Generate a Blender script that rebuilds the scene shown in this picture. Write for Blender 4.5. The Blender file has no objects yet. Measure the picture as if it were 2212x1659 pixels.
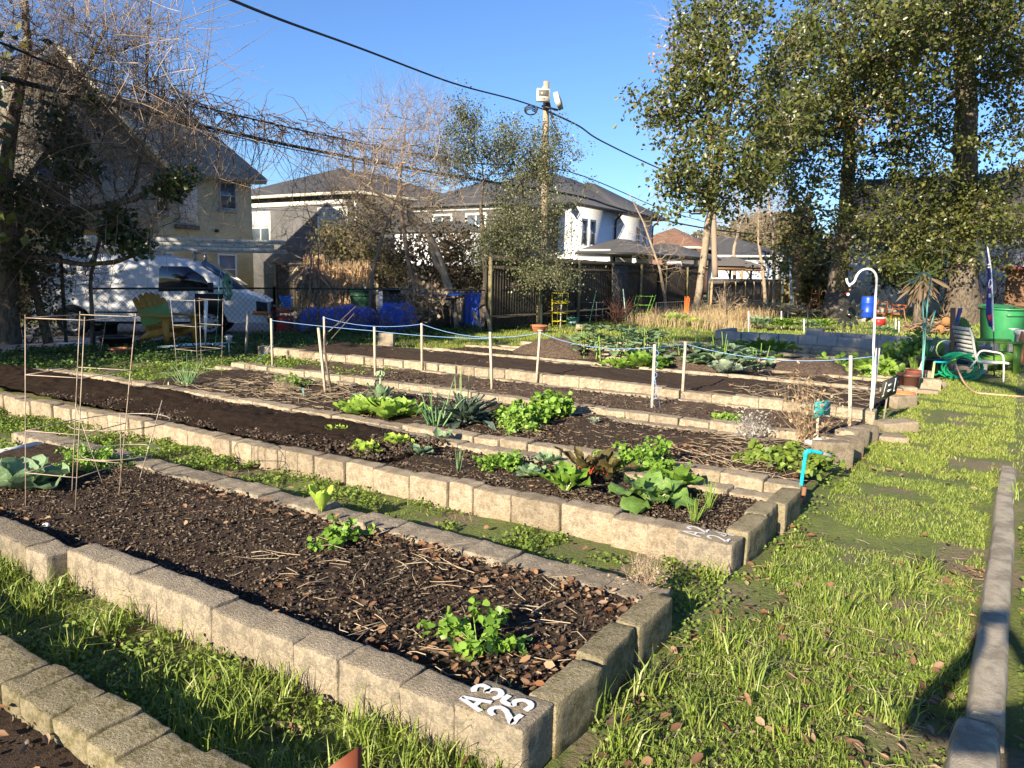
import bpy, math, random
import numpy as np
from mathutils import Vector, Matrix
# ------------------------------------------------------------------ camera
scene = bpy.context.scene
COL = scene.collection
REFW, FOC, CX, CY, EYE = 2212.0, 1661.0, 1106.0, 829.5, 1.6
PITCH, ROLL = math.radians(8.2), math.radians(1.15)
_cp, _sp, _c, _s = math.cos(PITCH), math.sin(PITCH), math.cos(ROLL), math.sin(ROLL)
FWD = np.array([0, _cp, -_sp]); _up = np.array([0, _sp, _cp]); _rt = np.array([1., 0, 0])
RT = _c*_rt + _s*_up; UP = -_s*_rt + _c*_up
cd = bpy.data.cameras.new('camera'); cam = bpy.data.objects.new('camera', cd); COL.objects.link(cam)
cd.sensor_width = 36; cd.lens = 36*FOC/REFW; cd.clip_start = .05; cd.clip_end = 2000
m = Matrix.Identity(4)
for i in range(3):
    m[i][0] = RT[i]; m[i][1] = UP[i]; m[i][2] = -FWD[i]
m.translation = (0, 0, EYE); cam.matrix_world = m
scene.camera = cam
# ------------------------------------------------------------------ light
SUN_EL = math.radians(21.5)
SD = np.array([.545, .838]); SD = SD/np.hypot(*SD)          # where the light travels, on the ground
world = bpy.data.worlds.new("World"); scene.world = world; world.use_nodes = True
wn = world.node_tree; bg = wn.nodes['Background']
sky = wn.nodes.new('ShaderNodeTexSky'); sky.sky_type = 'NISHITA'; sky.sun_disc = False
sky.sun_elevation = SUN_EL
sky.sun_rotation = math.atan2(-SD[0], -SD[1]) % (2*math.pi)
sky.air_density = 1.0; sky.dust_density = .3; sky.ozone_density = 2.2; sky.altitude = 50
tint = wn.nodes.new('ShaderNodeMix'); tint.data_type = 'RGBA'; tint.blend_type = 'MULTIPLY'; tint.inputs[0].default_value = 1
wn.links.new(sky.outputs[0], tint.inputs[6]); tint.inputs[7].default_value = (.64, .86, 1.22, 1); wn.links.new(tint.outputs[2], bg.inputs[0])
bg.inputs[1].default_value = .066
sl = bpy.data.lights.new('sun', 'SUN'); sl.energy = 5.0; sl.angle = math.radians(.5); sl.color = (1, .87, .68)
so = bpy.data.objects.new('sun', sl); COL.objects.link(so)
dv = Vector((SD[0]*math.cos(SUN_EL), SD[1]*math.cos(SUN_EL), -math.sin(SUN_EL)))
so.rotation_euler = dv.to_track_quat('-Z', 'Y').to_euler(); so.location = (-10, -15, 20)
scene.view_settings.view_transform = 'Standard'; scene.view_settings.look = 'None'
scene.view_settings.exposure = 1.32; scene.view_settings.gamma = 1
scene.render.resolution_x = 1024; scene.render.resolution_y = 768
scene.render.engine = 'CYCLES'
scene.cycles.max_bounces = 6; scene.cycles.transparent_max_bounces = 8
# ------------------------------------------------------------------ pixel helpers (reference picture is 2212 wide)
def ray(x, y): return FWD + RT*(x-CX)/FOC - UP*(y-CY)/FOC
def G(x, y, z=0.):
    d = ray(x, y); t = (z-EYE)/d[2]; return np.array([d[0]*t, d[1]*t, z])
def AT(x, y, Y):
    d = ray(x, y); t = Y/d[1]; return np.array([0, 0, EYE]) + d*t
AV = np.array([.838, -.546]); BV = np.array([.546, .838])
AV = AV/np.hypot(*AV); BV = np.array([-AV[1], AV[0]])
def ST(s, t, z=0.): p = AV*s + BV*t; return np.array([p[0], p[1], z])
def toST(p): p = np.asarray(p)[:2]; return float(p@AV), float(p@BV)
GANG = math.atan2(AV[1], AV[0])                             # heading of the garden rows
# ------------------------------------------------------------------ noise
def _h(ix, iy, seed):
    n = (ix.astype(np.int64)*374761393 + iy.astype(np.int64)*668265263 + seed*1442695041) & 0x7fffffff
    n = (n ^ (n >> 13))*1274126177 & 0x7fffffff
    return ((n ^ (n >> 16)) & 0xffff)/65535.0
def vnoise(x, y, seed=0):
    x = np.asarray(x, float); y = np.asarray(y, float)
    ix, iy = np.floor(x), np.floor(y); fx, fy = x-ix, y-iy
    fx = fx*fx*(3-2*fx); fy = fy*fy*(3-2*fy)
    a = _h(ix, iy, seed); b = _h(ix+1, iy, seed); c = _h(ix, iy+1, seed); d = _h(ix+1, iy+1, seed)
    return (a*(1-fx)+b*fx)*(1-fy) + (c*(1-fx)+d*fx)*fy
def fbm(x, y, seed=0, oct=4):
    v, amp, tot = 0, 1., 0
    for o in range(oct):
        v = v + amp*vnoise(np.asarray(x)*2**o, np.asarray(y)*2**o, seed+o*17); tot += amp; amp *= .5
    return v/tot
# ------------------------------------------------------------------ mesh collector
class MB:
    def __init__(s): s.v = []; s.f = []; s.n = 0; s.mi = []
    def add(s, V, F, mi=0):
        V = np.asarray(V, float).reshape(-1, 3); F = np.asarray(F, np.int64)
        if F.ndim == 1: F = F.reshape(1, -1)
        s.v.append(V); s.f.append(F + s.n); s.mi.append(np.full(len(F), mi)); s.n += len(V); return s
    def box(s, c, size, rz=0., R=None, mi=0):
        h = np.array(size)/2.
        V = np.array([[x, y, z] for x in (-1, 1) for y in (-1, 1) for z in (-1, 1)])*h
        if R is None:
            cr, sr = math.cos(rz), math.sin(rz); R = np.array([[cr, -sr, 0], [sr, cr, 0], [0, 0, 1]])
        V = V@np.array(R).T + np.array(c)
        return s.add(V, [[0, 1, 3, 2], [4, 6, 7, 5], [0, 4, 5, 1], [2, 3, 7, 6], [0, 2, 6, 4], [1, 5, 7, 3]], mi)
    def beam(s, p, q, w, h=None, mi=0):                       # box from p to q, w wide, h high
        p, q = np.array(p, float), np.array(q, float); h = w if h is None else h
        d = q-p; L = np.linalg.norm(d); x = d/L
        z = np.array([0, 0, 1.]) if abs(x[2]) < .95 else np.array([AV[0], AV[1], 0])
        y = np.cross(z, x); y /= np.linalg.norm(y); z = np.cross(x, y)
        return s.box((p+q)/2, (L, w, h), R=np.array([x, y, z]).T, mi=mi)
    def tube(s, pts, r, n=8, caps=True, mi=0):
        pts = np.asarray(pts, float); k = len(pts); r = np.broadcast_to(np.asarray(r, float), (k,))
        T = np.gradient(pts, axis=0); T /= (np.linalg.norm(T, axis=1, keepdims=True)+1e-9)
        ref = np.array([0, 0, 1.]) if abs(T[0][2]) < .9 else np.array([1., 0, 0])
        N = np.cross(T[0], ref); N /= np.linalg.norm(N); V = []
        a = np.arange(n)*2*math.pi/n
        for i in range(k):
            N = N - T[i]*N.dot(T[i]); N /= np.linalg.norm(N)+1e-9; Bn = np.cross(T[i], N)
            V.append(pts[i] + r[i]*(np.cos(a)[:, None]*N + np.sin(a)[:, None]*Bn))
        V = np.concatenate(V); i, j = np.meshgrid(np.arange(k-1), np.arange(n), indexing='ij'); i = i.ravel(); j = j.ravel(); j2 = (j+1) % n
        s.add(V, np.stack([i*n+j, i*n+j2, (i+1)*n+j2, (i+1)*n+j], 1), mi)
        if caps:
            s.v.append(np.array([pts[0], pts[-1]])); c0 = s.n; c1 = s.n+1; b0 = s.n-len(V); s.n += 2
            jj = np.arange(n); j2 = (jj+1) % n
            s.f.append(np.stack([b0+j2, b0+jj, np.full(n, c0)], 1)); s.mi.append(np.full(n, mi))
            e = b0+(k-1)*n; s.f.append(np.stack([e+jj, e+j2, np.full(n, c1)], 1)); s.mi.append(np.full(n, mi))
        return s
    def sticks(s, P, Q, r0, r1, n=4, mi=0):                   # many tapered sticks at once
        P, Q = np.asarray(P, float), np.asarray(Q, float); K = len(P)
        if K == 0: return s
        r0 = np.broadcast_to(r0, (K,)); r1 = np.broadcast_to(r1, (K,))
        T = Q-P; T = T/(np.linalg.norm(T, axis=1, keepdims=True)+1e-9)
        ref = np.where(np.abs(T[:, 2:3]) < .9, np.array([[0, 0, 1.]]), np.array([[1., 0, 0]]))
        N = np.cross(T, ref); N /= np.linalg.norm(N, axis=1, keepdims=True)+1e-9; Bn = np.cross(T, N)
        a = np.arange(n)*2*math.pi/n; ca, sa = np.cos(a)[None, :, None], np.sin(a)[None, :, None]
        ring = N[:, None]*ca + Bn[:, None]*sa
        V = np.concatenate([P[:, None]+ring*r0[:, None, None], Q[:, None]+ring*r1[:, None, None]], 1).reshape(-1, 3)
        b = (np.arange(K)*2*n)[:, None]; j = np.arange(n)[None]; j2 = (j+1) % n
        F = np.stack([b+j, b+j2, b+n+j2, b+n+j], 2).reshape(-1, 4)
        return s.add(V, F, mi)
    def lathe(s, prof, c=(0, 0, 0), n=16, mi=0, sx=1, sy=1):
        a = np.arange(n)*2*math.pi/n; V = []
        for r, z in prof: V.append(np.stack([r*np.cos(a)*sx, r*np.sin(a)*sy, np.full(n, z)], 1))
        V = np.concatenate(V)+np.array(c); k = len(prof)
        i, j = np.meshgrid(np.arange(k-1), np.arange(n), indexing='ij'); i = i.ravel(); j = j.ravel(); j2 = (j+1) % n
        return s.add(V, np.stack([i*n+j, i*n+j2, (i+1)*n+j2, (i+1)*n+j], 1), mi)
    def grid(s, P, mi=0):                                     # P: (m,n,3)
        m_, n_ = P.shape[:2]; i, j = np.meshgrid(np.arange(m_-1), np.arange(n_-1), indexing='ij'); i = i.ravel(); j = j.ravel()
        return s.add(P.reshape(-1, 3), np.stack([i*n_+j, (i+1)*n_+j, (i+1)*n_+j+1, i*n_+j+1], 1), mi)
    def prism(s, poly, d, mi=0):                              # planar polygon (k,3) extruded along d
        P = np.asarray(poly, float); k = len(P); V = np.concatenate([P, P+np.asarray(d, float)])
        base = s.n; s.v.append(V); s.n += 2*k
        s.f.append(np.arange(k)[::-1].reshape(1, -1)+base); s.f.append(np.arange(k, 2*k).reshape(1, -1)+base)
        j = np.arange(k); j2 = (j+1) % k; s.f.append(np.stack([j, j2, k+j2, k+j], 1)+base)
        s.mi += [np.full(1, mi), np.full(1, mi), np.full(k, mi)]; return s
    def mesh(s, name, mats, smooth=False, origin=None):
        me = bpy.data.meshes.new(name)
        V = np.concatenate(s.v)
        if origin is not None: V = V-np.asarray(origin, float)
        tot = np.concatenate([np.full(len(f), f.shape[1]) for f in s.f]); lv = np.concatenate([f.ravel() for f in s.f])
        me.vertices.add(len(V)); me.vertices.foreach_set('co', V.ravel().astype(np.float32))
        me.loops.add(len(lv)); me.loops.foreach_set('vertex_index', lv.astype(np.int32))
        me.polygons.add(len(tot)); st = np.concatenate([[0], np.cumsum(tot)[:-1]])
        me.polygons.foreach_set('loop_start', st.astype(np.int32)); me.polygons.foreach_set('loop_total', tot.astype(np.int32))
        for m_ in (mats if isinstance(mats, (list, tuple)) else [mats]): me.materials.append(m_)
        me.polygons.foreach_set('material_index', np.concatenate(s.mi).astype(np.int32))
        if smooth: me.polygons.foreach_set('use_smooth', np.ones(len(tot), bool))
        me.update(calc_edges=True); me.validate(); return me
    def build(s, name, mats, parent=None, smooth=False, origin=None, loc=None):
        """origin: world point used as the object's origin (top-level objects)"""
        if origin is None and parent is not None and parent.get('_o') is not None: origin = list(parent['_o'])
        o = bpy.data.objects.new(name, s.mesh(name, mats, smooth, origin)); COL.objects.link(o)
        if parent is not None: o.parent = parent; o['_o'] = list(origin) if origin is not None else [0., 0, 0]
        else:
            if origin is not None: o.location = origin
            o['_o'] = [float(v) for v in (origin if origin is not None else (0, 0, 0))]
        return o
ALL_TAGS = []
def tag(o, label=None, cat=None, group=None, kind=None):
    if label: o['label'] = label
    if cat: o['category'] = cat
    if group: o['group'] = group
    if kind: o['kind'] = kind
    return o
def thing(name, label, cat, loc=(0, 0, 0), group=None):     # Empty at the base; parts are given in world coordinates
    o = bpy.data.objects.new(name, None); COL.objects.link(o); o.location = [float(v) for v in loc]
    o['_o'] = [float(v) for v in loc]; o.empty_display_size = .1
    return tag(o, label, cat, group)
def local_thing(name, label, cat, loc=(0, 0, 0), rz=0., group=None, scale=1.):   # parts are given around (0,0,0)
    o = bpy.data.objects.new(name, None); COL.objects.link(o); o['_o'] = [0., 0., 0.]
    o.location = [float(v) for v in loc]; o.rotation_euler = (0, 0, rz); o.scale = (scale,)*3
    return tag(o, label, cat, group)
def copy_tree(o, parent=None):
    c = o.copy(); COL.objects.link(c); c.parent = parent
    for ch in list(o.children): copy_tree(ch, c)
    return c
def again(o, loc, rz=0., scale=1., label=None, group=None):
    c = copy_tree(o); c.location = [float(v) for v in loc]; c.rotation_euler = (0, 0, rz)
    c.scale = (scale,)*3 if not isinstance(scale, (tuple, list)) else scale
    if label: c['label'] = label
    if group: c['group'] = group
    return c
# ------------------------------------------------------------------ materials
def _ramp(nt, cols):
    r = nt.nodes.new('ShaderNodeValToRGB'); e = r.color_ramp.elements
    while len(e) < len(cols): e.new(.5)
    for i, c in enumerate(cols):
        p, col = (c if isinstance(c[0], (float, int)) and len(c) == 2 else (i/(max(1, len(cols)-1)), c))
        e[i].position = p; e[i].color = (*col, 1)
    return r
def M(name, col, rough=.8, var=None, scale=8., det=5, bump=0., bscale=40., metal=0., spec=.3, island=False, transl=0., coord='Object', objrand=0., stretch=None, fine=None, coat=0.):
    mt = bpy.data.materials.new(name); mt.use_nodes = True; nt = mt.node_tree; b = nt.nodes['Principled BSDF']; L = nt.links.new
    b.inputs['Roughness'].default_value = rough; b.inputs['Metallic'].default_value = metal
    b.inputs['Specular IOR Level'].default_value = spec
    if coat: b.inputs['Coat Weight'].default_value = coat
    tc = nt.nodes.new('ShaderNodeTexCoord'); src = tc.outputs[coord]
    if stretch:
        mp = nt.nodes.new('ShaderNodeMapping'); mp.inputs['Scale'].default_value = stretch; L(src, mp.inputs[0]); src = mp.outputs[0]
    cols = [col] + list(var or [])
    outc = None
    if len(cols) > 1:
        if island:
            g = nt.nodes.new('ShaderNodeNewGeometry'); fac = g.outputs['Random Per Island']
        else:
            n = nt.nodes.new('ShaderNodeTexNoise'); n.inputs['Scale'].default_value = scale; n.inputs['Detail'].default_value = det
            n.inputs['Roughness'].default_value = .65; L(src, n.inputs['Vector'])
            mr = nt.nodes.new('ShaderNodeMapRange'); mr.inputs[1].default_value = .3; mr.inputs[2].default_value = .7; L(n.outputs[0], mr.inputs[0]); fac = mr.outputs[0]
        r = _ramp(nt, cols); L(fac, r.inputs[0]); outc = r.outputs[0]
    else:
        rgb = nt.nodes.new('ShaderNodeRGB'); rgb.outputs[0].default_value = (*col, 1); outc = rgb.outputs[0]
    if fine:                                                   # (scale, strength): fine grain
        n2 = nt.nodes.new('ShaderNodeTexNoise'); n2.inputs['Scale'].default_value = fine[0]; n2.inputs['Detail'].default_value = 6; n2.inputs['Roughness'].default_value = .8
        L(src, n2.inputs['Vector'])
        m2 = nt.nodes.new('ShaderNodeMapRange'); m2.inputs[1].default_value = .3; m2.inputs[2].default_value = .7; m2.inputs[3].default_value = 1-fine[1]; m2.inputs[4].default_value = 1+fine[1]
        L(n2.outputs[0], m2.inputs[0]); mx = nt.nodes.new('ShaderNodeVectorMath'); mx.operation = 'SCALE'; L(outc, mx.inputs[0]); L(m2.outputs[0], mx.inputs['Scale']); outc = mx.outputs[0]
    if objrand:
        oi = nt.nodes.new('ShaderNodeObjectInfo'); m3 = nt.nodes.new('ShaderNodeMapRange'); m3.inputs[3].default_value = 1-objrand; m3.inputs[4].default_value = 1+objrand
        L(oi.outputs['Random'], m3.inputs[0]); mx = nt.nodes.new('ShaderNodeVectorMath'); mx.operation = 'SCALE'; L(outc, mx.inputs[0]); L(m3.outputs[0], mx.inputs['Scale']); outc = mx.outputs[0]
    L(outc, b.inputs['Base Color'])
    if bump:
        n = nt.nodes.new('ShaderNodeTexNoise'); n.inputs['Scale'].default_value = bscale; n.inputs['Detail'].default_value = 6; n.inputs['Roughness'].default_value = .7; L(src, n.inputs['Vector'])
        bp = nt.nodes.new('ShaderNodeBump'); bp.inputs['Strength'].default_value = bump; bp.inputs['Distance'].default_value = .02
        L(n.outputs[0], bp.inputs['Height']); L(bp.outputs[0], b.inputs['Normal'])
    if transl:
        out = nt.nodes['Material Output']; tr = nt.nodes.new('ShaderNodeBsdfTranslucent'); ms = nt.nodes.new('ShaderNodeMixShader')
        L(outc, tr.inputs[0]); ms.inputs[0].default_value = transl; L(b.outputs[0], ms.inputs[1]); L(tr.outputs[0], ms.inputs[2]); L(ms.outputs[0], out.inputs[0])
    return mt
def MLAP(name, col, col2, period, depth=.6, axis='Z', rough=.8, var=.15, bump=.5, objspace=True, extra=None):
    """clapboard / shingle / board courses: a saw profile along one axis"""
    mt = M(name, col, rough, var=[col2], scale=1.2, bump=0); nt = mt.node_tree; L = nt.links.new; b = nt.nodes['Principled BSDF']
    tc = nt.nodes.new('ShaderNodeTexCoord'); sp = nt.nodes.new('ShaderNodeSeparateXYZ'); L(tc.outputs['Object'], sp.inputs[0])
    mth = nt.nodes.new('ShaderNodeMath'); mth.operation = 'DIVIDE'; L(sp.outputs[axis], mth.inputs[0]); mth.inputs[1].default_value = period
    fr = nt.nodes.new('ShaderNodeMath'); fr.operation = 'FRACT'; L(mth.outputs[0], fr.inputs[0])
    inv = nt.nodes.new('ShaderNodeMath'); inv.operation = 'SUBTRACT'; inv.inputs[0].default_value = 1; L(fr.outputs[0], inv.inputs[1])
    bp = nt.nodes.new('ShaderNodeBump'); bp.inputs['Strength'].default_value = bump; bp.inputs['Distance'].default_value = .02; L(inv.outputs[0], bp.inputs['Height']); L(bp.outputs[0], b.inputs['Normal'])
    return mt
def MBRICK(name, c1, c2, mortar, scale=1., rough=.85, w=.22, h=.075, plane='xz', bump=.6):
    mt = M(name, c1, rough); nt = mt.node_tree; L = nt.links.new; b = nt.nodes['Principled BSDF']
    tc = nt.nodes.new('ShaderNodeTexCoord'); sp = nt.nodes.new('ShaderNodeSeparateXYZ'); cb = nt.nodes.new('ShaderNodeCombineXYZ'); L(tc.outputs['Object'], sp.inputs[0])
    # run the courses along whichever horizontal direction the wall has: x+y keeps both faces of a corner bricked
    add = nt.nodes.new('ShaderNodeMath'); add.operation = 'ADD'; L(sp.outputs['X'], add.inputs[0]); L(sp.outputs['Y'], add.inputs[1])
    L(add.outputs[0], cb.inputs[0]); L(sp.outputs['Z'], cb.inputs[1])
    br = nt.nodes.new('ShaderNodeTexBrick'); L(cb.outputs[0], br.inputs['Vector']); br.inputs['Scale'].default_value = 1
    br.inputs['Color1'].default_value = (*c1, 1); br.inputs['Color2'].default_value = (*c2, 1); br.inputs['Mortar'].default_value = (*mortar, 1)
    br.inputs['Brick Width'].default_value = w; br.inputs['Row Height'].default_value = h; br.inputs['Mortar Size'].default_value = .008; br.inputs['Mortar Smooth'].default_value = .3
    n = nt.nodes.new('ShaderNodeTexNoise'); n.inputs['Scale'].default_value = 1.5; n.inputs['Detail'].default_value = 6; L(tc.outputs['Object'], n.inputs[0])
    m2 = nt.nodes.new('ShaderNodeMapRange'); m2.inputs[1].default_value = .3; m2.inputs[2].default_value = .7; m2.inputs[3].default_value = .8; m2.inputs[4].default_value = 1.12; L(n.outputs[0], m2.inputs[0])
    mx = nt.nodes.new('ShaderNodeVectorMath'); mx.operation = 'SCALE'; L(br.outputs['Color'], mx.inputs[0]); L(m2.outputs[0], mx.inputs['Scale']); L(mx.outputs[0], b.inputs['Base Color'])
    bp = nt.nodes.new('ShaderNodeBump'); bp.inputs['Strength'].default_value = bump; bp.inputs['Distance'].default_value = .01; bp.invert = True; L(br.outputs['Fac'], bp.inputs['Height']); L(bp.outputs[0], b.inputs['Normal'])
    return mt
# ================================================================== SETTING
# beds: (t of the front face, t of the back row's outer face, z top front, z top back)
S_END = -1.13                                              # right ends of all the beds
S_LEFT = -11.6
BEDS = [(-.45, 1.30), (1.86, 3.33), (4.0, 5.25), (5.50, 7.42), (7.55, 9.2), (9.27, 11.3), (11.5, 12.95), (13.15, 14.5), (14.7, 16.1)]
def ground_z(x, y):
    x = np.asarray(x, float); y = np.asarray(y, float); s = x*AV[0]+y*AV[1]; t = x*BV[0]+y*BV[1]
    z = (fbm(x*1.1, y*1.1, 3, 4)-.5)*.05
    drop = np.clip((-s-14.2)/2.5, 0, 1); z = z - .22*drop*drop*(3-2*drop)
    return z
def ground_sheet():
    # fine near the camera, coarse to the horizon
    a = np.concatenate([-np.geomspace(600, 14, 40), np.arange(-13.8, 13.8, .09), np.geomspace(14, 600, 40)])
    bb = np.concatenate([-np.geomspace(120, 3.1, 14), np.arange(-3, 24, .09), np.geomspace(24.2, 1500, 60)])
    X, Y = np.meshgrid(a, bb, indexing='ij')
    Z = ground_z(X, Y)+(fbm(X*6, Y*6, 9, 3)-.5)*.03*(np.abs(X) < 13.9)
    far = np.clip((np.hypot(X, Y)-60)/60, 0, 1); Z = Z*(1-far) - .3*far
    return MB().grid(np.stack([X, Y, Z], 2))
m_ground = M('ground_dirt_grass', (.17, .14, .07), .95, var=[(.20, .155, .10), (.12, .15, .04), (.16, .19, .045), (.17, .13, .08)], scale=1.6, det=8, bump=1., bscale=35, fine=(60, .35))
gr = ground_sheet().build('ground', m_ground, smooth=True); tag(gr, kind='structure')
# driveway behind the chain link fence, where the van stands
m_drive = M('driveway', (.30, .27, .23), .9, var=[(.22, .20, .17), (.36, .33, .28)], scale=1.3, bump=.3, fine=(70, .2))
dr = MB(); xs = np.linspace(-24.5, -16.4, 30); ts = np.linspace(1, 24, 60); Xs, Ts = np.meshgrid(xs, ts, indexing='ij')
P = Xs[..., None]*AV + Ts[..., None]*BV; Zd = np.full(Xs.shape, -.16)
dr.grid(np.dstack([P, Zd])); o = dr.build('driveway', m_drive); tag(o, kind='structure')

# ---- soil inside the beds
def soil_grid(t0, t1, s0, s1, z0, res, bumps, seed, extra=None):
    n = max(2, int((s1-s0)/res)); k = max(2, int((t1-t0)/res))
    S, T = np.meshgrid(np.linspace(s0, s1, n), np.linspace(t0, t1, k), indexing='ij')
    Z = z0 + (fbm(S*2.2, T*2.2, seed, 3)-.5)*bumps*1.6 + (fbm(S*14, T*14, seed+5, 4)-.5)*bumps + (np.abs(fbm(S*34, T*34, seed+9, 3)-.5))*bumps*.7
    if extra is not None: Z = Z+extra(S, T)
    P = S[..., None]*AV + T[..., None]*BV
    return MB().grid(np.dstack([P, Z]))
m_soil_dark = M('soil_dark_compost', (.022, .014, .009), .95, var=[(.04, .026, .017), (.03, .019, .012), (.055, .038, .026)], scale=22, bump=1., bscale=120, spec=.1)
m_soil_mulch = M('soil_mulch', (.05, .034, .023), .95, var=[(.026, .018, .013), (.09, .062, .043), (.06, .042, .029), (.15, .115, .09)], scale=55, det=8, bump=1., bscale=160, spec=.15)
m_soil_dry = M('soil_dry', (.12, .085, .06), .95, var=[(.16, .115, .082), (.085, .058, .04), (.14, .10, .07)], scale=14, det=8, bump=1., bscale=120, spec=.1)
soils = []
soils.append((soil_grid(-.3, 1.16, -6, -1.3, .10, .03, .03, 1), m_soil_mulch))
soils.append((soil_grid(2.0, 3.16, -6.6, -1.27, .115, .018, .035, 2), m_soil_mulch))
# bed two: fresh dark compost on the left, older brown soil on the right
heap = lambda S, T: .05*np.clip((-3.9-S)/1.0, 0, 1) + .05*np.exp(-((T-4.75)/.4)**2)*np.clip((-3.9-S)/1.0, 0, 1)
soils.append((soil_grid(4.14, 5.1, S_LEFT+.2, -3.9, .12, .022, .045, 3, heap), m_soil_dark))
soils.append((soil_grid(4.17, 5.1, -3.93, -1.26, .125, .02, .035, 4), M('soil_brown', (.06, .042, .029), .95, var=[(.035, .024, .016), (.09, .064, .045), (.05, .035, .024)], scale=40, det=8, bump=1., bscale=150, spec=.1)))
soils.append((soil_grid(5.62, 7.28, S_LEFT+2, -1.26, .09, .03, .04, 5), m_soil_mulch))
soils.append((soil_grid(7.7, 9.08, S_LEFT+2, -1.26, .07, .035, .035, 6), m_soil_dry))
soils.append((soil_grid(9.42, 11.18, S_LEFT+.2, -1.26, .13, .04, .04, 7), m_soil_mulch))
soils.append((soil_grid(11.6, 12.85, -9.5, -1.26, .06, .05, .035, 8), m_soil_mulch))
soils.append((soil_grid(13.3, 14.4, -8.8, -1.26, .05, .05, .035, 9), m_soil_dry))
soils.append((soil_grid(14.85, 16.0, -7.8, -1.26, .05, .06, .035, 10), m_soil_dark))
for k, (mb, mt) in enumerate(soils):
    tag(mb.build('soil', mt, smooth=False), kind='structure')
# heaps of soil are things one could shovel away
def mound(s, t, rs, rt, h, seed, label, mat):
    n = 48; u = np.linspace(-1, 1, n); U, V = np.meshgrid(u, u, indexing='ij'); R = np.hypot(U, V)
    Z = h*np.clip(1-R**1.6, 0, 1)*(1+.35*(fbm(U*4, V*4, seed)-.5)) + (fbm(U*16, V*16, seed+3, 3)-.5)*.06*(R < .98)
    Pt = (s+U*rs)[..., None]*AV + (t+V*rt)[..., None]*BV
    o = MB().grid(np.dstack([Pt, Z+.03])).build('soil_mound', mat, smooth=False, origin=ST(s, t)); tag(o, label, 'soil mound', 'mounds of soil in the beds')
m_mound = M('mound_soil', (.09, .06, .042), .95, var=[(.06, .04, .028), (.14, .1, .07), (.05, .034, .024)], scale=30, det=8, bump=1., bscale=90)
def PXC(x, y): return (1097.2+x*.29767, 603.5+y*.29767)   # crop coordinates used while measuring
p = toST(G(*PXC(340, 570))); mound(p[0], p[1], 1.0, .5, .36, 1, 'brown soil mound behind the string line, farthest left of the heaps', m_mound)
p = toST(G(*PXC(1310, 655))); mound(p[0], p[1], 1.25, .55, .34, 2, 'broad brown soil mound between two stakes, beside the blue-green cabbage', m_mound)
p = toST(G(1755, 815)); mound(p[0], p[1], .95, .5, .30, 3, 'soil mound near the white hooked pole, at the right end of its bed', m_mound)

# ---- concrete blocks: rows of loose blocks, each a thing of its own
m_block = M('block_concrete', (.36, .29, .20), .92, var=[(.27, .215, .145), (.40, .33, .235), (.33, .26, .17), (.42, .36, .27)], scale=7, det=10, bump=.9, bscale=90, objrand=.2, fine=(75, .38), spec=.12)
m_block_old = M('block_weathered', (.31, .26, .185), .93, var=[(.23, .195, .145), (.36, .30, .215), (.28, .23, .155), (.36, .32, .25)], scale=9, det=10, bump=.9, bscale=90, objrand=.18, fine=(80, .4), spec=.12)
m_block_moss = M('block_mossy', (.27, .225, .13), .95, var=[(.18, .155, .075), (.33, .28, .18), (.22, .19, .10), (.30, .26, .17)], scale=9, det=10, bump=.9, bscale=90, objrand=.14, fine=(80, .4), spec=.1)
def block_mesh(name, L, D, H, seed, mat, cuts=9):
    """rough-edged block, origin at the middle of its base, long side along x. Top and sides are one displaced shell."""
    r = np.random.RandomState(seed); b = .010
    def axis(h, n): return np.concatenate([[-h, -h+b], np.linspace(-h+b, h-b, n)[1:-1], [h-b, h]])
    ax, ay, az = axis(L/2, 9), axis(D/2, 6), axis(H/2, 5)
    mb = MB(); faces = []
    def face(u, v, w, a, bb, cc, flip):
        U, V = np.meshgrid(u, v, indexing='ij'); P = np.zeros(U.shape+(3,)); P[..., a] = U; P[..., bb] = V; P[..., cc] = w
        if flip: P = P[::-1]
        mb.grid(P)
    face(ax, ay, H/2, 0, 1, 2, False); face(ax, ay, -H/2, 0, 1, 2, True)
    face(ax, az, -D/2, 0, 2, 1, False); face(ax, az, D/2, 0, 2, 1, True)
    face(ay, az, L/2, 1, 2, 0, False); face(ay, az, -L/2, 1, 2, 0, True)
    V = np.concatenate(mb.v); h = np.array([L, D, H])/2
    # round the edges: clamp to inner box and push out by b
    inner = np.clip(V, -(h-b), h-b); d = V-inner; n = np.linalg.norm(d, axis=1, keepdims=True); V = inner + np.where(n > 1e-9, d/np.maximum(n, 1e-9)*b, 0)
    edge = (np.abs(np.abs(V)-h) < .012).sum(1) >= 2
    k = r.rand()*50
    N = np.stack([fbm(V[:, 1]*22+k, V[:, 2]*22+V[:, 0]*17, seed, 2)-.5, fbm(V[:, 0]*22+k, V[:, 2]*22+7+V[:, 1]*13, seed+1, 2)-.5, fbm(V[:, 0]*22+k+3, V[:, 1]*22+9+V[:, 2]*15, seed+2, 2)-.5], 1)
    V = V + N*.004 + N*np.where(edge, .012, 0)[:, None]*np.array([.5, .5, 1])
    V[:, 2] += H/2
    mb.v = [V]
    me = mb.mesh(name, mat, smooth=False); return me
BL = {}
def get_block(L, D, H, mat, rnd):
    key = (round(L/.02), round(D, 2), round(H, 2), mat.name, rnd % 3)
    if key not in BL: BL[key] = block_mesh('concrete_block', round(L/.02)*.02-.004, D, H, hash(key[:3]) % 900 + key[4]*31, mat)
    return BL[key]
BLOCKS = []
rb = random.Random(4)
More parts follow.
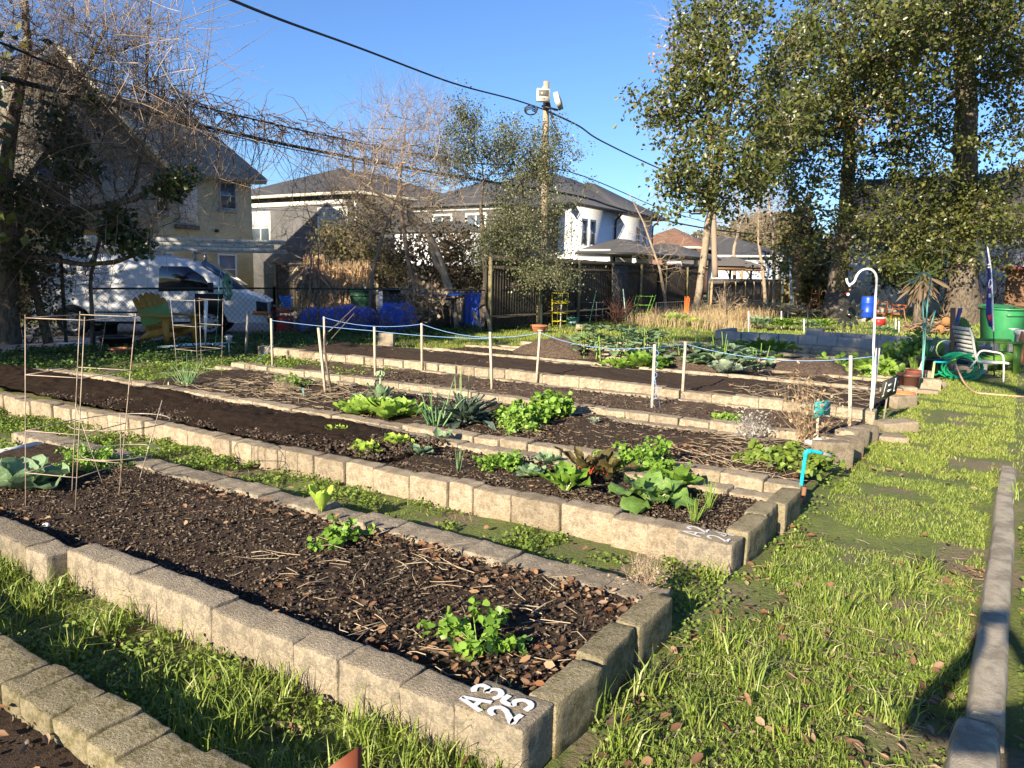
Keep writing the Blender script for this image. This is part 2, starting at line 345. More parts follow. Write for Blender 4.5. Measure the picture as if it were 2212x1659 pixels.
def put_block(s, t, L, D, H, ang=0., z=0., mat=None, label='', group=None, tilt=(0, 0)):
    o = bpy.data.objects.new('concrete_block', get_block(L, D, H, mat or m_block, rb.randrange(3))); COL.objects.link(o)
    o.location = ST(s, t, z); o.rotation_euler = (tilt[0], tilt[1], GANG+ang)
    tag(o, label, 'concrete block', group); BLOCKS.append(o); return o
def block_row(s0, s1, t, D, H, label, group, mat=None, joints=None, wig=.02, tfun=None, gaps=(), lens=(.26, .40), zj=.012):
    """t = front face. blocks run from s1 (right) to s0 (left)"""
    s = s1; k = 0
    while s > s0:
        L = rb.choice([lens[0], lens[1], (lens[0]+lens[1])/2, lens[0]*1.05]) if joints is None else joints[k % len(joints)]
        c = s-L/2; tt = t if tfun is None else tfun(c)
        if not any(g0 < c < g1 for g0, g1 in gaps):
            put_block(c, tt+D/2+rb.uniform(-wig, wig)*.6, L, D, H, rb.uniform(-.02, .02), rb.uniform(-zj, zj)-.02, mat, label, group, (rb.uniform(-.01, .01), rb.uniform(-.012, .012)))
        s -= L; k += 1
H0 = .20
block_row(-5.4, -1.45, 1.10, .19, H0, 'speckled brown concrete block along the nearest bed at the lower left corner', 'blocks of the nearest bed edge', m_block_moss, joints=[.22, .21, .20, .17, .19, .21, .14, .18])
# bed one, marked A3 25
W1 = 'wide flat concrete block in the front edge of the bed marked A3 25'
block_row(-6.6, -1.42, 1.86, .155, H0, W1, 'front edge blocks of the near bed', m_block_old, joints=[.25, .3, .24, .24, .27, .27, .31, .29, .27, .22, .46, .28], tfun=lambda s: 1.88-.10*max(0, min(1, (-3.75-s)/.1)), wig=.012)
block_row(-7.2, -1.24, 3.13, .20, H0*.8, 'flat concrete block in the back edge of the bed marked A3 25', 'back edge blocks of the near bed', m_block_old, joints=[.28, .27, .28, .26, .27, .26, .3], wig=.02, gaps=())
for (s, t, L, an, lb) in [(-1.20, 2.235, .33, 1.52, 'mossy concrete block nearest the painted A3 25 block, in the bed end'), (-1.225, 2.60, .31, 1.60, 'mossy concrete block in the middle of the end of the A3 25 bed'), (-1.215, 2.95, .36, 1.56, 'mossy end block beside the dry plant at the corner of the A3 25 bed')]:
    put_block(s, t, L, .115, H0*1.02, an, -.015, m_block_moss, lb)
# bed two, marked A2 24
block_row(S_LEFT, -1.40, 4.0, .15, H0, 'tall tan concrete block in the front edge of the bed marked A2 24', 'front edge blocks of the A2 24 bed', m_block, tfun=lambda s: 3.96+.10*max(0, min(1, (s+5)/3))-.07*max(0, min(1, (s+2.1)/.7)) - .12*max(0, min(1, (-6.5-s)/2.5)), wig=.018, joints=[.26, .24, .36, .36, .30, .2, .34, .34, .27, .33, .4, .3])
block_row(S_LEFT, -1.26, 5.08, .17, H0*.9, 'tan concrete block in the back edge of the A2 24 bed', 'back edge blocks of the A2 24 bed', m_block, wig=.02)
for (s, t, L, an, lb) in [(-1.19, 4.36, .38, 1.54, 'mossy end block touching the painted A2 24 block'), (-1.205, 4.70, .30, 1.59, 'mossy concrete block in the middle of the end of the A2 24 bed'), (-1.16, 5.06, .42, 1.57, 'long mossy corner block beside the bright blue pipe')]:
    put_block(s, t, L, .13, H0*1.05, an, -.01, m_block_moss, lb)
# bed three
block_row(S_LEFT+.3, -1.16, 5.50, .17, H0*.85, 'tan concrete block in the front edge of the bed with the dark kale', 'front edge blocks of the kale bed', m_block, tfun=lambda s: 5.55-.17*max(0, min(1, (-2.8-s)/2)), wig=.02)
block_row(S_LEFT+1.6, -1.3, 7.28, .16, .11, 'low half-buried concrete block in the back edge of the kale bed', 'back edge blocks of the kale bed', m_block, wig=.03)
# bed four, five
block_row(S_LEFT+1.6, -1.2, 7.55, .17, .16, 'tan concrete block in the front edge of the dry bed with string stakes', 'front edge blocks of the staked bed', m_block, wig=.025)
block_row(S_LEFT+1.6, -1.3, 9.05, .15, .10, 'low concrete block in the back edge of the dry bed with string stakes', 'back edge blocks of the staked bed', m_block, wig=.03)
block_row(S_LEFT, -1.2, 9.27, .17, H0, 'tall tan concrete block in the raised front edge behind the row of stakes', 'front edge blocks of the raised bed behind the stakes', m_block, wig=.025, tfun=lambda s: 9.27+.12*math.sin(s*.8))
# loose blocks at the right ends, fallen out of line
LO = 'blocks out of line along the path'
for (x, y, L, D, H, an, lb) in [
    (1795, 1010, .30, .19, .24, 1.1, 'upright tan block leaning beside the blue pipe, nearest the path'),
    (1825, 990, .30, .16, .2, 1.3, 'tan block behind the leaning one, along the path'),
    (1838, 968, .36, .18, .2, 1.5, 'tan block with a shaded end, third from the blue pipe'),
    (1858, 958, .36, .16, .18, 1.35, 'tan block tipped onto its edge on the path side'),
    (1905, 948, .45, .40, .06, .5, 'flat pale paving slab lying in the grass near the dark sign'),
    (1935, 930, .40, .22, .12, .9, 'tan slab tipped against the flat paving slab'),
    (1945, 878, .38, .2, .16, 1.2, 'tan block with a dark shaded side behind the dark sign'),
    (1912, 918, .42, .3, .05, .2, 'pale slab painted white on one side under the dark sign')]:
    p = toST(G(x, y)); put_block(p[0], p[1], L, D, H, an-.2, -.01, m_block, lb, LO, (rb.uniform(-.06, .06), rb.uniform(-.08, .08)))
# the farther rows, hundreds of small blocks one cannot tell apart: one object
def stuff_rows(rows, name, mat, label):
    mb = MB(); r = random.Random(9)
    for (s0, s1, t, D, H) in rows:
        s = s1
        while s > s0:
            L = r.uniform(.26, .42); c = ST(s-L/2, t+D/2+r.uniform(-.02, .02), H/2-.01)
            mb.box(c, (L-.012, D, H+r.uniform(-.015, .015)), GANG+r.uniform(-.03, .03)); s -= L
    return tag(mb.build(name, mat), label, 'block edging', kind='stuff')
stuff_rows([(-10.6, -1.2, 11.2, .16, .13), (-9.6, -1.2, 11.5, .16, .15), (-9.5, -1.2, 12.85, .16, .12), (-8.9, -1.2, 13.15, .16, .13), (-8.8, -1.2, 14.4, .16, .12), (-8, -1.2, 14.7, .16, .13), (-7.8, -1.2, 16.0, .16, .12), (-7.2, -5.9, 16.3, .16, .12), (-6.6, -1.2, 17.2, .16, .12)],
           'block_edging', m_block, 'rows of small tan blocks edging the far beds')
# paving-sized block standing up in the far grass
p = toST(G(835, 755)); put_block(p[0], p[1], .34, .12, .36, .35, -.02, m_block_old, 'square grey block standing on edge in the grass behind the stakes')
# kerb along the right of the path
m_kerb = M('kerb_concrete', (.36, .31, .23), .9, var=[(.25, .215, .16), (.44, .385, .29), (.33, .28, .2)], scale=5, det=8, bump=.5, bscale=110, fine=(150, .22), spec=.15)
def kerb_piece(s, t0, t1, w, h, tw, ang=0.):
    n = max(3, int((t1-t0)/.1)); T = np.linspace(t0, t1, n); prof = [(-w/2, -.03), (-tw/2-.012, h-.02), (-tw/2, h), (tw/2, h), (tw/2+.012, h-.02), (w/2, -.03)]
    P = np.zeros((n, len(prof), 3))
    for j, (ds, z) in enumerate(prof):
        wob = (fbm(T*7, T*0+j*3.3, 5, 3)-.5)*.014; ss = s+ds+wob+ang*(T-t0)
        P[:, j, :2] = ss[:, None]*AV + T[:, None]*BV; P[:, j, 2] = z+(fbm(T*9, T*0+j*7.1, 8, 3)-.5)*(.008 if z > 0 else 0)
    mb = MB(); mb.grid(P[:, ::-1]); 
    for e in (0, n-1): mb.add(P[e], [list(range(len(prof)))] if e == 0 else [list(range(len(prof)))[::-1]])
    return mb
KL = ['cracked wider kerb length in the photographer\'s shadow at the lower right', 'kerb length just beyond the shadow at the lower right', 'long pale kerb length halfway along the path', 'kerb length broken off beyond the middle of the path', 'last kerb length sinking into the grass']
for (s, t0, t1, w, h, tw, a_), lb in zip([(.02, .3, 2.98, .17, .09, .11, 0), (.045, 3.0, 3.98, .135, .115, .085, 0), (.045, 4.0, 5.6, .135, .11, .085, .01), (.06, 5.62, 6.5, .13, .09, .085, -.01), (.055, 6.53, 7.6, .13, .07, .085, .01)], KL):
    tag(kerb_piece(s, t0, t1, w, h, tw, a_).build('kerb_stone', m_kerb, origin=ST(s, t0)), lb, 'kerb', 'kerb lengths along the path')
tag(kerb_piece(.42, .3, 3.2, .16, .07, .12).build('kerb_stone', m_kerb, origin=ST(.45, .3)), 'low kerb cut off by the right edge at the lower right corner', 'kerb', 'kerb lengths along the path')

# ---- painted marks on the two corner blocks
m_paint = M('white_paint', (.8, .8, .78), .6, var=[(.7, .7, .68)], scale=30, bump=.2)
m_paint_thin = M('white_paint_thin', (.75, .75, .72), .7, var=[(.66, .65, .6), (.8, .8, .78)], scale=60)
GLY = {'A': [[(.0, 0), (.28, 1), (.36, 1), (.66, 0)], [(.12, .36), (.56, .36)]],
       '3': [[(.02, .86), (.2, .98), (.42, .98), (.56, .82), (.5, .62), (.26, .52), (.5, .46), (.64, .28), (.54, .08), (.3, .0), (.04, .1)]],
       '2': [[(.04, .74), (.14, .94), (.36, 1.), (.56, .84), (.52, .6), (.3, .32), (.02, .02), (.3, .05), (.62, .02)]],
       '5': [[(.56, .98), (.12, .96), (.08, .56), (.34, .62), (.56, .46), (.58, .22), (.4, .03), (.06, .06)]],
       '4': [[(.42, 0), (.44, 1), (.02, .36), (.64, .34)]]}
def smooth_line(pts, k=5):
    p = np.array(pts, float); q = [p[0]]
    for i in range(len(p)-1):
        a0 = p[max(i-1, 0)]; b0 = p[i]; c0 = p[i+1]; d0 = p[min(i+2, len(p)-1)]
        for u in np.linspace(0, 1, k+1)[1:]:
            q.append(.5*((2*b0)+(-a0+c0)*u+(2*a0-5*b0+4*c0-d0)*u*u+(-a0+3*b0-3*c0+d0)*u**3))
    return np.array(q)
def painted_text(lines, org, ex, ey, ez, h, sw, sp, th=.0012, wid=1.):
    """lines of text as brush strokes; org top-left, ex reading direction, ey up"""
    mb = MB(); lv = 0
    for li, txt in enumerate(lines):
        x = 0
        for ch in txt:
            for stroke in GLY[ch]:
                pl = smooth_line(stroke, 4) if ch != 'A' and ch != '4' else np.array(stroke, float)
                pl = pl*np.array([h*wid, h]); pl[:, 0] += x; pl[:, 1] -= (li+1)*h+li*sp
                T = np.gradient(pl, axis=0); T /= np.linalg.norm(T, axis=1, keepdims=True)+1e-9; N = np.stack([-T[:, 1], T[:, 0]], 1)
                w = sw*(.85+.3*vnoise(np.arange(len(pl))*.9, np.zeros(len(pl))+lv, 3))
                A_, B_ = pl+N*w[:, None]/2, pl-N*w[:, None]/2
                zz = th+lv*.00025
                P = np.stack([np.array(org)+q[:, :1]*ex+q[:, 1:]*ey+ez*zz for q in (A_, B_)], 1); mb.grid(P); lv += 1
            x += h*.66*wid+h*.16
    return mb
ex3, ey3, ez3 = np.array([*BV, 0]), np.array([*(-AV), 0]), np.array([0, 0, 1.])
bk = put_block(-1.30, 1.985, .29, .20, H0, 0., -.012, m_block_old, 'corner block painted A3 25 in thick white, at the end of the near bed')
bk['_o'] = [0., 0., 0.]
def mark_on(block, mb):
    bpy.context.view_layer.update()
    o = mb.build('painted_mark', m_paint, origin=(0, 0, 0)); o.parent = block; o.matrix_parent_inverse = block.matrix_world.inverted(); return o
z3 = H0-.012+.005
mark_on(bk, painted_text(['A3', '25'], ST(-1.43, 1.895, z3), ex3, ey3, ez3, .100, .021, .022, wid=.95)).location = (0, 0, 0)
bk2 = put_block(-1.305, 4.045, .32, .19, H0, -.03, -.012, m_block_old, 'corner block painted A2 24 in thin white, at the end of the second bed')
o = mark_on(bk2, painted_text(['A2', '24'], ST(-1.445, 3.965, z3), ex3, ey3, ez3, .115, .015, .03, wid=.85)); o.data.materials[0] = m_paint_thin
# ================================================================== BUILDINGS (each in its own frame: x = AV, y = BV)
m_tanbrick = MBRICK('tan_brick', (.62, .50, .29), (.55, .44, .25), (.50, .41, .25), h=.075, w=.24, bump=.8)
m_greybrick = MBRICK('grey_painted_brick', (.13, .125, .12), (.11, .105, .10), (.09, .088, .085), bump=.6)
m_redbrick = MBRICK('red_brick', (.22, .09, .055), (.17, .07, .045), (.25, .2, .16))
m_shingle_b = MLAP('shingle_brown', (.27, .21, .15), (.34, .27, .195), .10, axis='Z', bump=1.)
m_shingle_g = MLAP('shingle_grey', (.085, .082, .078), (.125, .12, .113), .09, axis='Z', bump=.9)
m_siding_w = MLAP('siding_white', (.78, .80, .82), (.74, .76, .79), .16, axis='Z', bump=1., rough=.6)
m_siding_g = MLAP('siding_grey', (.30, .265, .21), (.25, .22, .175), .15, axis='Z', bump=.8)
m_trim = M('trim_white', (.75, .73, .68), .6, var=[(.68, .66, .6)], scale=4)
m_cream = M('trim_cream', (.62, .58, .46), .6, var=[(.55, .51, .4)], scale=4)
m_darkmetal = M('gutter_dark', (.022, .022, .024), .4)
m_glass = M('window_glass', (.05, .07, .09), .06, var=[(.09, .12, .15), (.03, .04, .05)], scale=1.2, spec=.9)
m_blind = M('window_blind', (.42, .45, .46), .5, var=[(.5, .53, .54)], scale=2)
m_whitewall = M('white_plaster', (.80, .79, .76), .75, var=[(.66, .64, .6), (.85, .84, .82)], scale=1.2, det=8)
m_greysid = M('weathered_gable', (.30, .27, .23), .9, var=[(.24, .22, .19)], scale=3)
def house(name, label, s, t, cat='house'): return local_thing(name, label, cat, ST(s, t), GANG)
def hip_roof(mb, x0, x1, y0, y1, ze, zr, over=.4, inset=None, axis='y', th=.12):
    x0 -= over; x1 += over; y0 -= over; y1 += over; xm, ym = (x0+x1)/2, (y0+y1)/2
    ins = (min(x1-x0, y1-y0)/2) if inset is None else inset
    E_ = [(x0, y0, ze), (x1, y0, ze), (x1, y1, ze), (x0, y1, ze)]
    if axis == 'y': R = [(xm, y0+ins, zr), (xm, y1-ins, zr)]; F4 = [[1, 2, 5, 4], [3, 0, 4, 5]]; F3 = [[0, 1, 4], [2, 3, 5]]
    else: R = [(x0+ins, ym, zr), (x1-ins, ym, zr)]; F4 = [[0, 1, 5, 4], [2, 3, 4, 5]]; F3 = [[1, 2, 5], [3, 0, 4]]
    V = np.array(E_+R); b = mb.n; mb.v.append(V); mb.n += 6; mb.f.append(np.array(F4)+b); mb.mi.append(np.zeros(2, int)); mb.f.append(np.array(F3)+b); mb.mi.append(np.zeros(2, int))
    # underside edge
    mb.box((xm, y0+.01, ze-th/2-.004), (x1-x0, .02, th)); mb.box((xm, y1-.01, ze-th/2-.004), (x1-x0, .02, th))
    mb.box((x0+.01, ym, ze-th/2-.004), (.02, y1-y0-.05, th)); mb.box((x1-.01, ym, ze-th/2-.004), (.02, y1-y0-.05, th))
    mb.add(np.array(E_)-np.array([0, 0, th]), [[3, 2, 1, 0]])
def fascia(mb, x0, x1, y0, y1, z, over=.4, h=.14, t=.05):
    x0 -= over+t; x1 += over+t; y0 -= over+t; y1 += over+t
    mb.box(((x0+x1)/2, y0, z-h/2-.01), (x1-x0+t, t, h)); mb.box(((x0+x1)/2, y1, z-h/2-.01), (x1-x0+t, t, h))
    mb.box((x0, (y0+y1)/2, z-h/2-.012), (t, y1-y0-t-.01, h)); mb.box((x1, (y0+y1)/2, z-h/2-.012), (t, y1-y0-t-.01, h))
def window(root, face, u, w, z0, z1, wallpos, frame=m_trim, glass=m_glass, rail=True, fw=.07, proud=.04, sill=True, mull=0, blind=None, label=None):
    """face '+x': wall plane x = wallpos, u along y.  face '-y': wall plane y = wallpos, u along x"""
    def bx(mb, cu, cz, su, sz, d0, d1):
        c = (d0+d1)/2; t = d1-d0
        if face == '+x': mb.box((wallpos+c, cu, cz), (t, su, sz))
        elif face == '-y': mb.box((cu, wallpos-c, cz), (su, t, sz))
    zc = (z0+z1)/2; f = MB()
    bx(f, u, z1-fw/2, w, fw, -.03, proud); bx(f, u, z0+fw/2, w, fw, -.03, proud)
    for sgn in (-1, 1): bx(f, u+sgn*(w/2-fw/2), zc, fw, z1-z0-2*fw-.002, -.03, proud)
    if rail: bx(f, u, zc, w-2*fw-.002, .05, -.02, proud-.012)
    for k in range(mull): bx(f, u-w/2+w*(k+1)/(mull+1), zc, .08, z1-z0-2*fw-.06, -.02, proud-.006)
    fo = f.build('window', frame, root)
    g = MB(); bx(g, u, zc, w-2*fw-.01, z1-z0-2*fw-.01, -.05, .008); go = g.build('pane', glass, fo)
    if blind:
        b_ = MB(); bx(b_, u, zc+(z1-z0)*.22, w-2*fw-.06, (z1-z0)*.42, .010, .013); b_.build('blind', blind, fo)
    if sill:
        s_ = MB(); bx(s_, u, z0-.05, w+.14, .08, 0, .09); s_.build('sill', frame, fo)
    return fo
# ---- tan brick house at the left
h = house('brick_house', 'two-storey cream brick house with brown shingle roof behind the white van', -27.3, 21.6)
MB().box((-5, -8.5, 2.55), (10, 17, 5.5)).build('wall', m_tanbrick, h)
rf = MB(); ze, zr = 5.3, 8.5
for sgn in (1, -1):
    e = -5+sgn*5.45; P0 = [(e, .42, ze-.10), (-5, .42, zr), (-5, -17.4, zr), (e, -17.4, ze-.10)]
    rf.prism(P0 if sgn > 0 else P0[::-1], (0, 0, .13))
ro = rf.build('roof', m_shingle_b, h)
MB().prism([(-10, -.02, 5.3), (0, -.02, 5.3), (-5, -.02, 8.35)], (0, -.2, 0)).build('gable', m_tanbrick, h)
fa = MB(); fa.box((.475, -8.5, 5.17), (.04, 17.8, .2)); fa.beam((.45, .44, 5.19), (-5, .44, 8.47), .04, .2); fa.box((.2, -8.5, 5.09), (.5, 17.6, .03)); fa.build('fascia', M('fascia_grey', (.24, .21, .18), .7), h)
# cross gable facing the garden
mb = MB(); mb.prism([(.5, -11.4, 5.2), (.5, -4.6, 5.2), (.5, -8, 8.3)], (-.5, 0, 0)); mb.box((.25, -8, 4.0), (.5, 6.8, 2.4)); mb.build('gable', m_siding_g, h)
cg = MB()
for sgn in (1, -1):
    P0 = [(.85, -8, 8.45), (.85, -8+sgn*3.9, 4.95), (-5, -8+sgn*3.9, 4.95), (-5, -8, 8.45)]
    cg.prism(P0[::-1] if sgn > 0 else P0, (0, 0, .14))
cg.build('roof', m_shingle_b, h)
bb = MB(); bb.beam((.88, -8, 8.5), (.88, -4.1, 5.0), .05, .22); bb.beam((.88, -8, 8.5), (.88, -11.9, 5.0), .05, .22); bb.build('bargeboard', m_cream, h)
m_brownpane = M('pane_reddish', (.12, .07, .05), .15, var=[(.06, .06, .07)], scale=3, spec=.8)
wf = M('window_frame_dark', (.32, .33, .33), .5)
window(h, '+x', -1.17, .82, 3.93, 5.06, 0, frame=wf)
window(h, '+x', -4.4, 1.2, 3.6, 4.75, 0, frame=wf, glass=m_brownpane)
window(h, '+x', -8.2, 1.1, 3.5, 4.95, .5, frame=m_trim, glass=m_brownpane)
window(h, '+x', -1.3, .9, .9, 2.15, 0, frame=m_trim, glass=M('pane_pinkish', (.25, .22, .22), .2))
window(h, '+x', -4.1, .75, 1.0, 2.15, 0, frame=m_trim, glass=m_blind)
MB().box((.02, -3.0, 4.2), (.06, .78, 2.1)).build('panel', MLAP('panel_white', (.66, .63, .6), (.6, .57, .53), .2), h)
MB().box((.08, -3.1, 3.12), (.12, 1.0, .16)).build('ledge', M('stained_ledge', (.2, .18, .15), .9, var=[(.05, .045, .04)], scale=12), h)
m_dk = MB(); m_dk.box((.05, -1.75, 3.05), (.1, .12, .12)); m_dk.build('vent', m_darkmetal, h)
# ---- grey house
h = house('grey_house', 'dark grey brick house with cream eaves and white paired windows beside the cream house', -30, 30.6)
MB().box((-5.5, 6, 2.7), (11, 12, 5.8)).build('wall', m_greybrick, h)
rf = MB(); hip_roof(rf, -11, 0, 0, 12, 5.75, 7.75, .5, inset=4.6); rf.build('roof', m_shingle_g, h)
f = MB(); fascia(f, -11, 0, 0, 12, 5.75, .5, .16); f.build('eaves', m_cream, h)
for u in (-3.9, -4.9):
    MB().lathe([(.07, 0), (.07, .8), (.12, .82), (.12, .92), (.02, .98)], (u, 4.6, 7.5), 10).build('vent_pipe', M('pipe_dark', (.05, .045, .04), .6), h)
window(h, '-y', -7.9, 1.75, 3.0, 4.9, 0, mull=1, blind=m_blind, fw=.12)
window(h, '-y', -1.9, 2.3, 3.0, 5.0, 0, mull=1, blind=m_blind, fw=.12)
MB().box((-5.5, -.03, 5.25), (9.6, .05, .24)).build('frieze', m_trim, h)
MB().box((-.1, -.05, 4.2), (.18, .07, 2.2)).build('corner_board', m_trim, h)
# lower wing behind the bare trees
MB().box((3.4, 7, 2.5), (6.8, 6, 5.4)).build('wing_wall', m_greybrick, h)
rf = MB(); hip_roof(rf, 0.56, 6.8, 4, 10, 5.3, 6.9, .45, inset=3.2); rf.build('wing_roof', m_shingle_g, h)
window(h, '-y', 2.6, 1.4, 3.2, 4.8, 4, mull=1, fw=.12); window(h, '-y', 4.9, 1.4, 3.2, 4.8, 4, mull=1, fw=.12)
MB().box((3.4, 3.96, 5.05), (6.6, .05, .2)).build('frieze', m_trim, h)
# ---- white garage seen through the trees
h = house('white_garage', 'low bright white outbuilding glimpsed through the middle trees', -28.4, 31.3, 'garage')
MB().box((2.3, 2, 1.8), (4.6, 3.2, 3.9)).build('wall', m_siding_w, h)
rf = MB(); hip_roof(rf, 0, 4.6, .4, 3.6, 3.75, 4.3, .2, axis='x'); rf.build('roof', m_shingle_g, h)
# ---- white two-storey house
h = house('white_house', 'white clapboard two-storey house with dark hip roof and black downspouts behind the dark fence', -22.4, 40.3)
MB().box((-5, 3.1, 2.75), (10, 6.2, 5.9)).build('wall', m_siding_w, h)
MB().box((-5.3, 9.6, 2.75), (9.8, 6.8, 5.9)).build('wall', m_siding_w, h)
rf = MB(); hip_roof(rf, -10, 0, 0, 13, 5.72, 8.35, .5, inset=4.6); rf.build('roof', m_shingle_g, h)
rf = MB(); hip_roof(rf, -7.4, -.1, 6.4, 13, 5.78, 8.05, .52, inset=3.2); rf.build('roof', m_shingle_g, h)
f = MB(); fascia(f, -10, 0, 0, 13, 5.72, .5, .14); f.build('gutter', m_darkmetal, h)
def down(x, y, out):
    p = MB(); p.tube([(x+.5, y, 5.62), (x+.42, y, 5.45), (x+.08, y, 5.15), (x+.06, y, 4.8), (x+.06, y, 2.3)], .06, 6); p.build('downspout', m_darkmetal, h)
down(0, 5.95, 1); down(-.36, 6.55, 1); down(-.36, 12.85, 1)
for (u, w) in ((1.75, .74), (2.85, .74)): window(h, '+x', u, w, 3.35, 4.95, 0, fw=.09, sill=False)
for (u, w) in ((10.5, .7), (11.6, .7)): window(h, '+x', u, w, 3.25, 4.95, -.4, fw=.09, sill=False)
window(h, '-y', -5.5, 1.3, 3.4, 4.9, 0, fw=.1)
cb_ = MB(); cb_.box((.02, -.02, 2.8), (.14, .14, 5.6)); cb_.build('corner_board', m_trim, h)
# porches on the garden side
for (x1, y0, y1) in ((4.1, 1.2, 5.9), (4.4, 7.6, 13.6)):
    rf = MB(); hip_roof(rf, 0.02, x1-.45, y0, y1, 2.92, 3.8, .45, inset=1.9 if y0 < 2 else 2.0); rf.build('porch_roof', m_shingle_g, h)
    f = MB(); fascia(f, .1, x1-.45, y0, y1, 2.92, .45, .13); f.build('gutter', m_darkmetal, h)
    for (px_, py_) in ((x1-.5, y0+.1), (x1-.5, (y0+y1)/2), (x1-.5, y1-.1)):
        MB().box((px_, py_, 1.32), (.22, .22, 2.9)).build('porch_post', m_trim, h)
MB().box((1.0, 1.05, 1.5), (2.3, .1, 3.2)).build('porch_wall', m_siding_w, h)
# ---- houses farther off
def far_house(name, label, p, w, d, ze, zr, mw, mr, fas=m_trim):
    s, t = toST(p); h = house(name, label, s, t)
    MB().box((0, d/2, ze/2), (w, d, ze)).build('wall', mw, h)
    rf = MB(); hip_roof(rf, -w/2, w/2, 0, d, ze, zr, .6); rf.build('roof', mr, h)
    f = MB(); fascia(f, -w/2, w/2, 0, d, ze, .6, .22); f.build('eaves', fas, h); return h
m_shingle_r = MLAP('shingle_russet', (.24, .12, .075), (.3, .16, .1), .12, bump=.8)
h = far_house('brick_house', 'small red brick house with russet roof beyond the white house', AT(1425, 560, 80), 7.0, 7, 4.6, 6.7, m_redbrick, m_shingle_r, m_cream)
window(h, '+x', 3.0, 1.3, 3.0, 4.2, 3.5); window(h, '-y', 1.5, 1.6, 3.0, 4.2, 0)
h = far_house('grey_roof_house', 'low house with wide grey roof and white eaves beyond the wooden gazebos', AT(1535, 560, 82), 13, 9, 3.9, 6.2, m_siding_w, m_shingle_g)
h = far_house('grey_roof_house', 'distant grey-roofed house with white band, right of the gazebos between bare trees', AT(1590, 560, 100), 9, 8, 4.3, 5.6, M('bluegrey_wall', (.28, .31, .36), .7), m_shingle_g)
# gazebos
m_cedar = M('cedar', (.38, .23, .13), .7, var=[(.3, .18, .1), (.44, .28, .17)], scale=6, stretch=(1, 1, 6))
m_metalroof = MLAP('brown_metal_roof', (.19, .165, .13), (.22, .19, .15), .5, axis='Y', bump=.4, rough=.6)
def gazebo(label, p, W=4.6):
    s, t = toST(p); g = local_thing('gazebo', label, 'gazebo', ST(s, t, 0), GANG+.5, 'wooden gazebos behind the light fence')
    r = MB(); hh = W/2+.3; V = [(-hh, -hh, 2.45), (hh, -hh, 2.45), (hh, hh, 2.45), (-hh, hh, 2.45), (0, 0, 3.4)]
    r.add(V, [[0, 1, 4], [1, 2, 4], [2, 3, 4], [3, 0, 4]]); r.add(np.array(V[:4])-[0, 0, .004], [[3, 2, 1, 0]]); r.build('roof', m_metalroof, g)
    for sx in (-1, 1):
        for sy in (-1, 1):
            x, y = sx*(W/2-.1), sy*(W/2-.1); MB().box((x, y, 1.05), (.16, .16, 2.5)).build('post', m_cedar, g)
            br = MB()
            for (dx, dy) in ((-sx, 0), (0, -sy)):
                a = np.linspace(0, math.pi/2, 6); pts = [(x+dx*(.1+.6*(1-math.cos(u))), y+dy*(.1+.6*(1-math.cos(u))), 1.65+.62*math.sin(u)) for u in a]; br.tube(pts, .045, 4)
            br.build('brace', m_cedar, g)
    b_ = MB()
    for sy in (-1, 1): b_.box((0, sy*(W/2-.02), 2.3), (W+.2, .08, .24)); b_.box((sy*(W/2-.02), 0, 2.3), (.08, W-.14, .236))
    b_.build('beam', m_cedar, g)
gazebo('wooden gazebo with brown pyramid roof, the nearer of the two', AT(1527, 590, 60)); gazebo('brown-roofed gazebo standing behind the other gazebo', AT(1578, 590, 66))
# ---- white house behind the big trees at the right
h = house('white_cottage', 'white-walled house with a steep dark roof behind the two big trunks', -7.6, 44.2)
MB().box((3.9, 5, 1.8), (8.6, 10, 4.2)).build('wall', m_whitewall, h)
rf = MB()
for sgn in (1, -1):
    P0 = [(-.8, 5-sgn*5.5, 3.85), (8.6, 5-sgn*5.5, 3.85), (8.6, 5, 7.2), (-.8, 5, 7.2)]; rf.prism(P0 if sgn > 0 else P0[::-1], (0, 0, .15))
rf.build('roof', M('roof_dark_brown', (.10, .085, .075), .9, var=[(.15, .13, .11)], scale=2, bump=.5), h)
MB().box((1.7, -.8, 1.6), (2.6, 1.6, 3.4)).build('porch_wall', m_whitewall, h)
window(h, '-y', 5.4, 1.1, 1.4, 2.7, 0); window(h, '-y', 1.8, .5, 2.5, 3.1, -1.6)
MB().prism([(.3, -1.75, 3.25), (3.1, -1.75, 3.25), (1.7, -1.75, 3.9)], (0, 1.7, 0)).build('porch_roof', m_shingle_g, h)
# brown shed at the right edge
p = toST(AT(2228, 620, 31)); h = house('brown_shed', 'red-brown brick shed with reddish roof edge, cut off at the right edge', p[0], p[1], 'shed')
MB().box((.9, 2, 1.0), (3.6, 4, 2.3)).build('wall', MBRICK('shed_brick', (.25, .13, .07), (.18, .09, .05), (.3, .22, .15)), h)
MB().box((.9, 2, 2.2), (4.1, 4.6, .12)).build('roof', M('reddish_metal', (.3, .08, .07), .5), h)
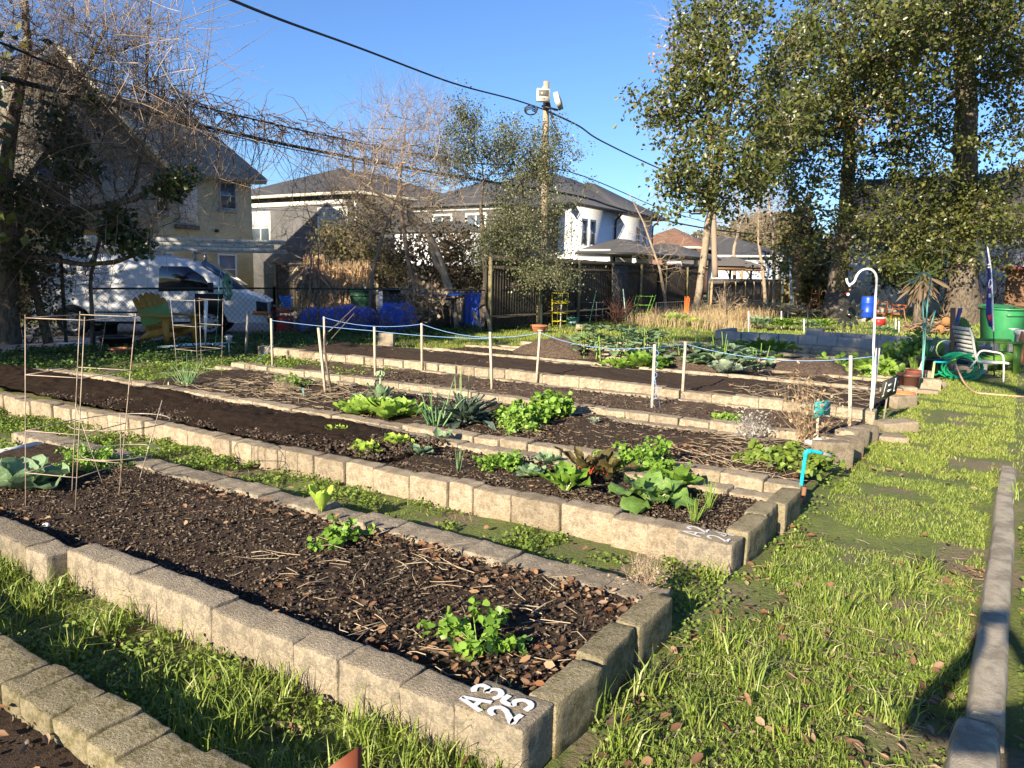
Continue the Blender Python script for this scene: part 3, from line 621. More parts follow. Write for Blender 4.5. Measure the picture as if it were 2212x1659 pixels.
# ================================================================== WOOD FENCES
m_fence_dk = M('fence_old_wood', (.075, .062, .048), .9, var=[(.05, .042, .033), (.11, .09, .07)], scale=3, stretch=(14, 14, 1.2), bump=.4, fine=(50, .2))
m_fence_lt = M('fence_grey_wood', (.20, .175, .15), .9, var=[(.16, .14, .12), (.25, .22, .185)], scale=3, stretch=(14, 14, 1.2), bump=.4, fine=(50, .2))
m_post_lt = M('fence_post', (.42, .29, .16), .85, var=[(.34, .23, .12)], scale=5, stretch=(6, 6, 1))
m_post_dk = M('fence_post_old', (.24, .21, .10), .9, var=[(.16, .14, .08)], scale=5, stretch=(6, 6, 1))
def wood_fence(label, s0, t0, s1, t1, hgt, mb_, mp, pitch=2.3, board=.14, cap=True, rails=(.35, 1.5), base=-.05, side=1, seed=1, name='wooden_fence'):
    r = random.Random(seed); p, q = ST(s0, t0), ST(s1, t1); d = q-p; L = np.linalg.norm(d); d /= L; nrm = np.array([d[1], -d[0], 0])*side; ang = math.atan2(d[1], d[0])
    f = thing(name, label, 'fence', p)
    b_ = MB(); x = 0
    while x < L:
        hh = hgt+r.uniform(-.03, .03); b_.box(p+d*(x+board/2)+np.array([0, 0, base+hh/2]), (board-.012, .02, hh), ang+r.uniform(-.02, .02)); x += board
    b_.build('boards', mb_, f)
    rl = MB()
    for z in rails: rl.box(p+d*L/2+nrm*.035+np.array([0, 0, z]), (L, .04, .09), ang)
    rl.build('rails', mb_, f)
    if cap: MB().box(p+d*L/2+nrm*.02+np.array([0, 0, base+hgt-.07]), (L, .1, .14), ang).build('cap_board', mb_, f)
    x = .1
    while x < L:
        MB().box(p+d*x+nrm*.105+np.array([0, 0, base+(hgt-.05)/2]), (.09, .09, hgt-.05), ang).build('post', mp, f); x += pitch
    return f
f1 = wood_fence('tall dark weathered board fence behind the yellow plant cage', -12.0, 17.0, -12.4, 35.2, 2.12, m_fence_dk, m_post_dk, pitch=2.6, rails=(.4, 1.75), side=1, seed=2)
# stained plywood sheet leaning on it
pp = toST(G(1322, 697)); q = ST(-12.02+.22, pp[1]+0)
o = MB().box((0, 0, .95), (.03, 1.25, 1.95), 0).build('plywood_sheet', M('plywood_grey', (.10, .095, .09), .95, var=[(.05, .045, .045), (.16, .15, .14)], scale=9, det=8), origin=(0, 0, 0)); o.location = ST(-11.82, 25.2, 0); o.rotation_euler = (0, math.radians(-3), GANG); tag(o, 'grey weathered plywood sheet leaning against the dark fence', 'board')
f2 = wood_fence('lower grey-brown fence with lit orange posts in front of the gazebos', -11.35, 33.0, -13.4, 53.5, 1.5, m_fence_lt, m_post_lt, pitch=2.45, side=1, seed=3)
f3 = wood_fence('dark brown board fence beside the grey house, behind the dried corn stalks', -27.1, 22.5, -12.2, 29.5, 1.9, m_fence_dk, m_post_dk, seed=4)
f4 = wood_fence('sunlit yellowish board fence behind the orange plant cage at the right', -13.2, 53.6, -7.2, 50.2, 1.75, M('fence_yellow', (.33, .25, .12), .9, var=[(.22, .17, .09)], scale=4, stretch=(8, 8, 1)), m_post_lt, seed=5)
# ================================================================== CHAIN LINK FENCES
m_link = M('chain_link', (.035, .04, .038), .55, metal=.3)
m_pipe = M('galvanised_pipe_dark', (.05, .065, .06), .5, metal=.4)
def chain_fence(label, pts, hgt, base=0., mesh=.14, wire=.0035, post_r=.035, bottom=0.02, extra_posts=()):
    """pts: world ground points"""
    f = thing('chain_link_fence', label, 'fence', pts[0]); P, Q = [], []
    for a_, b_ in zip(pts[:-1], pts[1:]):
        a_, b_ = np.array(a_, float), np.array(b_, float); d = b_-a_; L = np.linalg.norm(d[:2]); n = int((L+hgt)/mesh)
        for sg in (1, -1):
            for k in range(-int(hgt/mesh)-1, int(L/mesh)+1):
                u0 = k*mesh; u1 = u0+hgt; v0, v1 = 0., 1.
                if u0 < 0: v0 = -u0/hgt
                if u1 > L: v1 = (L-u0)/hgt
                if v1 <= v0: continue
                A0, A1 = (u0+v0*hgt)/L, (u0+v1*hgt)/L
                z0, z1 = (v0, v1) if sg > 0 else (1-v0, 1-v1)
                P.append(a_+d*A0+np.array([0, 0, bottom+z0*(hgt-.03)])); Q.append(a_+d*A1+np.array([0, 0, bottom+z1*(hgt-.03)]))
        MB().beam(a_+[0, 0, hgt], b_+[0, 0, hgt], .04).build('top_rail', m_pipe, f)
        k = max(1, int(round(L/3.0)))
        for i in range(k+1):
            c = a_+d*i/k; MB().lathe([(post_r, -.05), (post_r, hgt+.02), (post_r*1.25, hgt+.02), (.01, hgt+.07)], c, 10).build('post', m_pipe, f)
    MB().sticks(P, Q, wire, wire, 3).build('wire_mesh', m_link, f); return f
g0, g1, g2 = G(203, 742), AT(595, 730, 18.9), AT(1169, 700, 22.0); g1[2] = 0; g2[2] = 0
g0[2] = 0; gl = G(-120, 752); gl[2] = 0
chain_fence('waist-high chain link fence running behind the yellow chair and the tarps', [g0, g1, g2], 1.12)
chain_fence('taller dark chain link fence at the left edge, overgrown by the bare tree', [gl, G(143, 742)*[1, 1, 0]], 1.72)
# ================================================================== TREES
def leafset(mb, C, size, rng, up=.35, droop=.0, aspect=.42, fold=True, nrm=None, dirs=None, mi=0):
    """many little pointed leaves; C (N,3) base points, size scalar or (N,)"""
    N = len(C)
    if N == 0: return
    size = np.broadcast_to(size, (N,))*rng.uniform(.7, 1.25, N)
    d = rng.normal(size=(N, 3)) if dirs is None else dirs + rng.normal(size=(N, 3))*.45
    d[:, 2] -= droop; d /= np.linalg.norm(d, axis=1, keepdims=True)
    n = rng.normal(size=(N, 3)); n[:, 2] += up*2
    if nrm is not None: n = n*.6+nrm
    w = np.cross(n, d); w /= np.linalg.norm(w, axis=1, keepdims=True)+1e-9; n = np.cross(d, w)
    L = size[:, None]; W = L*aspect
    if fold:
        V = np.stack([C, C+d*L*.35+w*W*.8+n*W*.25, C+d*L*.75+w*W+n*W*.3, C+d*L, C+d*L*.75-w*W+n*W*.3, C+d*L*.35-w*W*.8+n*W*.25], 1).reshape(-1, 3)
        b = (np.arange(N)*6)[:, None]
        mb.add(V, np.concatenate([b+[[0, 1, 2, 3]], b+[[0, 3, 4, 5]]]), mi)
    else:
        V = np.stack([C, C+d*L*.55+w*W, C+d*L, C+d*L*.55-w*W], 1).reshape(-1, 3)
        mb.add(V, (np.arange(N)*4)[:, None]+[[0, 1, 2, 3]], mi)
def mst(trunk, trunk_r, T, rng, bias=.35, rt=.006, pw=.42, maxr=None):
    """grow branches from the trunk polyline to every target; returns node arrays"""
    trunk = np.asarray(trunk, float); nt_ = len(trunk)
    d0 = np.min(np.linalg.norm(T[:, None]-trunk[None], axis=2), axis=1); T = T[np.argsort(d0)]
    N = nt_+len(T); P = np.zeros((N, 3)); P[:nt_] = trunk; par = -np.ones(N, int); par[1:nt_] = np.arange(nt_-1)
    pl = np.zeros(N); pl[:nt_] = np.linspace(0, 1, nt_)*.5; k = nt_
    for p in T:
        q = P[:k]; v = p-q; dist = np.linalg.norm(v, axis=1); cost = dist+bias*pl[:k]+np.where(v[:, 2] < -.2*dist, dist*.5, 0)
        cost[:max(1, nt_//3)] += 50
        j = int(np.argmin(cost)); P[k] = p; par[k] = j; pl[k] = pl[j]+dist[j]; k += 1
    cnt = np.zeros(N); ch = np.zeros(N, int)
    for i in range(N-1, 0, -1):
        if cnt[i] == 0: cnt[i] = 1
        cnt[par[i]] += cnt[i]; ch[par[i]] += 1
    R = rt*np.power(np.maximum(cnt, 1), pw)
    R[:nt_] = trunk_r
    if maxr: R[nt_:] = np.minimum(R[nt_:], maxr)
    return P, par, R, ch, nt_
def limb_sticks(mb, P, par, R, rng, nt_, jit=.12, n=4, sel=None):
    idx = np.arange(nt_, len(P)) if sel is None else sel
    A_, B_ = P[par[idx]], P[idx]; ln = np.linalg.norm(B_-A_, axis=1, keepdims=True)
    ra = np.minimum(R[par[idx]], R[idx]*1.35); rb_ = R[idx]
    m1 = A_*.66+B_*.34+rng.normal(size=A_.shape)*ln*jit*.6; m2 = A_*.33+B_*.67+rng.normal(size=A_.shape)*ln*jit*.6
    mb.sticks(A_, m1, ra, ra*.67+rb_*.33, n); mb.sticks(m1, m2, ra*.67+rb_*.33, ra*.33+rb_*.67, n); mb.sticks(m2, B_, ra*.33+rb_*.67, rb_, n)
def sprays(mb, tips, rng, k=4, L=.35, r=.004, up=.3, seg=2, curl=.5, n=3, outward=None):
    """fine twigs at each tip; returns the points along them"""
    N = len(tips); pts = []
    base = np.repeat(tips, k, 0); d = rng.normal(size=(N*k, 3)); d[:, 2] += up
    if outward is not None: d += np.repeat(outward, k, 0)*1.2
    d /= np.linalg.norm(d, axis=1, keepdims=True); ll = L*rng.uniform(.5, 1.3, N*k)
    p = base; rr = r
    for i in range(seg):
        q = p+d*(ll/seg)[:, None]; mb.sticks(p, q, rr, rr*.7, n); pts.append(q); pts.append((p+q)/2)
        d = d+rng.normal(size=d.shape)*curl*.6; d[:, 2] += .05; d /= np.linalg.norm(d, axis=1, keepdims=True); p = q; rr *= .7
    return np.concatenate(pts)
def blob_pts(blobs, n, rng, cull=.0, cs=.5):
    """blobs: (px, py, Y, rx, ry, rd) in pixels / metres"""
    vol = np.array([b[3]*b[4] for b in blobs], float); vol /= vol.sum(); out = []
    for b, v in zip(blobs, vol):
        c = AT(b[0], b[1], b[2]); k = max(3, int(n*v)); u = rng.normal(size=(k, 3)); u /= np.linalg.norm(u, axis=1, keepdims=True)
        u *= rng.uniform(0, 1, k)[:, None]**.4; sc = b[2]/FOC
        out.append(c+u*np.array([b[3]*sc, b[5], b[4]*sc]))
    P = np.concatenate(out)
    if cull > 0: P = P[fbm(P[:, 0]*cs+P[:, 1]*.3*cs, P[:, 2]*cs+P[:, 1]*.4*cs, 3, 2) > cull]
    return P
def px_path(pts): return np.array([AT(*p) for p in pts])
def dense(path, n):
    path = np.asarray(path, float); u = np.linspace(0, len(path)-1, n); i = np.minimum(u.astype(int), len(path)-2); f = (u-i)[:, None]
    return path[i]*(1-f)+path[i+1]*f
def trunk_mesh(path, rads, n=10, seed=0, rough=.06):
    k = max(8, len(path)*5); P = dense(path, k); R_ = np.interp(np.linspace(0, 1, k), np.linspace(0, 1, len(rads)), rads)
    mb = MB().tube(P, R_, n); V = mb.v[0]; c = np.repeat(P, n, 0); d = V-c
    f = 1+(fbm(V[:, 0]*6+V[:, 1]*5, V[:, 2]*2.5, seed, 3)-.5)*rough*6; mb.v[0] = c+d*f[:, None]; return mb
m_bark = M('bark_grey_brown', (.15, .12, .09), .95, var=[(.09, .07, .055), (.21, .175, .135), (.12, .10, .075)], scale=5, det=8, stretch=(3, 3, 1), bump=.9, bscale=25, spec=.1)
m_bark_l = M('bark_light', (.36, .29, .21), .95, var=[(.27, .21, .15), (.44, .36, .27)], scale=6, det=8, bump=.7, bscale=30, spec=.1)
m_twig = M('twigs_brown', (.17, .125, .09), .9, var=[(.12, .09, .07), (.24, .18, .13), (.14, .11, .08)], island=True, spec=.15)
m_twig_l = M('twigs_light', (.38, .29, .21), .9, var=[(.26, .2, .15), (.46, .37, .28)], island=True, spec=.15)
m_oak = M('leaves_evergreen_oak', (.06, .08, .014), .38, var=[(.10, .12, .022), (.035, .052, .012), (.15, .165, .04), (.05, .07, .015), (.22, .20, .05)], island=True, spec=.6, transl=.25)
m_ever = M('leaves_grey_green', (.10, .115, .045), .42, var=[(.17, .18, .09), (.06, .07, .024), (.13, .14, .06)], island=True, spec=.5, transl=.15)
m_ivy = M('leaves_ivy', (.03, .05, .013), .4, var=[(.05, .08, .02), (.02, .035, .01), (.10, .12, .04)], island=True, spec=.5, transl=.1)
m_brown = M('leaves_dry', (.40, .22, .11), .8, var=[(.5, .3, .17), (.28, .15, .08)], island=True, transl=.2)
m_olive = M('leaves_far', (.11, .105, .04), .7, var=[(.16, .14, .06), (.07, .075, .03), (.2, .155, .08)], island=True, transl=.2)
def leafy_tree(name, label, trunk, tr, blobs, ntar, leafmat, lsize, per, seed, cat='tree', group=None, bark=None, rt=.008, k=3, L=.45, cull=.38, cs=.5, droop=.25, twig=None, extra=None, maxr=.2, pw=.42, aspect=.3, nseg=2, up_=.15):
    rng = np.random.RandomState(seed); trunk = np.asarray(trunk, float); t = thing(name, label, cat, trunk[0]*[1, 1, 0], group)
    trunk_mesh(trunk, tr, 12, seed).build('trunk', bark or m_bark, t, smooth=True)
    T = blob_pts(blobs, ntar, rng, cull, cs); dt = dense(trunk, len(trunk)*6)
    P, par, R, ch, n0 = mst(dt, np.interp(np.linspace(0, 1, len(dt)), np.linspace(0, 1, len(tr)), tr)*.9, T, rng, rt=rt, maxr=maxr, pw=pw)
    b = MB(); limb_sticks(b, P, par, R, rng, n0, .10, 5); 
    tips = P[n0:][(R[n0:] < rt*3.0)]; out = tips-P[par[n0:][(R[n0:] < rt*3.0)]]; out /= np.linalg.norm(out, axis=1, keepdims=True)+1e-9
    pts = sprays(b, tips, rng, k, L, rt*.55, up_, nseg, outward=out)
    b.build('branches', twig or bark or m_bark, t)
    lf = MB(); C = np.repeat(pts, per, 0)+rng.normal(size=(len(pts)*per, 3))*L*.14; leafset(lf, C, lsize, rng, droop=droop, aspect=aspect, fold=lsize > .07)
    lf.build('crown', leafmat, t)
    if extra: extra(t, rng, P, n0)
    return t, len(C)
def bare_tree(name, label, trunks, ntar, blobs, seed, mat, rt=.005, k=4, L=.7, group=None, bark=None, cull=0., up=.4, maxr=.08, pw=.45, seg=3, cat='tree', jit=.1, curl=.5, stick_n=3):
    """trunks: list of (path, radii)"""
    rng = np.random.RandomState(seed); t = thing(name, label, cat, trunks[0][0][0]*[1, 1, 0], group); b = MB()
    alln = []
    for i, (pa, ra) in enumerate(trunks):
        trunk_mesh(pa, ra, 8, seed+i).build('trunk', bark or mat, t, smooth=True); alln.append(dense(pa, len(pa)*6))
    T = blob_pts(blobs, ntar, rng, cull)
    near = np.argmin([np.min(np.linalg.norm(T[:, None]-a_[None], axis=2), axis=1) for a_ in alln], axis=0)
    for i, (pa, ra) in enumerate(trunks):
        Ti = T[near == i]
        if len(Ti) < 2: continue
        P, par, R, ch, n0 = mst(alln[i], np.interp(np.linspace(0, 1, len(alln[i])), np.linspace(0, 1, len(ra)), ra)*.85, Ti, rng, rt=rt, maxr=maxr, pw=pw)
        limb_sticks(b, P, par, R, rng, n0, jit, 4)
        m_ = R[n0:] < rt*3; tips = P[n0:][m_]; out = tips-P[par[n0:][m_]]; out /= np.linalg.norm(out, axis=1, keepdims=True)+1e-9
        sprays(b, tips, rng, k, L, rt*.6, up, seg, curl, stick_n, outward=out)
    b.build('branches', mat, t); return t
# ---- the big evergreen oaks at the right
def g_(x, y): return G(x, y)
def dry_sprays(pxs):
    def f(t, rng, P, n0):
        mb = MB()
        for (x, y, Y, n, r) in pxs:
            c = AT(x, y, Y); leafset(mb, c+rng.normal(size=(n, 3))*r, .13, rng, droop=.6, aspect=.22)
        mb.build('dry_leaves', m_brown, t)
    return f
tB = [G(1803, 690), AT(1808, 640, 32.6), AT(1814, 560, 32.4), AT(1826, 470, 32.), AT(1832, 380, 32), AT(1836, 280, 31.5), AT(1828, 180, 31), AT(1815, 90, 31)]
leafy_tree('oak_tree', 'large evergreen oak with a pale mottled trunk, left of the darker big trunk', tB, [.58, .43, .35, .3, .27, .22, .16, .1],
    [(1600, 70, 29, 120, 90, 3), (1740, 50, 29, 150, 110, 4), (1860, 60, 29, 150, 110, 4), (1740, 210, 29, 120, 110, 3.5), (1850, 200, 29, 110, 110, 3), (1690, 320, 29, 80, 80, 2.5), (1800, 330, 30, 110, 110, 3), (1880, 350, 30, 100, 90, 3),
     (1860, 470, 30, 110, 60, 3), (1740, 470, 30, 60, 80, 2), (1710, 560, 30, 40, 50, 1.5), (1940, 440, 30, 90, 70, 3), (1960, 530, 30, 80, 60, 2.5), (1880, 560, 29, 50, 30, 2), (2010, 480, 30, 60, 60, 2)], 900, m_oak, .145, 2, 11, rt=.011, L=.9, k=4, maxr=.15, cull=.475, cs=.75, nseg=3,
    extra=dry_sprays([(1730, 500, 27, 26, .3), (1862, 262, 26, 60, .5), (1720, 560, 28, 20, .3), (1630, 30, 26, 30, .4)]))
tC = [G(2078, 697), AT(2078, 620, 30.), AT(2080, 520, 30), AT(2086, 400, 29.7), AT(2085, 300, 29.5), AT(2088, 200, 29.3), AT(2080, 90, 29), AT(2075, -30, 29)]
leafy_tree('oak_tree', 'massive dark oak trunk with ivy at its foot, beside the green wheeled bin', tC, [.85, .55, .46, .42, .40, .36, .3, .22],
    [(2000, 80, 26, 150, 100, 4), (2120, 70, 26, 130, 100, 4), (2200, 100, 26, 120, 110, 4), (1960, 190, 26, 100, 90, 3), (2070, 210, 26, 80, 80, 3), (2200, 480, 27, 90, 40, 3), (2130, 540, 29, 60, 40, 2), (2000, 30, 23, 220, 60, 3), (2210, 280, 26, 60, 60, 2), (2000, 330, 28, 50, 80, 2), (2070, 450, 29, 70, 60, 1), (2030, 560, 29, 60, 50, 1.5), (2130, 420, 29, 50, 60, 2)], 800, m_oak, .14, 2, 12, rt=.012, L=.9, k=4, maxr=.22, cull=.485, cs=.75, nseg=3)
tA = [G(1503, 686), AT(1508, 640, 30), AT(1520, 560, 30), AT(1530, 480, 30), AT(1545, 420, 29.5), AT(1560, 330, 29), AT(1580, 220, 28.5), AT(1590, 110, 28)]
leafy_tree('oak_tree', 'slender leaning oak with light bark beside the light fence, leafy from mid-height up', tA, [.16, .135, .13, .14, .10, .085, .07, .05],
    [(1540, 130, 24, 90, 110, 2.5), (1600, 200, 24, 100, 110, 2.5), (1500, 230, 24, 90, 80, 2), (1500, 330, 24, 80, 80, 2), (1580, 350, 24, 100, 90, 2.5), (1480, 410, 25, 60, 60, 1.5), (1540, 430, 25, 60, 40, 1.5), (1430, 240, 24, 50, 30, 1.2), (1640, 400, 24, 60, 50, 1.5), (1660, 130, 24, 90, 120, 3), (1650, 290, 24, 90, 80, 3)], 620, m_oak, .14, 2, 13, bark=m_bark_l, rt=.007, L=.75, k=4, maxr=.05, cull=.46, cs=.85, nseg=3)
# bare tree with a few dry leaves at the top left of the oaks
bare_tree('bare_tree', 'leafless tree with a few russet leaves, reaching above the slender oak', [(px_path([(1545, 600, 38), (1540, 420, 38), (1530, 250, 38), (1515, 120, 38), (1505, -20, 38)]), [.16, .12, .09, .06, .03])], 130,
    [(1480, 60, 38, 90, 80, 3), (1520, 150, 38, 80, 80, 3), (1560, 40, 38, 80, 60, 3), (1450, 250, 38, 60, 70, 2), (1460, 380, 38, 50, 60, 2)], 21, m_twig_l, rt=.011, k=4, L=1.1)
mbx = MB(); rngx = np.random.RandomState(5); Cx = blob_pts([(1490, 95, 38, 50, 50, 1.5), (1440, 130, 38, 40, 30, 1)], 260, rngx); leafset(mbx, Cx, .17, rngx, droop=.5, aspect=.3)
bt = [o for o in COL.objects if o.name.startswith('bare_tree') and o.type == 'EMPTY'][0]; mbx.build('dry_leaves', m_brown, bt)
# ---- off-frame trees that shade the far beds and the left margin (they stand outside the picture)
leafy_tree('oak_tree', 'evergreen tree standing behind the photographer, out of the picture, whose shade falls on the far beds', [ST(3.2, -7), ST(3., -6.9, 3), ST(1.8, -6, 6), ST(0, -5, 7.6), ST(-2.2, -4, 8.3)], [.3, .25, .2, .15, .08], [], 0, m_oak, .1, 1, 1) if False else None
def shade_tree(label, trunk, tr, cents, n, seed, ls=.2):
    rng = np.random.RandomState(seed); t = thing('shade_tree', label, 'tree', trunk[0]*[1, 1, 0]); trunk_mesh(trunk, tr, 8, seed).build('trunk', m_bark, t, smooth=True)
    T = np.concatenate([np.array(c)+rng.normal(size=(n, 3))*np.array(sc)*.5 for c, sc in cents]); T = T[T[:, 2] > 1.2]
    P, par, R, ch, n0 = mst(dense(trunk, 20), np.linspace(tr[0], tr[-1], 20), T, rng, rt=.01, maxr=.1); b = MB(); limb_sticks(b, P, par, R, rng, n0); pts = sprays(b, T, rng, 3, .6, .006, .1); b.build('branches', m_bark, t)
    l = MB(); leafset(l, np.repeat(pts, 2, 0)+rng.normal(size=(len(pts)*2, 3))*.12, ls, rng, aspect=.34, fold=False); l.build('crown', m_oak, t)
shade_tree('tree behind the camera whose shade falls on the far beds, itself out of the picture', np.array([ST(3.4, -8), ST(3.2, -7.8, 3), ST(2., -6.5, 6), ST(0, -5.2, 7.6), ST(-2.2, -4.2, 8.3)]), [.3, .25, .2, .15, .08], [(ST(-3.2, -3.6, 8.6), (2.6, 3.2, .8)), (ST(-5.2, -3.2, 8.4), (1.8, 2.4, .6)), (ST(-1.2, -3.4, 8.7), (1.6, 2.4, .7))], 90, 31)
shade_tree('leafy tree left of the picture whose shade falls on the chair and the van', np.array([ST(-21, -1), ST(-20.9, -.9, 2), ST(-20.6, -.5, 4), ST(-20.3, 0, 6)]), [.25, .2, .15, .08], [(ST(-19.5, .5, 5.2), (4.6, 3.4, 3.4)), (ST(-15.6, 1.0, 3.4), (3.6, 3.0, 2.6)), (ST(-14.2, 2.0, 4.2), (3.0, 2.5, 2.0))], 420, 32)
# ---- bare tangle at the left edge
rngL = np.random.RandomState(7)
t1 = [(px_path([(18, 742, 14.6), (16, 650, 14.6), (22, 540, 14.5), (8, 400, 14.4), (30, 250, 14.2), (60, 120, 14), (50, -60, 14)]), [.22, .17, .15, .13, .10, .07, .05]),
      (px_path([(20, 470, 14.4), (110, 462, 14), (200, 450, 13.8), (290, 430, 13.6), (340, 400, 13.4), (420, 350, 13.2)]), [.09, .075, .06, .05, .035, .015]),
      (px_path([(10, 560, 14.6), (90, 555, 14.3), (180, 572, 14), (250, 566, 13.8), (320, 540, 13.6), (330, 470, 13.4)]), [.06, .05, .04, .04, .03, .02]),
      (px_path([(105, 742, 15), (80, 640, 15), (50, 560, 14.8), (40, 420, 14.6), (120, 300, 14.6), (170, 180, 14.4), (230, 60, 14.4)]), [.09, .07, .06, .06, .05, .04, .02]),
      (px_path([(200, 740, 15.2), (195, 600, 15.2), (225, 480, 15), (292, 400, 15), (320, 260, 15), (316, 120, 15), (330, -40, 15)]), [.035, .035, .035, .04, .03, .02, .012])]
def in_view(b): return b
bare_tree('tangled_tree', 'dense leafless thicket tree hung with vines at the left edge', t1, 1900,
    [(60, 80, 13.8, 150, 120, 1.6), (60, 250, 13.8, 140, 120, 1.6), (180, 150, 14, 130, 130, 1.5), (270, 110, 14.2, 120, 140, 1.2), (150, 330, 13.8, 150, 110, 1.4), (280, 330, 13.8, 130, 90, 1.2), (60, 460, 13.8, 120, 90, 1.2), (220, 470, 13.8, 130, 70, 1.2), (380, 320, 13.6, 70, 80, .8), (130, 580, 14.6, 140, 70, .8), (40, 640, 14.6, 90, 80, .7), (370, 440, 13.5, 60, 50, .6)],
    41, m_twig, rt=.0042, k=4, L=.62, bark=m_bark, maxr=.05, seg=3, jit=.16, curl=.75)
tl = [o for o in COL.objects if o.name == 'tangled_tree'][0]
# ivy on it
iv = MB(); C = blob_pts([(145, 270, 13.7, 60, 70, .6), (170, 360, 13.7, 60, 60, .6), (60, 420, 13.7, 60, 50, .5), (200, 520, 13.9, 110, 38, .7), (120, 480, 13.9, 70, 40, .6), (300, 540, 13.5, 40, 22, .4), (390, 385, 13.3, 45, 30, .4), (360, 410, 13.3, 50, 25, .4), (250, 470, 13.6, 40, 35, .4), (60, 560, 14.6, 60, 60, .5), (190, 220, 13.7, 40, 30, .4), (265, 505, 13.7, 55, 25, .4)], 5200, rngL, .42, 1.6)
leafset(iv, C, .085, rngL, droop=.3, aspect=.42); iv.build('ivy_leaves', m_ivy, tl)
# long thin vines swinging through it
vn = MB()
for k in range(430):
    x0, y0 = rngL.uniform(-40, 430), rngL.uniform(-20, 480); Y = rngL.uniform(13.2, 15); c = AT(x0, y0, Y); a = rngL.uniform(0, 6.28); L = rngL.uniform(.6, 2.2)
    u = np.linspace(0, 1, 8); cur = rngL.uniform(-.6, .6); bend = rngL.uniform(-.5, .8)
    pts = np.stack([c[0]+math.cos(a)*L*u+cur*u*u*.5, c[1]+u*rngL.uniform(-.4, .4), c[2]+math.sin(a)*L*u-bend*u*u*L*.6], 1)
    if x0 > 300 and c[2] < 3: continue
    vn.tube(pts, np.linspace(.007, .003, 8), 3, caps=False)
vn.build('vines', m_twig_l, tl)
# tall straight whips
wh = MB()
for k in range(60):
    x0 = rngL.uniform(60, 440); y0 = rngL.uniform(180, 330); c = AT(x0, y0, 14.5); top = AT(x0+rngL.uniform(-50, 60), rngL.uniform(-60, 90), 14.5)
    u = np.linspace(0, 1, 7)[:, None]; pts = c*(1-u)+top*u+np.array([rngL.uniform(-.3, .3), 0, 0])*(u*(1-u))
    wh.tube(pts, np.linspace(.012, .003, 7), 3, caps=False)
    for j in range(5):
        q = pts[rngL.randint(1, 7)]; wh.sticks([q], [q+np.array([rngL.uniform(-.5, .5), rngL.uniform(-.3, .3), rngL.uniform(.1, .5)])], .004, .002, 3)
wh.build('shoots', m_twig, tl)
# ---- the trees in the middle
C3 = lambda x, y, Y: AT(493.7+x*.29767, 274.3+y*.29767, Y)
trM = [(np.array([C3(1650, 1460, 21.5), C3(1610, 1200, 21.5), C3(1570, 1080, 21.5), C3(1535, 960, 21.5), C3(1440, 740, 21.3), C3(1300, 620, 21), C3(1180, 540, 21), C3(960, 400, 20.8), C3(820, 280, 20.5)]), [.13, .11, .10, .09, .08, .07, .055, .04, .02]),
       (np.array([C3(1575, 1090, 21.5), C3(1500, 980, 21.4), C3(1465, 860, 21.4), C3(1440, 760, 21.3)]), [.08, .065, .06, .05])]
bare_tree('bare_tree', 'leaning bare tree with a pale forked trunk behind the stakes', trM, 420, [(870, 380, 21, 120, 90, 1.6), (800, 330, 21, 100, 70, 1.4), (900, 300, 21, 90, 110, 1.5), (950, 450, 21, 80, 70, 1.4), (760, 450, 21, 70, 80, 1.2), (860, 500, 21, 90, 50, 1.4)], 51, m_twig_l, rt=.006, k=4, L=.8, bark=m_bark_l, maxr=.035, seg=3, jit=.14, curl=.6)
bare_tree('bare_tree', 'thin upright bare tree with straight shoots, left of the forked pale trunk', [(np.array([C3(1340, 1470, 22), C3(1350, 1200, 22), C3(1300, 950, 22), C3(1260, 650, 22), C3(1235, 430, 22), C3(1275, 120, 22), C3(1280, -60, 22)]), [.07, .065, .06, .055, .045, .03, .012]),
    (np.array([C3(1370, 1200, 22), C3(1400, 1150, 22), C3(1310, 1000, 22)]), [.05, .04, .03])], 200, [(870, 250, 22, 90, 90, 1.5), (830, 330, 22, 80, 60, 1.3), (900, 400, 22, 60, 90, 1.2), (930, 300, 22, 60, 80, 1.2)], 52, m_twig, rt=.005, k=5, L=.9, maxr=.03, seg=3, up=.8, jit=.1)
bare_tree('bare_tree', 'dark slim bare tree leaning right, among the dried corn stalks', [(np.array([C3(1020, 1430, 20.5), C3(1040, 1080, 20.5), C3(1110, 800, 20.5), C3(1190, 590, 20.5), C3(1260, 420, 20.5), C3(1420, 380, 20.3)]), [.05, .045, .045, .035, .025, .012])], 150, [(770, 440, 20.5, 80, 90, 1.2), (700, 400, 20.5, 70, 70, 1.), (830, 420, 20.5, 70, 60, 1.)], 53, m_twig, rt=.0045, k=4, L=.7, maxr=.025, seg=3, jit=.16, curl=.7)
bare_tree('bare_tree', 'pair of thin dark saplings growing through the fence beside the corn stalks', [(np.array([C3(570, 1470, 19.2), C3(590, 1200, 19.2), C3(600, 900, 19.2), C3(640, 640, 19.2)]), [.03, .025, .02, .01]), (np.array([C3(650, 1470, 19.5), C3(655, 1100, 19.5), C3(650, 850, 19.5), C3(560, 560, 19.5)]), [.03, .025, .02, .01])], 130, [(660, 470, 19.3, 70, 90, 1.), (620, 560, 19.3, 70, 60, 1.), (690, 580, 19.3, 60, 50, .8)], 54, m_twig, rt=.004, k=4, L=.6, maxr=.016, seg=3, curl=.8)
tE = [C3(1875, 1480, 22), C3(1845, 1330, 22), C3(1870, 1120, 22), C3(1850, 800, 22), C3(1830, 600, 22), C3(1850, 380, 22)]
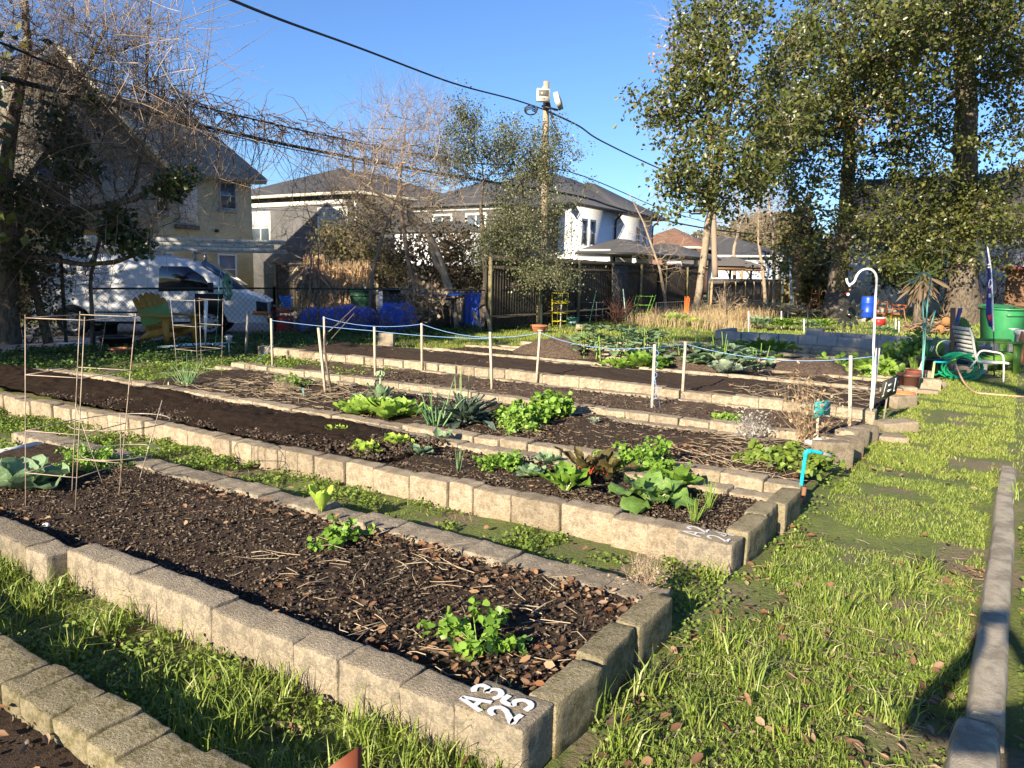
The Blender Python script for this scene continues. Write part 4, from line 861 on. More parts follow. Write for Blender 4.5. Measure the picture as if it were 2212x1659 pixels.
leafy_tree('evergreen_tree', 'dark evergreen tree with small grey-green leaves in front of the floodlight pole', tE, [.14, .11, .09, .07, .05, .02],
    [(1010, 330, 22, 60, 70, 1.1), (1070, 300, 22, 60, 60, 1.), (1000, 420, 22, 60, 60, 1.2), (1100, 370, 22, 80, 60, 1.3), (1180, 340, 22, 50, 60, 1.), (1200, 420, 22, 60, 60, 1.), (1080, 460, 22, 90, 60, 1.5), (1060, 540, 22, 80, 50, 1.4), (1150, 520, 22, 80, 60, 1.3), (1190, 600, 21, 50, 28, .9), (1120, 600, 22, 70, 35, 1.2), (980, 500, 22, 50, 50, 1.), (1240, 310, 22, 18, 50, .5), (1090, 250, 22, 14, 30, .4), (1010, 260, 22, 20, 40, .5), (1040, 470, 22, 60, 90, 1.)], 850, m_ever, .065, 3, 61, rt=.005, L=.6, k=4, up_=.8, maxr=.04, cull=.43, cs=1.2, aspect=.3, nseg=3, cat='tree')
# cut stumps at its foot
for (pts, lb) in (([(1040, 710, 20.8), (1030, 690, 20.8), (1022, 672, 20.8)], 'short pale sawn-off stem leaning left at the foot of the dark evergreen'), ([(1060, 712, 20.6), (1055, 690, 20.6), (1045, 662, 20.6)], 'taller pale sawn-off stem at the foot of the dark evergreen')):
    P_ = px_path(pts); P_[0][2] = 0; o = trunk_mesh(P_, [.06, .05, .05], 8, 3).build('tree_stump', m_bark_l, smooth=True, origin=P_[0]); tag(o, lb, 'stump', 'sawn stems under the evergreen')
# ---- brush behind the chain link fence
def bush(name, label, blobs, ntw, nl, mat, lmat, seed, ls=.07, L=.5, r=.004, cat='bush', group=None, up=.6, base=None, ground=None):
    rng = np.random.RandomState(seed); b0 = blobs[0]; base = base if base is not None else AT(b0[0], b0[1], b0[2])*[1, 1, 0]
    t = thing(name, label, cat, base, group); T = blob_pts(blobs, ntw, rng); T[:, 2] = np.maximum(T[:, 2], .03)
    root = np.array([base, base+[0, 0, .25]]) if ground is None else ground
    P, par, R, ch, n0 = mst(np.array([base+np.array([0, 0, .05*i]) for i in range(4)]), .02, T, rng, rt=r, maxr=.03, bias=.6)
    s_ = MB(); limb_sticks(s_, P, par, R, rng, n0, .15, 3); pts = sprays(s_, T, rng, 4, L, r*.7, up, 2); s_.build('stems', mat, t)
    if nl: l = MB(); leafset(l, pts[rng.randint(0, len(pts), nl)]+rng.normal(size=(nl, 3))*.04, ls, rng, droop=.2); l.build('leaves', lmat, t)
    return t
m_olive2 = M('leaves_olive', (.13, .13, .045), .6, var=[(.18, .16, .06), (.09, .1, .03), (.22, .17, .08)], island=True, transl=.2)
bush('brush', 'olive-brown brush above the dried corn stalks, in front of the grey house', [(760, 540, 24, 70, 50, 1.), (820, 560, 24, 70, 45, 1.), (720, 520, 24, 40, 40, .8), (860, 600, 24, 60, 40, 1.), (790, 480, 24, 60, 40, 1.)], 420, 4200, m_twig_l, m_olive2, 71, ls=.09)
bush('brush', 'brown leafy brush between the forked pale trunk and the dark evergreen', [(900, 610, 24, 80, 35, 1.), (980, 600, 24, 80, 45, 1.), (1050, 620, 24, 80, 40, 1.), (930, 540, 24, 80, 50, 1.), (1000, 540, 23.5, 60, 50, .8)], 480, 4600, m_twig_l, M('leaves_brownish', (.22, .15, .08), .8, var=[(.12, .1, .04), (.3, .2, .11), (.08, .085, .03)], island=True, transl=.2), 72, ls=.10)
bush('brush', 'dark bare brush along the fence behind the yellow tunnel toy car', [(1130, 640, 23.5, 90, 40, .5), (1190, 660, 23.5, 40, 40, .4)], 130, 800, m_twig, m_ivy, 73, ls=.07)
bush('brush', 'low dark bare brush in front of the blue tarps', [(640, 690, 18.3, 80, 28, .4), (760, 690, 18.8, 90, 24, .4), (870, 690, 19.6, 90, 24, .4)], 200, 300, m_twig, m_brown, 74, ls=.05, L=.4)
bush('dead_shrub', 'fallen dead branch with curled dry leaves leaning before the blue tarp', [(890, 640, 18.6, 30, 14, .3), (930, 650, 18.6, 30, 16, .3), (905, 660, 18.6, 30, 14, .3)], 60, 420, m_twig_l, M('leaves_dead_tan', (.30, .22, .13), .9, var=[(.2, .14, .09), (.38, .29, .18)], island=True), 75, ls=.09, base=G(842, 700))
bush('brush', 'dark tangle of leafless stems under the bare tree, left of the van', [(60, 690, 15.0, 120, 45, .4), (30, 620, 15, 80, 60, .4), (110, 620, 15, 50, 60, .3)], 160, 900, m_twig, m_ivy, 76, ls=.06, L=.45)
# ---- trees beyond the light fence and at the right
for k, (tr, bl, seed, lb, n) in enumerate([
    ([(1655, 660, 38), (1650, 600, 38), (1638, 520, 38), (1640, 420, 38)], [(1650, 470, 38, 40, 70, 2), (1620, 430, 38, 40, 60, 2)], 81, 'thin bare tree nearest the right end of the light fence', 70),
    ([(1672, 662, 36), (1672, 600, 36), (1670, 500, 36), (1655, 400, 36)], [(1680, 440, 36, 40, 80, 2)], 82, 'second thin bare trunk right of the light fence, beside a reddish pole', 60),
    ([(1440, 690, 31), (1436, 640, 31), (1425, 580, 31), (1390, 480, 31), (1360, 420, 31)], [(1400, 480, 31, 50, 70, 1.4), (1460, 520, 31, 40, 70, 1.2), (1430, 570, 31, 50, 50, 1.)], 83, 'small multi-stemmed bare tree against the end of the dark fence', 90),
    ([(1590, 600, 70), (1585, 540, 70), (1600, 480, 70), (1590, 430, 70)], [(1590, 450, 70, 60, 60, 4), (1560, 480, 70, 60, 40, 4), (1640, 470, 70, 60, 50, 4)], 84, 'pale distant bare tree with a fan-shaped crown above the gazebos', 150)]):
    P_ = px_path(tr); P_[0][2] = min(P_[0][2], 0); Y = tr[0][2]; sc = Y/36
    bare_tree('bare_tree', lb, [(P_, np.array([.09, .08, .06, .04, .02][:len(tr)])*sc)], n, bl, seed, m_twig_l, rt=.007*sc, k=4, L=1.*sc, bark=m_bark_l, maxr=.04*sc, seg=2, group='bare trees near the light fence')
def far_mass(name, label, blobs, n, mat, seed, ls, cat):
    rng = np.random.RandomState(seed); P_ = blob_pts(blobs, n, rng, .35, .35); P_ = P_[P_[:, 2] > -.3]; mb = MB(); leafset(mb, P_, ls, rng, fold=False, aspect=.5)
    tw = MB(); k = len(P_)//6; q = P_[:k]; tw.sticks(q, q+rng.normal(size=(k, 3))*[.4, .4, .9], .012, .004, 3)
    o = mb.build(name, mat); tag(o, label, cat, kind='stuff'); return o
far_mass('far_woods', 'far-off line of olive and brown woods beyond the gazebos', [(1480, 560, 95, 80, 40, 6), (1600, 560, 95, 100, 50, 6), (1700, 560, 95, 90, 60, 6), (1560, 530, 95, 80, 40, 6), (1780, 560, 90, 80, 60, 6), (1660, 510, 95, 90, 50, 6)], 16000, m_olive, 91, .55, 'woods')
far_mass('far_woods', 'brown leafless woods behind the white house at the far right', [(2190, 560, 62, 100, 100, 5), (2220, 440, 62, 80, 90, 5), (1790, 590, 60, 40, 60, 4)], 9000, M('woods_brown', (.13, .09, .06), .9, var=[(.09, .065, .045), (.18, .13, .09)], island=True), 92, .4, 'woods')
bush('evergreen_bush', 'bushy evergreen thicket left of the pale mottled trunk', [(1740, 560, 38, 55, 60, 1.5), (1765, 620, 38, 45, 60, 1.5), (1720, 480, 38, 40, 50, 1.2)], 260, 6500, m_twig_l, m_olive2, 93, ls=.17, L=.7, r=.008)
bush('ivy_bush', 'dark hanging greenery below the canopy in front of the white cottage wall', [(1960, 560, 33, 60, 50, 1.), (1930, 600, 33, 50, 30, .8), (2010, 600, 33, 50, 40, .8)], 160, 2600, m_bark, m_ivy, 94, ls=.15, L=.6, r=.008)
for (x0, y0, Y, sd, lb) in ((2150, 640, 33, 95, 'bare twiggy bush between the dark trunk and the brown shed'), (2200, 560, 33, 96, 'leafless tangled bush above the brown shed at the right edge')):
    bush('brush', lb, [(x0, y0-70, Y, 55, 90, 1.), (x0+20, y0-20, Y, 60, 60, 1.)], 150, 0, m_twig, None, sd, L=.9, r=.007)
# ================================================================== GRASS, WEEDS, LITTER
def blades(mb, C, h, w, rng, lean=.5, segs=2):
    N = len(C); h = np.broadcast_to(h, (N,))*rng.uniform(.55, 1.3, N); w = np.broadcast_to(w, (N,))*rng.uniform(.7, 1.2, N)
    a = rng.uniform(0, 2*math.pi, N); l = rng.uniform(.1, 1, N)*lean
    d = np.stack([np.cos(a), np.sin(a), np.zeros(N)], 1); f = rng.uniform(0, 2*math.pi, N); sd = np.stack([np.cos(f), np.sin(f), np.zeros(N)], 1)
    up = np.array([0, 0, 1.])
    m_ = C+up*(h*.55)[:, None]+d*(h*l*.35)[:, None]; t = C+up*(h*(1-.45*l))[:, None]+d*(h*l*1.05)[:, None]
    W = w[:, None]/2
    V = np.stack([C-sd*W, C+sd*W, m_+sd*W*.85, m_-sd*W*.85, t], 1).reshape(-1, 3); b = (np.arange(N)*5)[:, None]
    mb.add(V, b+[[0, 1, 2, 3]]); mb.add(np.zeros((0, 3)), np.zeros((0, 3), int)) if False else None
    mb.f.append(b+[[3, 2, 4]]+(mb.n-len(V))); mb.mi.append(np.zeros(N, int))
def pts_in(rng, s0, s1, t0, t1, n, thr=None, sc=3., seed=0, soft=.06):
    S = rng.uniform(s0, s1, n); T = rng.uniform(t0, t1, n)
    if thr is not None:
        v = fbm(S*sc+seed*7.3, T*sc, seed, 3); k = v+rng.uniform(-soft, soft, n) > thr; S, T = S[k], T[k]
    P = S[:, None]*AV+T[:, None]*BV; return np.column_stack([P, ground_z(P[:, 0], P[:, 1])]), S, T
def cull_view(P, margin=120):
    q = P-np.array([0, 0, EYE]); dz = q@FWD; x = CX+FOC*(q@RT)/np.maximum(dz, .01); y = CY-FOC*(q@UP)/np.maximum(dz, .01)
    return (dz > .3) & (x > -margin) & (x < REFW+margin) & (y < 1659+margin*1.5)
rng = np.random.RandomState(101)
m_grass = M('grass_blades', (.21, .30, .04), .45, var=[(.29, .38, .06), (.13, .21, .03), (.38, .40, .12), (.20, .28, .04)], island=True, spec=.45, transl=.3)
m_grass_b = M('grass_bright', (.24, .30, .045), .5, var=[(.32, .37, .07), (.17, .24, .035), (.38, .38, .11)], island=True, spec=.4, transl=.3)
m_weed = M('weed_leaves', (.15, .22, .03), .5, var=[(.21, .29, .045), (.09, .15, .02), (.28, .35, .07)], island=True, spec=.4, transl=.25)
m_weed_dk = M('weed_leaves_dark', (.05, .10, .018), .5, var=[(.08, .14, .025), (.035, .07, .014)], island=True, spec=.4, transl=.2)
m_litter = M('dead_leaves', (.22, .12, .06), .75, var=[(.32, .19, .10), (.12, .06, .035), (.38, .26, .16), (.07, .045, .03), (.28, .12, .05)], island=True, transl=.1)
m_straw = M('straw_bits', (.45, .35, .22), .8, var=[(.34, .25, .15), (.55, .46, .32), (.2, .14, .09)], island=True)
def grass_zone(name, label, zones, mat, seed):
    """zones: (s0,s1,t0,t1, n, h, w, thr, lean)"""
    r = np.random.RandomState(seed); mb = MB()
    for k, (s0, s1, t0, t1, n, h, w, thr, lean) in enumerate(zones):
        P, S, T = pts_in(r, s0, s1, t0, t1, n, thr, 2.4, seed+k); m_ = cull_view(P); P = P[m_]
        if len(P): blades(mb, P-np.array([0, 0, .01]), h, w, r, lean)
    return tag(mb.build(name, mat), label, 'grass', kind='stuff')
grass_zone('grass', 'green grass growing on the path and between the nearer beds', [
    (-1.05, -.03, .9, 4, 34000, .05, .0048, .40, 1.2), (-1.05, -.03, 4, 8, 30000, .04, .0055, .43, 1.2),
    (-1.04, -.03, 1.2, 4.2, 1700, .10, .0055, .54, 1.1),
    (-6, -1.25, 1.30, 1.86, 7000, .07, .005, .46, 1.), (-6, -2.2, 1.3, 1.84, 5200, .15, .0065, .46, .9),
    (-2.2, -1.0, 1.32, 1.88, 2200, .15, .006, .5, .9), (-1.2, -.8, 1.1, 1.8, 1700, .12, .0055, .45, .9),
    (-8.5, -1.2, 3.33, 3.98, 2600, .05, .005, .52, 1.), (.2, 2.2, 1.2, 9, 12000, .08, .006, .45, .9),
    (-11, -1.3, 5.26, 5.5, 1200, .05, .006, .5, .8), (-11, -1.3, 7.3, 7.6, 1600, .06, .007, .45, .8), (-6, -1.3, .2, 1.05, 300, .1, .006, .5, .9)], m_grass, 201)
grass_zone('grass', 'sunny yellow-green grass farther along the path and over the far beds', [
    (-1.1, .1, 7, 18, 42000, .045, .009, .37, 1.), (.1, 3.5, 7, 20, 24000, .05, .01, .41, 1.),
    (-11.8, -5.4, 11.5, 17.5, 40000, .085, .011, .40, .8), (-5.4, -1.2, 11.2, 17.2, 9000, .07, .01, .52, .8), (-14, -1, 17.2, 24, 30000, .09, .016, .42, .8), (-1, 9, 17, 27, 24000, .07, .016, .42, .8),
    (-9, -1.2, 9.05, 9.27, 2000, .06, .008, .45, .8), (-10, -1.2, 11.15, 11.5, 2400, .07, .009, .45, .8), (-10, -1.2, 12.9, 13.2, 1800, .07, .009, .4, .8),
    (-12, 12, 24, 40, 26000, .1, .03, .42, .8)], m_grass_b, 202)
def weed_zone(name, label, zones, mat, seed):
    r = np.random.RandomState(seed); mb = MB()
    for k, (s0, s1, t0, t1, n, h, ls, thr) in enumerate(zones):
        P, S, T = pts_in(r, s0, s1, t0, t1, n, thr, 3.2, seed+k, .04); m_ = cull_view(P); P = P[m_]; N = len(P)
        if not N: continue
        hv = h*(.3+.9*fbm(P[:, 0]*5, P[:, 1]*5, seed+3, 2))*r.uniform(.4, 1.2, N); P[:, 2] += hv
        leafset(mb, P, ls, r, up=1.4, aspect=.55, fold=ls < .03)
        k2 = r.rand(N) < .35; q = P[k2]; mb.sticks(q-np.column_stack([r.normal(size=(len(q), 2))*.012, hv[k2]]), q, .0011, .0008, 3)
    return tag(mb.build(name, mat), label, 'weeds', kind='stuff')
weed_zone('ground_cover', 'low round-leaved weeds between and around the beds', [
    (-6.5, -1.2, 1.31, 1.86, 9500, .05, .018, .48), (-6.5, -1.25, 0., 1.1, 6000, .08, .024, .47), (-1.2, -.05, .9, 4.5, 8000, .025, .014, .52),
    (-9.5, -5., 3.34, 3.97, 13000, .07, .020, .44), (-5., -1.15, 3.34, 3.97, 7000, .045, .019, .47), (-11.5, -1.2, 5.26, 5.52, 5000, .06, .024, .45), (-11.6, -1.2, 7.2, 7.62, 9000, .06, .026, .45),
    (-7.2, -5, 2.1, 3.1, 6500, .10, .024, .44), (-9.3, -6, 2.0, 3.15, 5000, .1, .024, .46), (-4.6, -1.3, 2.05, 3.1, 420, .05, .022, .6), (.15, 1.5, 1, 6, 7000, .06, .022, .45),
    (-5.8, -1.3, 3.0, 3.12, 160, .05, .02, .5), (-11.4, -1.2, 9.0, 9.3, 3500, .06, .03, .47), (-10.8, -1.3, 11.2, 11.5, 3000, .07, .035, .45), (-11.4, -8, 7.6, 9.1, 7000, .09, .034, .48), (-11.3, -9, 5.6, 7.3, 4200, .09, .034, .5),
    (-1.2, -1.0, 3.5, 9, 1100, .035, .018, .48), (-3.2, -1.2, 9.2, 11.4, 2500, .08, .03, .5)], m_weed, 211)
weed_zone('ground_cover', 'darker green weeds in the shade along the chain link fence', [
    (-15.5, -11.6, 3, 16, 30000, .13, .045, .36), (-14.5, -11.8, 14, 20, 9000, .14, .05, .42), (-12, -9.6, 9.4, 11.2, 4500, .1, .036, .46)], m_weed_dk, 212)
# taller grass tufts that stand out in front
def tuft(s, t, n, h, w, seed, lean=.75, r=.04): 
    rr = np.random.RandomState(seed); P = np.column_stack([rr.normal(size=(n, 2))*r, np.zeros(n)])+ST(s, t, 0); return P
tf = MB(); rr = np.random.RandomState(9)
TUFTS = [(1075, 1615, 60, .22), (880, 1540, 36, .20), (1010, 1600, 30, .16), (520, 1590, 50, .17), (600, 1540, 40, .16), (430, 1560, 40, .18), (330, 1500, 30, .16), (760, 1610, 40, .17), (870, 1630, 40, .15), (1290, 1540, 40, .16), (1400, 1500, 40, .17), (1500, 1560, 50, .16), (1620, 1480, 50, .17), (1700, 1590, 50, .16), (1760, 1420, 40, .16),
         (1820, 1330, 40, .18), (1900, 1300, 40, .18), (1960, 1280, 50, .2), (1560, 1400, 40, .15), (1350, 1620, 50, .15), (1800, 1530, 50, .16), (1930, 1560, 50, .15), (2000, 1240, 40, .16), (150, 1440, 50, .18), (230, 1380, 50, .2), (70, 1330, 50, .2), (300, 1330, 40, .16), (180, 1270, 40, .16), (60, 1250, 40, .16), (1140, 1120, 14, .12), (1540, 1250, 30, .13), (1480, 1310, 30, .12), (1670, 1250, 30, .14), (2180, 1080, 30, .16)]
for (x, y, n, h) in TUFTS:
    g = G(x, y); P = np.column_stack([rr.normal(size=(n, 2))*.035, np.zeros(n)])+g*[1, 1, 0]; P[:, 2] = -.01; blades(tf, P, h, .0062, rr, .95)
tag(tf.build('grass_tufts', m_grass), 'longer grass tufts standing up in the foreground', 'grass', kind='stuff')
# leaf litter
def litter(mb, P, size, r, flat=.8):
    N = len(P); a = r.uniform(0, 6.28, N); d = np.stack([np.cos(a), np.sin(a), r.uniform(-.15, .35, N)], 1); d /= np.linalg.norm(d, axis=1, keepdims=True)
    n = r.normal(size=(N, 3))*.45; n[:, 2] += 1; w = np.cross(n, d); w /= np.linalg.norm(w, axis=1, keepdims=True); n = np.cross(d, w)
    L = (size*.72*r.uniform(.25, 1.4, N))[:, None]; W = L*r.uniform(.10, .34, N)[:, None]; c = r.uniform(.05, .35, N)[:, None]*L
    size_ = 1
    V = np.stack([P, P+d*L*.35+w*W+n*c*.6, P+d*L*.75+w*W*.9+n*c*.7, P+d*L+n*c*.4, P+d*L*.75-w*W*.9+n*c*.8, P+d*L*.35-w*W+n*c*.6, P+d*L*.5-n*c*.1], 1).reshape(-1, 3)
    b = (np.arange(N)*7)[:, None]; mb.add(V, np.concatenate([b+[[0, 1, 6]], b+[[1, 2, 6]], b+[[2, 3, 6]], b+[[3, 4, 6]], b+[[4, 5, 6]], b+[[5, 0, 6]]]))
lt = MB(); r = np.random.RandomState(303)
for (s0, s1, t0, t1, n, sz, z, thr) in [(-1.1, -.05, .9, 4.2, 520, .062, .012, .5), (-1.1, -.1, 1.3, 3.6, 260, .07, .02, .56), (-6, -1.2, 1.3, 1.86, 620, .06, .015, .5), (-6, -1.3, -.2, 1.08, 900, .075, .12, .42), (-2.9, -1.28, 2.05, 3.12, 560, .055, .135, .5), (-4.5, -1.28, 2.95, 3.12, 330, .055, .14, .35), (-1.75, -1.28, 2.1, 3.12, 260, .055, .14, .38),
    (-6.5, -2.9, 2.05, 3.1, 200, .05, .14, .56), (-6.5, -1.2, 2.0, 2.1, 200, .05, .14, .4), (-9, -1.2, 3.33, 3.98, 420, .055, .02, .5), (-5, -1.28, 5.65, 7.25, 620, .05, .11, .5), (-2.4, -1.25, 5.7, 6.6, 420, .05, .12, .42), (-3.9, -1.3, 4.2, 5.05, 160, .04, .14, .5), (.15, 2, 1, 5, 420, .07, .015, .46), (-.15, .0, 1, 5, 120, .06, .015, .4), (-11, -4, 5.6, 7.3, 260, .06, .11, .5), (-1.1, -.05, 4, 8, 160, .06, .02, .55), (-11, -1.3, 9.5, 12.8, 300, .06, .13, .55)]:
    P, S, T = pts_in(r, s0, s1, t0, t1, n, thr, 2.6, int(n), .1); P[:, 2] = z+r.uniform(0, .012, len(P)); m_ = cull_view(P); litter(lt, P[m_], sz, r)
tag(lt.build('leaf_litter', m_litter), 'fallen brown leaves scattered over soil, path and aisles', 'dead leaves', kind='stuff')
st_ = MB()
for (s0, s1, t0, t1, n, L, rad, z, thr) in [(-6, -1.28, 2.05, 3.12, 800, .035, .0012, .135, None), (-3.2, -1.3, 2.1, 3.1, 90, .16, .0028, .14, None), (-6, -1.2, 1.3, 1.85, 500, .06, .0013, .015, None), (-1.1, 0, 1, 5, 900, .07, .0013, .02, .48), (-3.9, -1.3, 4.2, 5.1, 500, .04, .0012, .14, None), (-9, -1.3, 5.65, 7.25, 1300, .07, .0018, .11, .45), (-8.6, -6.3, 5.7, 7.0, 260, .3, .003, .13, .45), (-2.2, -1.3, 5.7, 7.2, 160, .2, .0025, .12, None), (-9, -1.3, 7.7, 9, 500, .08, .002, .09, .5), (-3, -1.3, 9.4, 12, 160, .3, .003, .15, None)]:
    P, S, T = pts_in(r, s0, s1, t0, t1, n, thr, 2.6, 7, .1); P[:, 2] = z+r.uniform(0, .01, len(P)); P = P[cull_view(P)]; N = len(P); a = r.uniform(0, 6.28, N); l = L*r.uniform(.4, 1.3, N)
    d = np.stack([np.cos(a), np.sin(a), r.uniform(-.05, .25, N)], 1)*l[:, None]; md = P+d*.5+r.normal(size=(N, 3))*l[:, None]*.06; st_.sticks(P, md, rad, rad*.9, 3); st_.sticks(md, P+d, rad*.9, rad*.5, 3)
tag(st_.build('straw', m_straw), 'straw bits and thin broken stems lying on the soil', 'straw', kind='stuff')
# soil crumbs
cl = MB()
for (s0, s1, t0, t1, n, sz, z) in [(-5.5, -1.28, 2.03, 3.13, 8000, .010, .128), (-6, -1.3, 0, 1.1, 1200, .011, .11), (-9, -3.9, 4.16, 5.08, 6000, .016, .185), (-3.9, -1.28, 4.18, 5.08, 5000, .011, .132), (-8, -1.28, 5.65, 7.2, 5000, .016, .10), (-8, -1.28, 7.7, 9.05, 2500, .016, .075), (-1.1, -.05, 1.0, 5, 1800, .01, .005)]:
    P, S, T = pts_in(r, s0, s1, t0, t1, n, None); z0 = z+(fbm(S*2.2, T*2.2, 2, 3)-.5)*.03; P[:, 2] = z0; P = P[cull_view(P)]; N = len(P)
    sc = sz*r.uniform(.3, 1.3, N)**1.0; o_ = np.array([[1, 0, 0], [0, 1, 0], [-1, 0, 0], [0, -1, 0], [0, 0, .8], [0, 0, -.6]])
    V = (P[:, None]+o_[None]*sc[:, None, None]*r.uniform(.6, 1.3, (N, 6, 1))).reshape(-1, 3); b = (np.arange(N)*6)[:, None]
    cl.add(V, np.concatenate([b+[[0, 1, 4]], b+[[1, 2, 4]], b+[[2, 3, 4]], b+[[3, 0, 4]], b+[[1, 0, 5]], b+[[2, 1, 5]], b+[[3, 2, 5]], b+[[0, 3, 5]]]))
tag(cl.build('soil_crumbs', M('crumbs', (.06, .042, .03), .95, var=[(.03, .02, .014), (.10, .075, .055), (.05, .034, .024), (.2, .16, .12)], island=True, spec=.1)), 'crumbs and clods of soil on the beds', 'soil', kind='stuff')
# dry grass band before the fences
dg = MB(); P, S, T = pts_in(np.random.RandomState(5), -10.5, -6.8, 22.5, 26, 2600, .42, .6, 4); m_ = cull_view(P); blades(dg, P[m_], .42, .014, rng, .6)
P, S, T = pts_in(np.random.RandomState(6), -12, -8, 24, 34, 3000, .4, .6, 4); blades(dg, P[cull_view(P)], .5, .02, rng, .6)
tag(dg.build('dry_grass', M('dry_grass', (.42, .31, .17), .8, var=[(.5, .4, .25), (.3, .2, .1), (.36, .3, .12)], island=True, transl=.2)), 'band of tall dry grass in front of the fences', 'dry grass', kind='stuff')
# ================================================================== VEGETABLES
def leaf(mb, base, az, L, W, e0, e1, seed=0, wavy=.12, cup=.15, stem=.25, prof='oval', nu=8, nv=5, mi=0, twist=0.):
    """one curved leaf: e0, e1 = elevation angles at base and tip (radians)"""
    u = np.linspace(0, 1, nu); el = e0+(e1-e0)*u**1.2; du = L/(nu-1); dh = np.array([math.cos(az), math.sin(az), 0]); sd0 = np.array([-dh[1], dh[0], 0])
    mid = np.zeros((nu, 3)); nn = np.zeros((nu, 3))
    for i in range(nu):
        d = dh*math.cos(el[i])+np.array([0, 0, math.sin(el[i])]); nn[i] = -dh*math.sin(el[i])+np.array([0, 0, math.cos(el[i])])
        if i: mid[i] = mid[i-1]+d*du
    v = np.linspace(-1, 1, nv); uu = np.clip((u-stem)/(1-stem), 0, 1)
    if prof == 'oval': w = np.sin(np.pi*np.clip(uu*.92+.06, 0, 1))**.75
    elif prof == 'round': w = np.sqrt(np.clip(1-(2*uu*.97-.97)**2, 0, 1))
    elif prof == 'strap': w = np.clip(uu*5, 0, 1)*np.clip((1-uu)*3.2, 0, 1)**.6
    else: w = np.clip(uu*3, 0, 1)*(1-uu*.25)*np.clip((1-uu)*6+.15, 0, 1)**.5           # spoon / lettuce
    w = np.where(u < stem, .10, np.maximum(w, .10))*W/2
    P = np.zeros((nu, nv, 3)); ph = seed*1.7
    for j, vv in enumerate(v):
        off = cup*W*(vv*vv)+wavy*W*abs(vv)**1.5*np.sin(u*9+ph+vv*2.2)*(w/(W/2))+wavy*.5*W*abs(vv)*np.sin(u*23+ph*2+vv*5)
        tw = sd0*math.cos(twist)+np.array([0, 0, math.sin(twist)])
        P[:, j] = mid+tw*(w*vv)[:, None]+nn*off[:, None]
    mb.grid(P+np.array(base), mi)
def rosette(name, label, cat, n, L, W, mat, seed, e0=(1.2, .4), e1=(.6, -.4), r0=.015, group=None, stemmat=None, **kw):
    t = local_thing(name, label, cat, group=group); mb = MB(); r = random.Random(seed)
    for i in range(n):
        f = i/max(1, n-1); az = i*2.4+r.uniform(-.3, .3); l = L*(.6+.4*f)*r.uniform(.85, 1.12)
        leaf(mb, (math.cos(az)*r0*f, math.sin(az)*r0*f, .0), az, l, W*r.uniform(.85, 1.1)*(.7+.3*f), e0[0]+(e0[1]-e0[0])*f+r.uniform(-.12, .12), e1[0]+(e1[1]-e1[0])*f+r.uniform(-.25, .25), seed+i*3, **kw)
    mb.build('leaves', mat, t, smooth=True); return t
def M2(name, col, var, rough=.42, transl=.25, vein=None):
    mt = M(name, col, rough, var=var, scale=14, det=4, transl=transl, spec=.45, bump=.5, bscale=60); return mt
m_let = M2('lettuce', (.34, .50, .05), [(.45, .60, .09), (.26, .42, .04)], transl=.35)
m_let2 = M2('lettuce_green', (.24, .40, .05), [(.33, .48, .08), (.18, .32, .04)], transl=.3)
m_cab = M2('cabbage_leaf', (.17, .28, .13), [(.25, .36, .19), (.12, .22, .09)])
m_cab2 = M2('cabbage_grey', (.27, .34, .22), [(.36, .42, .3), (.2, .28, .15)])
m_kale = M2('dark_kale', (.055, .085, .06), [(.085, .12, .085), (.035, .06, .04)], rough=.5, transl=.08)
m_chard = M2('chard_green', (.12, .25, .02), [(.2, .34, .04), (.08, .18, .015)], transl=.3)
m_chardr = M2('chard_red', (.10, .10, .025), [(.16, .13, .04), (.07, .05, .02), (.10, .17, .03)], transl=.25)
m_redstem = M('red_stem', (.5, .05, .03), .4); m_palestem = M('pale_stem', (.5, .55, .3), .5); m_greenst = M('green_stem', (.2, .32, .06), .5)
m_pars = M('celery_leaves', (.15, .29, .03), .45, var=[(.24, .4, .055), (.1, .2, .02)], island=True, spec=.45, transl=.28)
m_onion = M('onion_leaves', (.12, .22, .09), .4, var=[(.18, .3, .12), (.08, .16, .06)], island=True)
m_strap = M('chive_leaves', (.2, .34, .05), .4, var=[(.28, .42, .08), (.14, .25, .04)], island=True, transl=.2)
def feathery(name, label, cat, n, H, seed, mat=None, spread=.6, ls=.035, group=None, leaflets=9):
    t = local_thing(name, label, cat, group=group); st = MB(); lf = MB(); r = np.random.RandomState(seed)
    for i in range(n):
        az = i*2.4+r.uniform(-.3, .3); el = r.uniform(.35, 1.35); l = H*r.uniform(.6, 1.1); d = np.array([math.cos(az)*math.cos(el)*spread*1.6, math.sin(az)*math.cos(el)*spread*1.6, math.sin(el)])
        u = np.linspace(0, 1, 5)[:, None]; pts = d*l*u+np.array([0, 0, -.25*l])*(u**3)*math.cos(el); st.tube(pts, np.linspace(.0035, .0012, 5), 4, caps=False)
        for k in range(3):
            c = pts[-1]*(1-.18*k)+r.normal(size=3)*.01; m_ = leaflets; C = c+r.normal(size=(m_, 3))*l*.09; leafset(lf, C, ls, r, up=.8, aspect=.5)
    st.build('stems', m_greenst, t); lf.build('leaves', mat or m_pars, t); return t
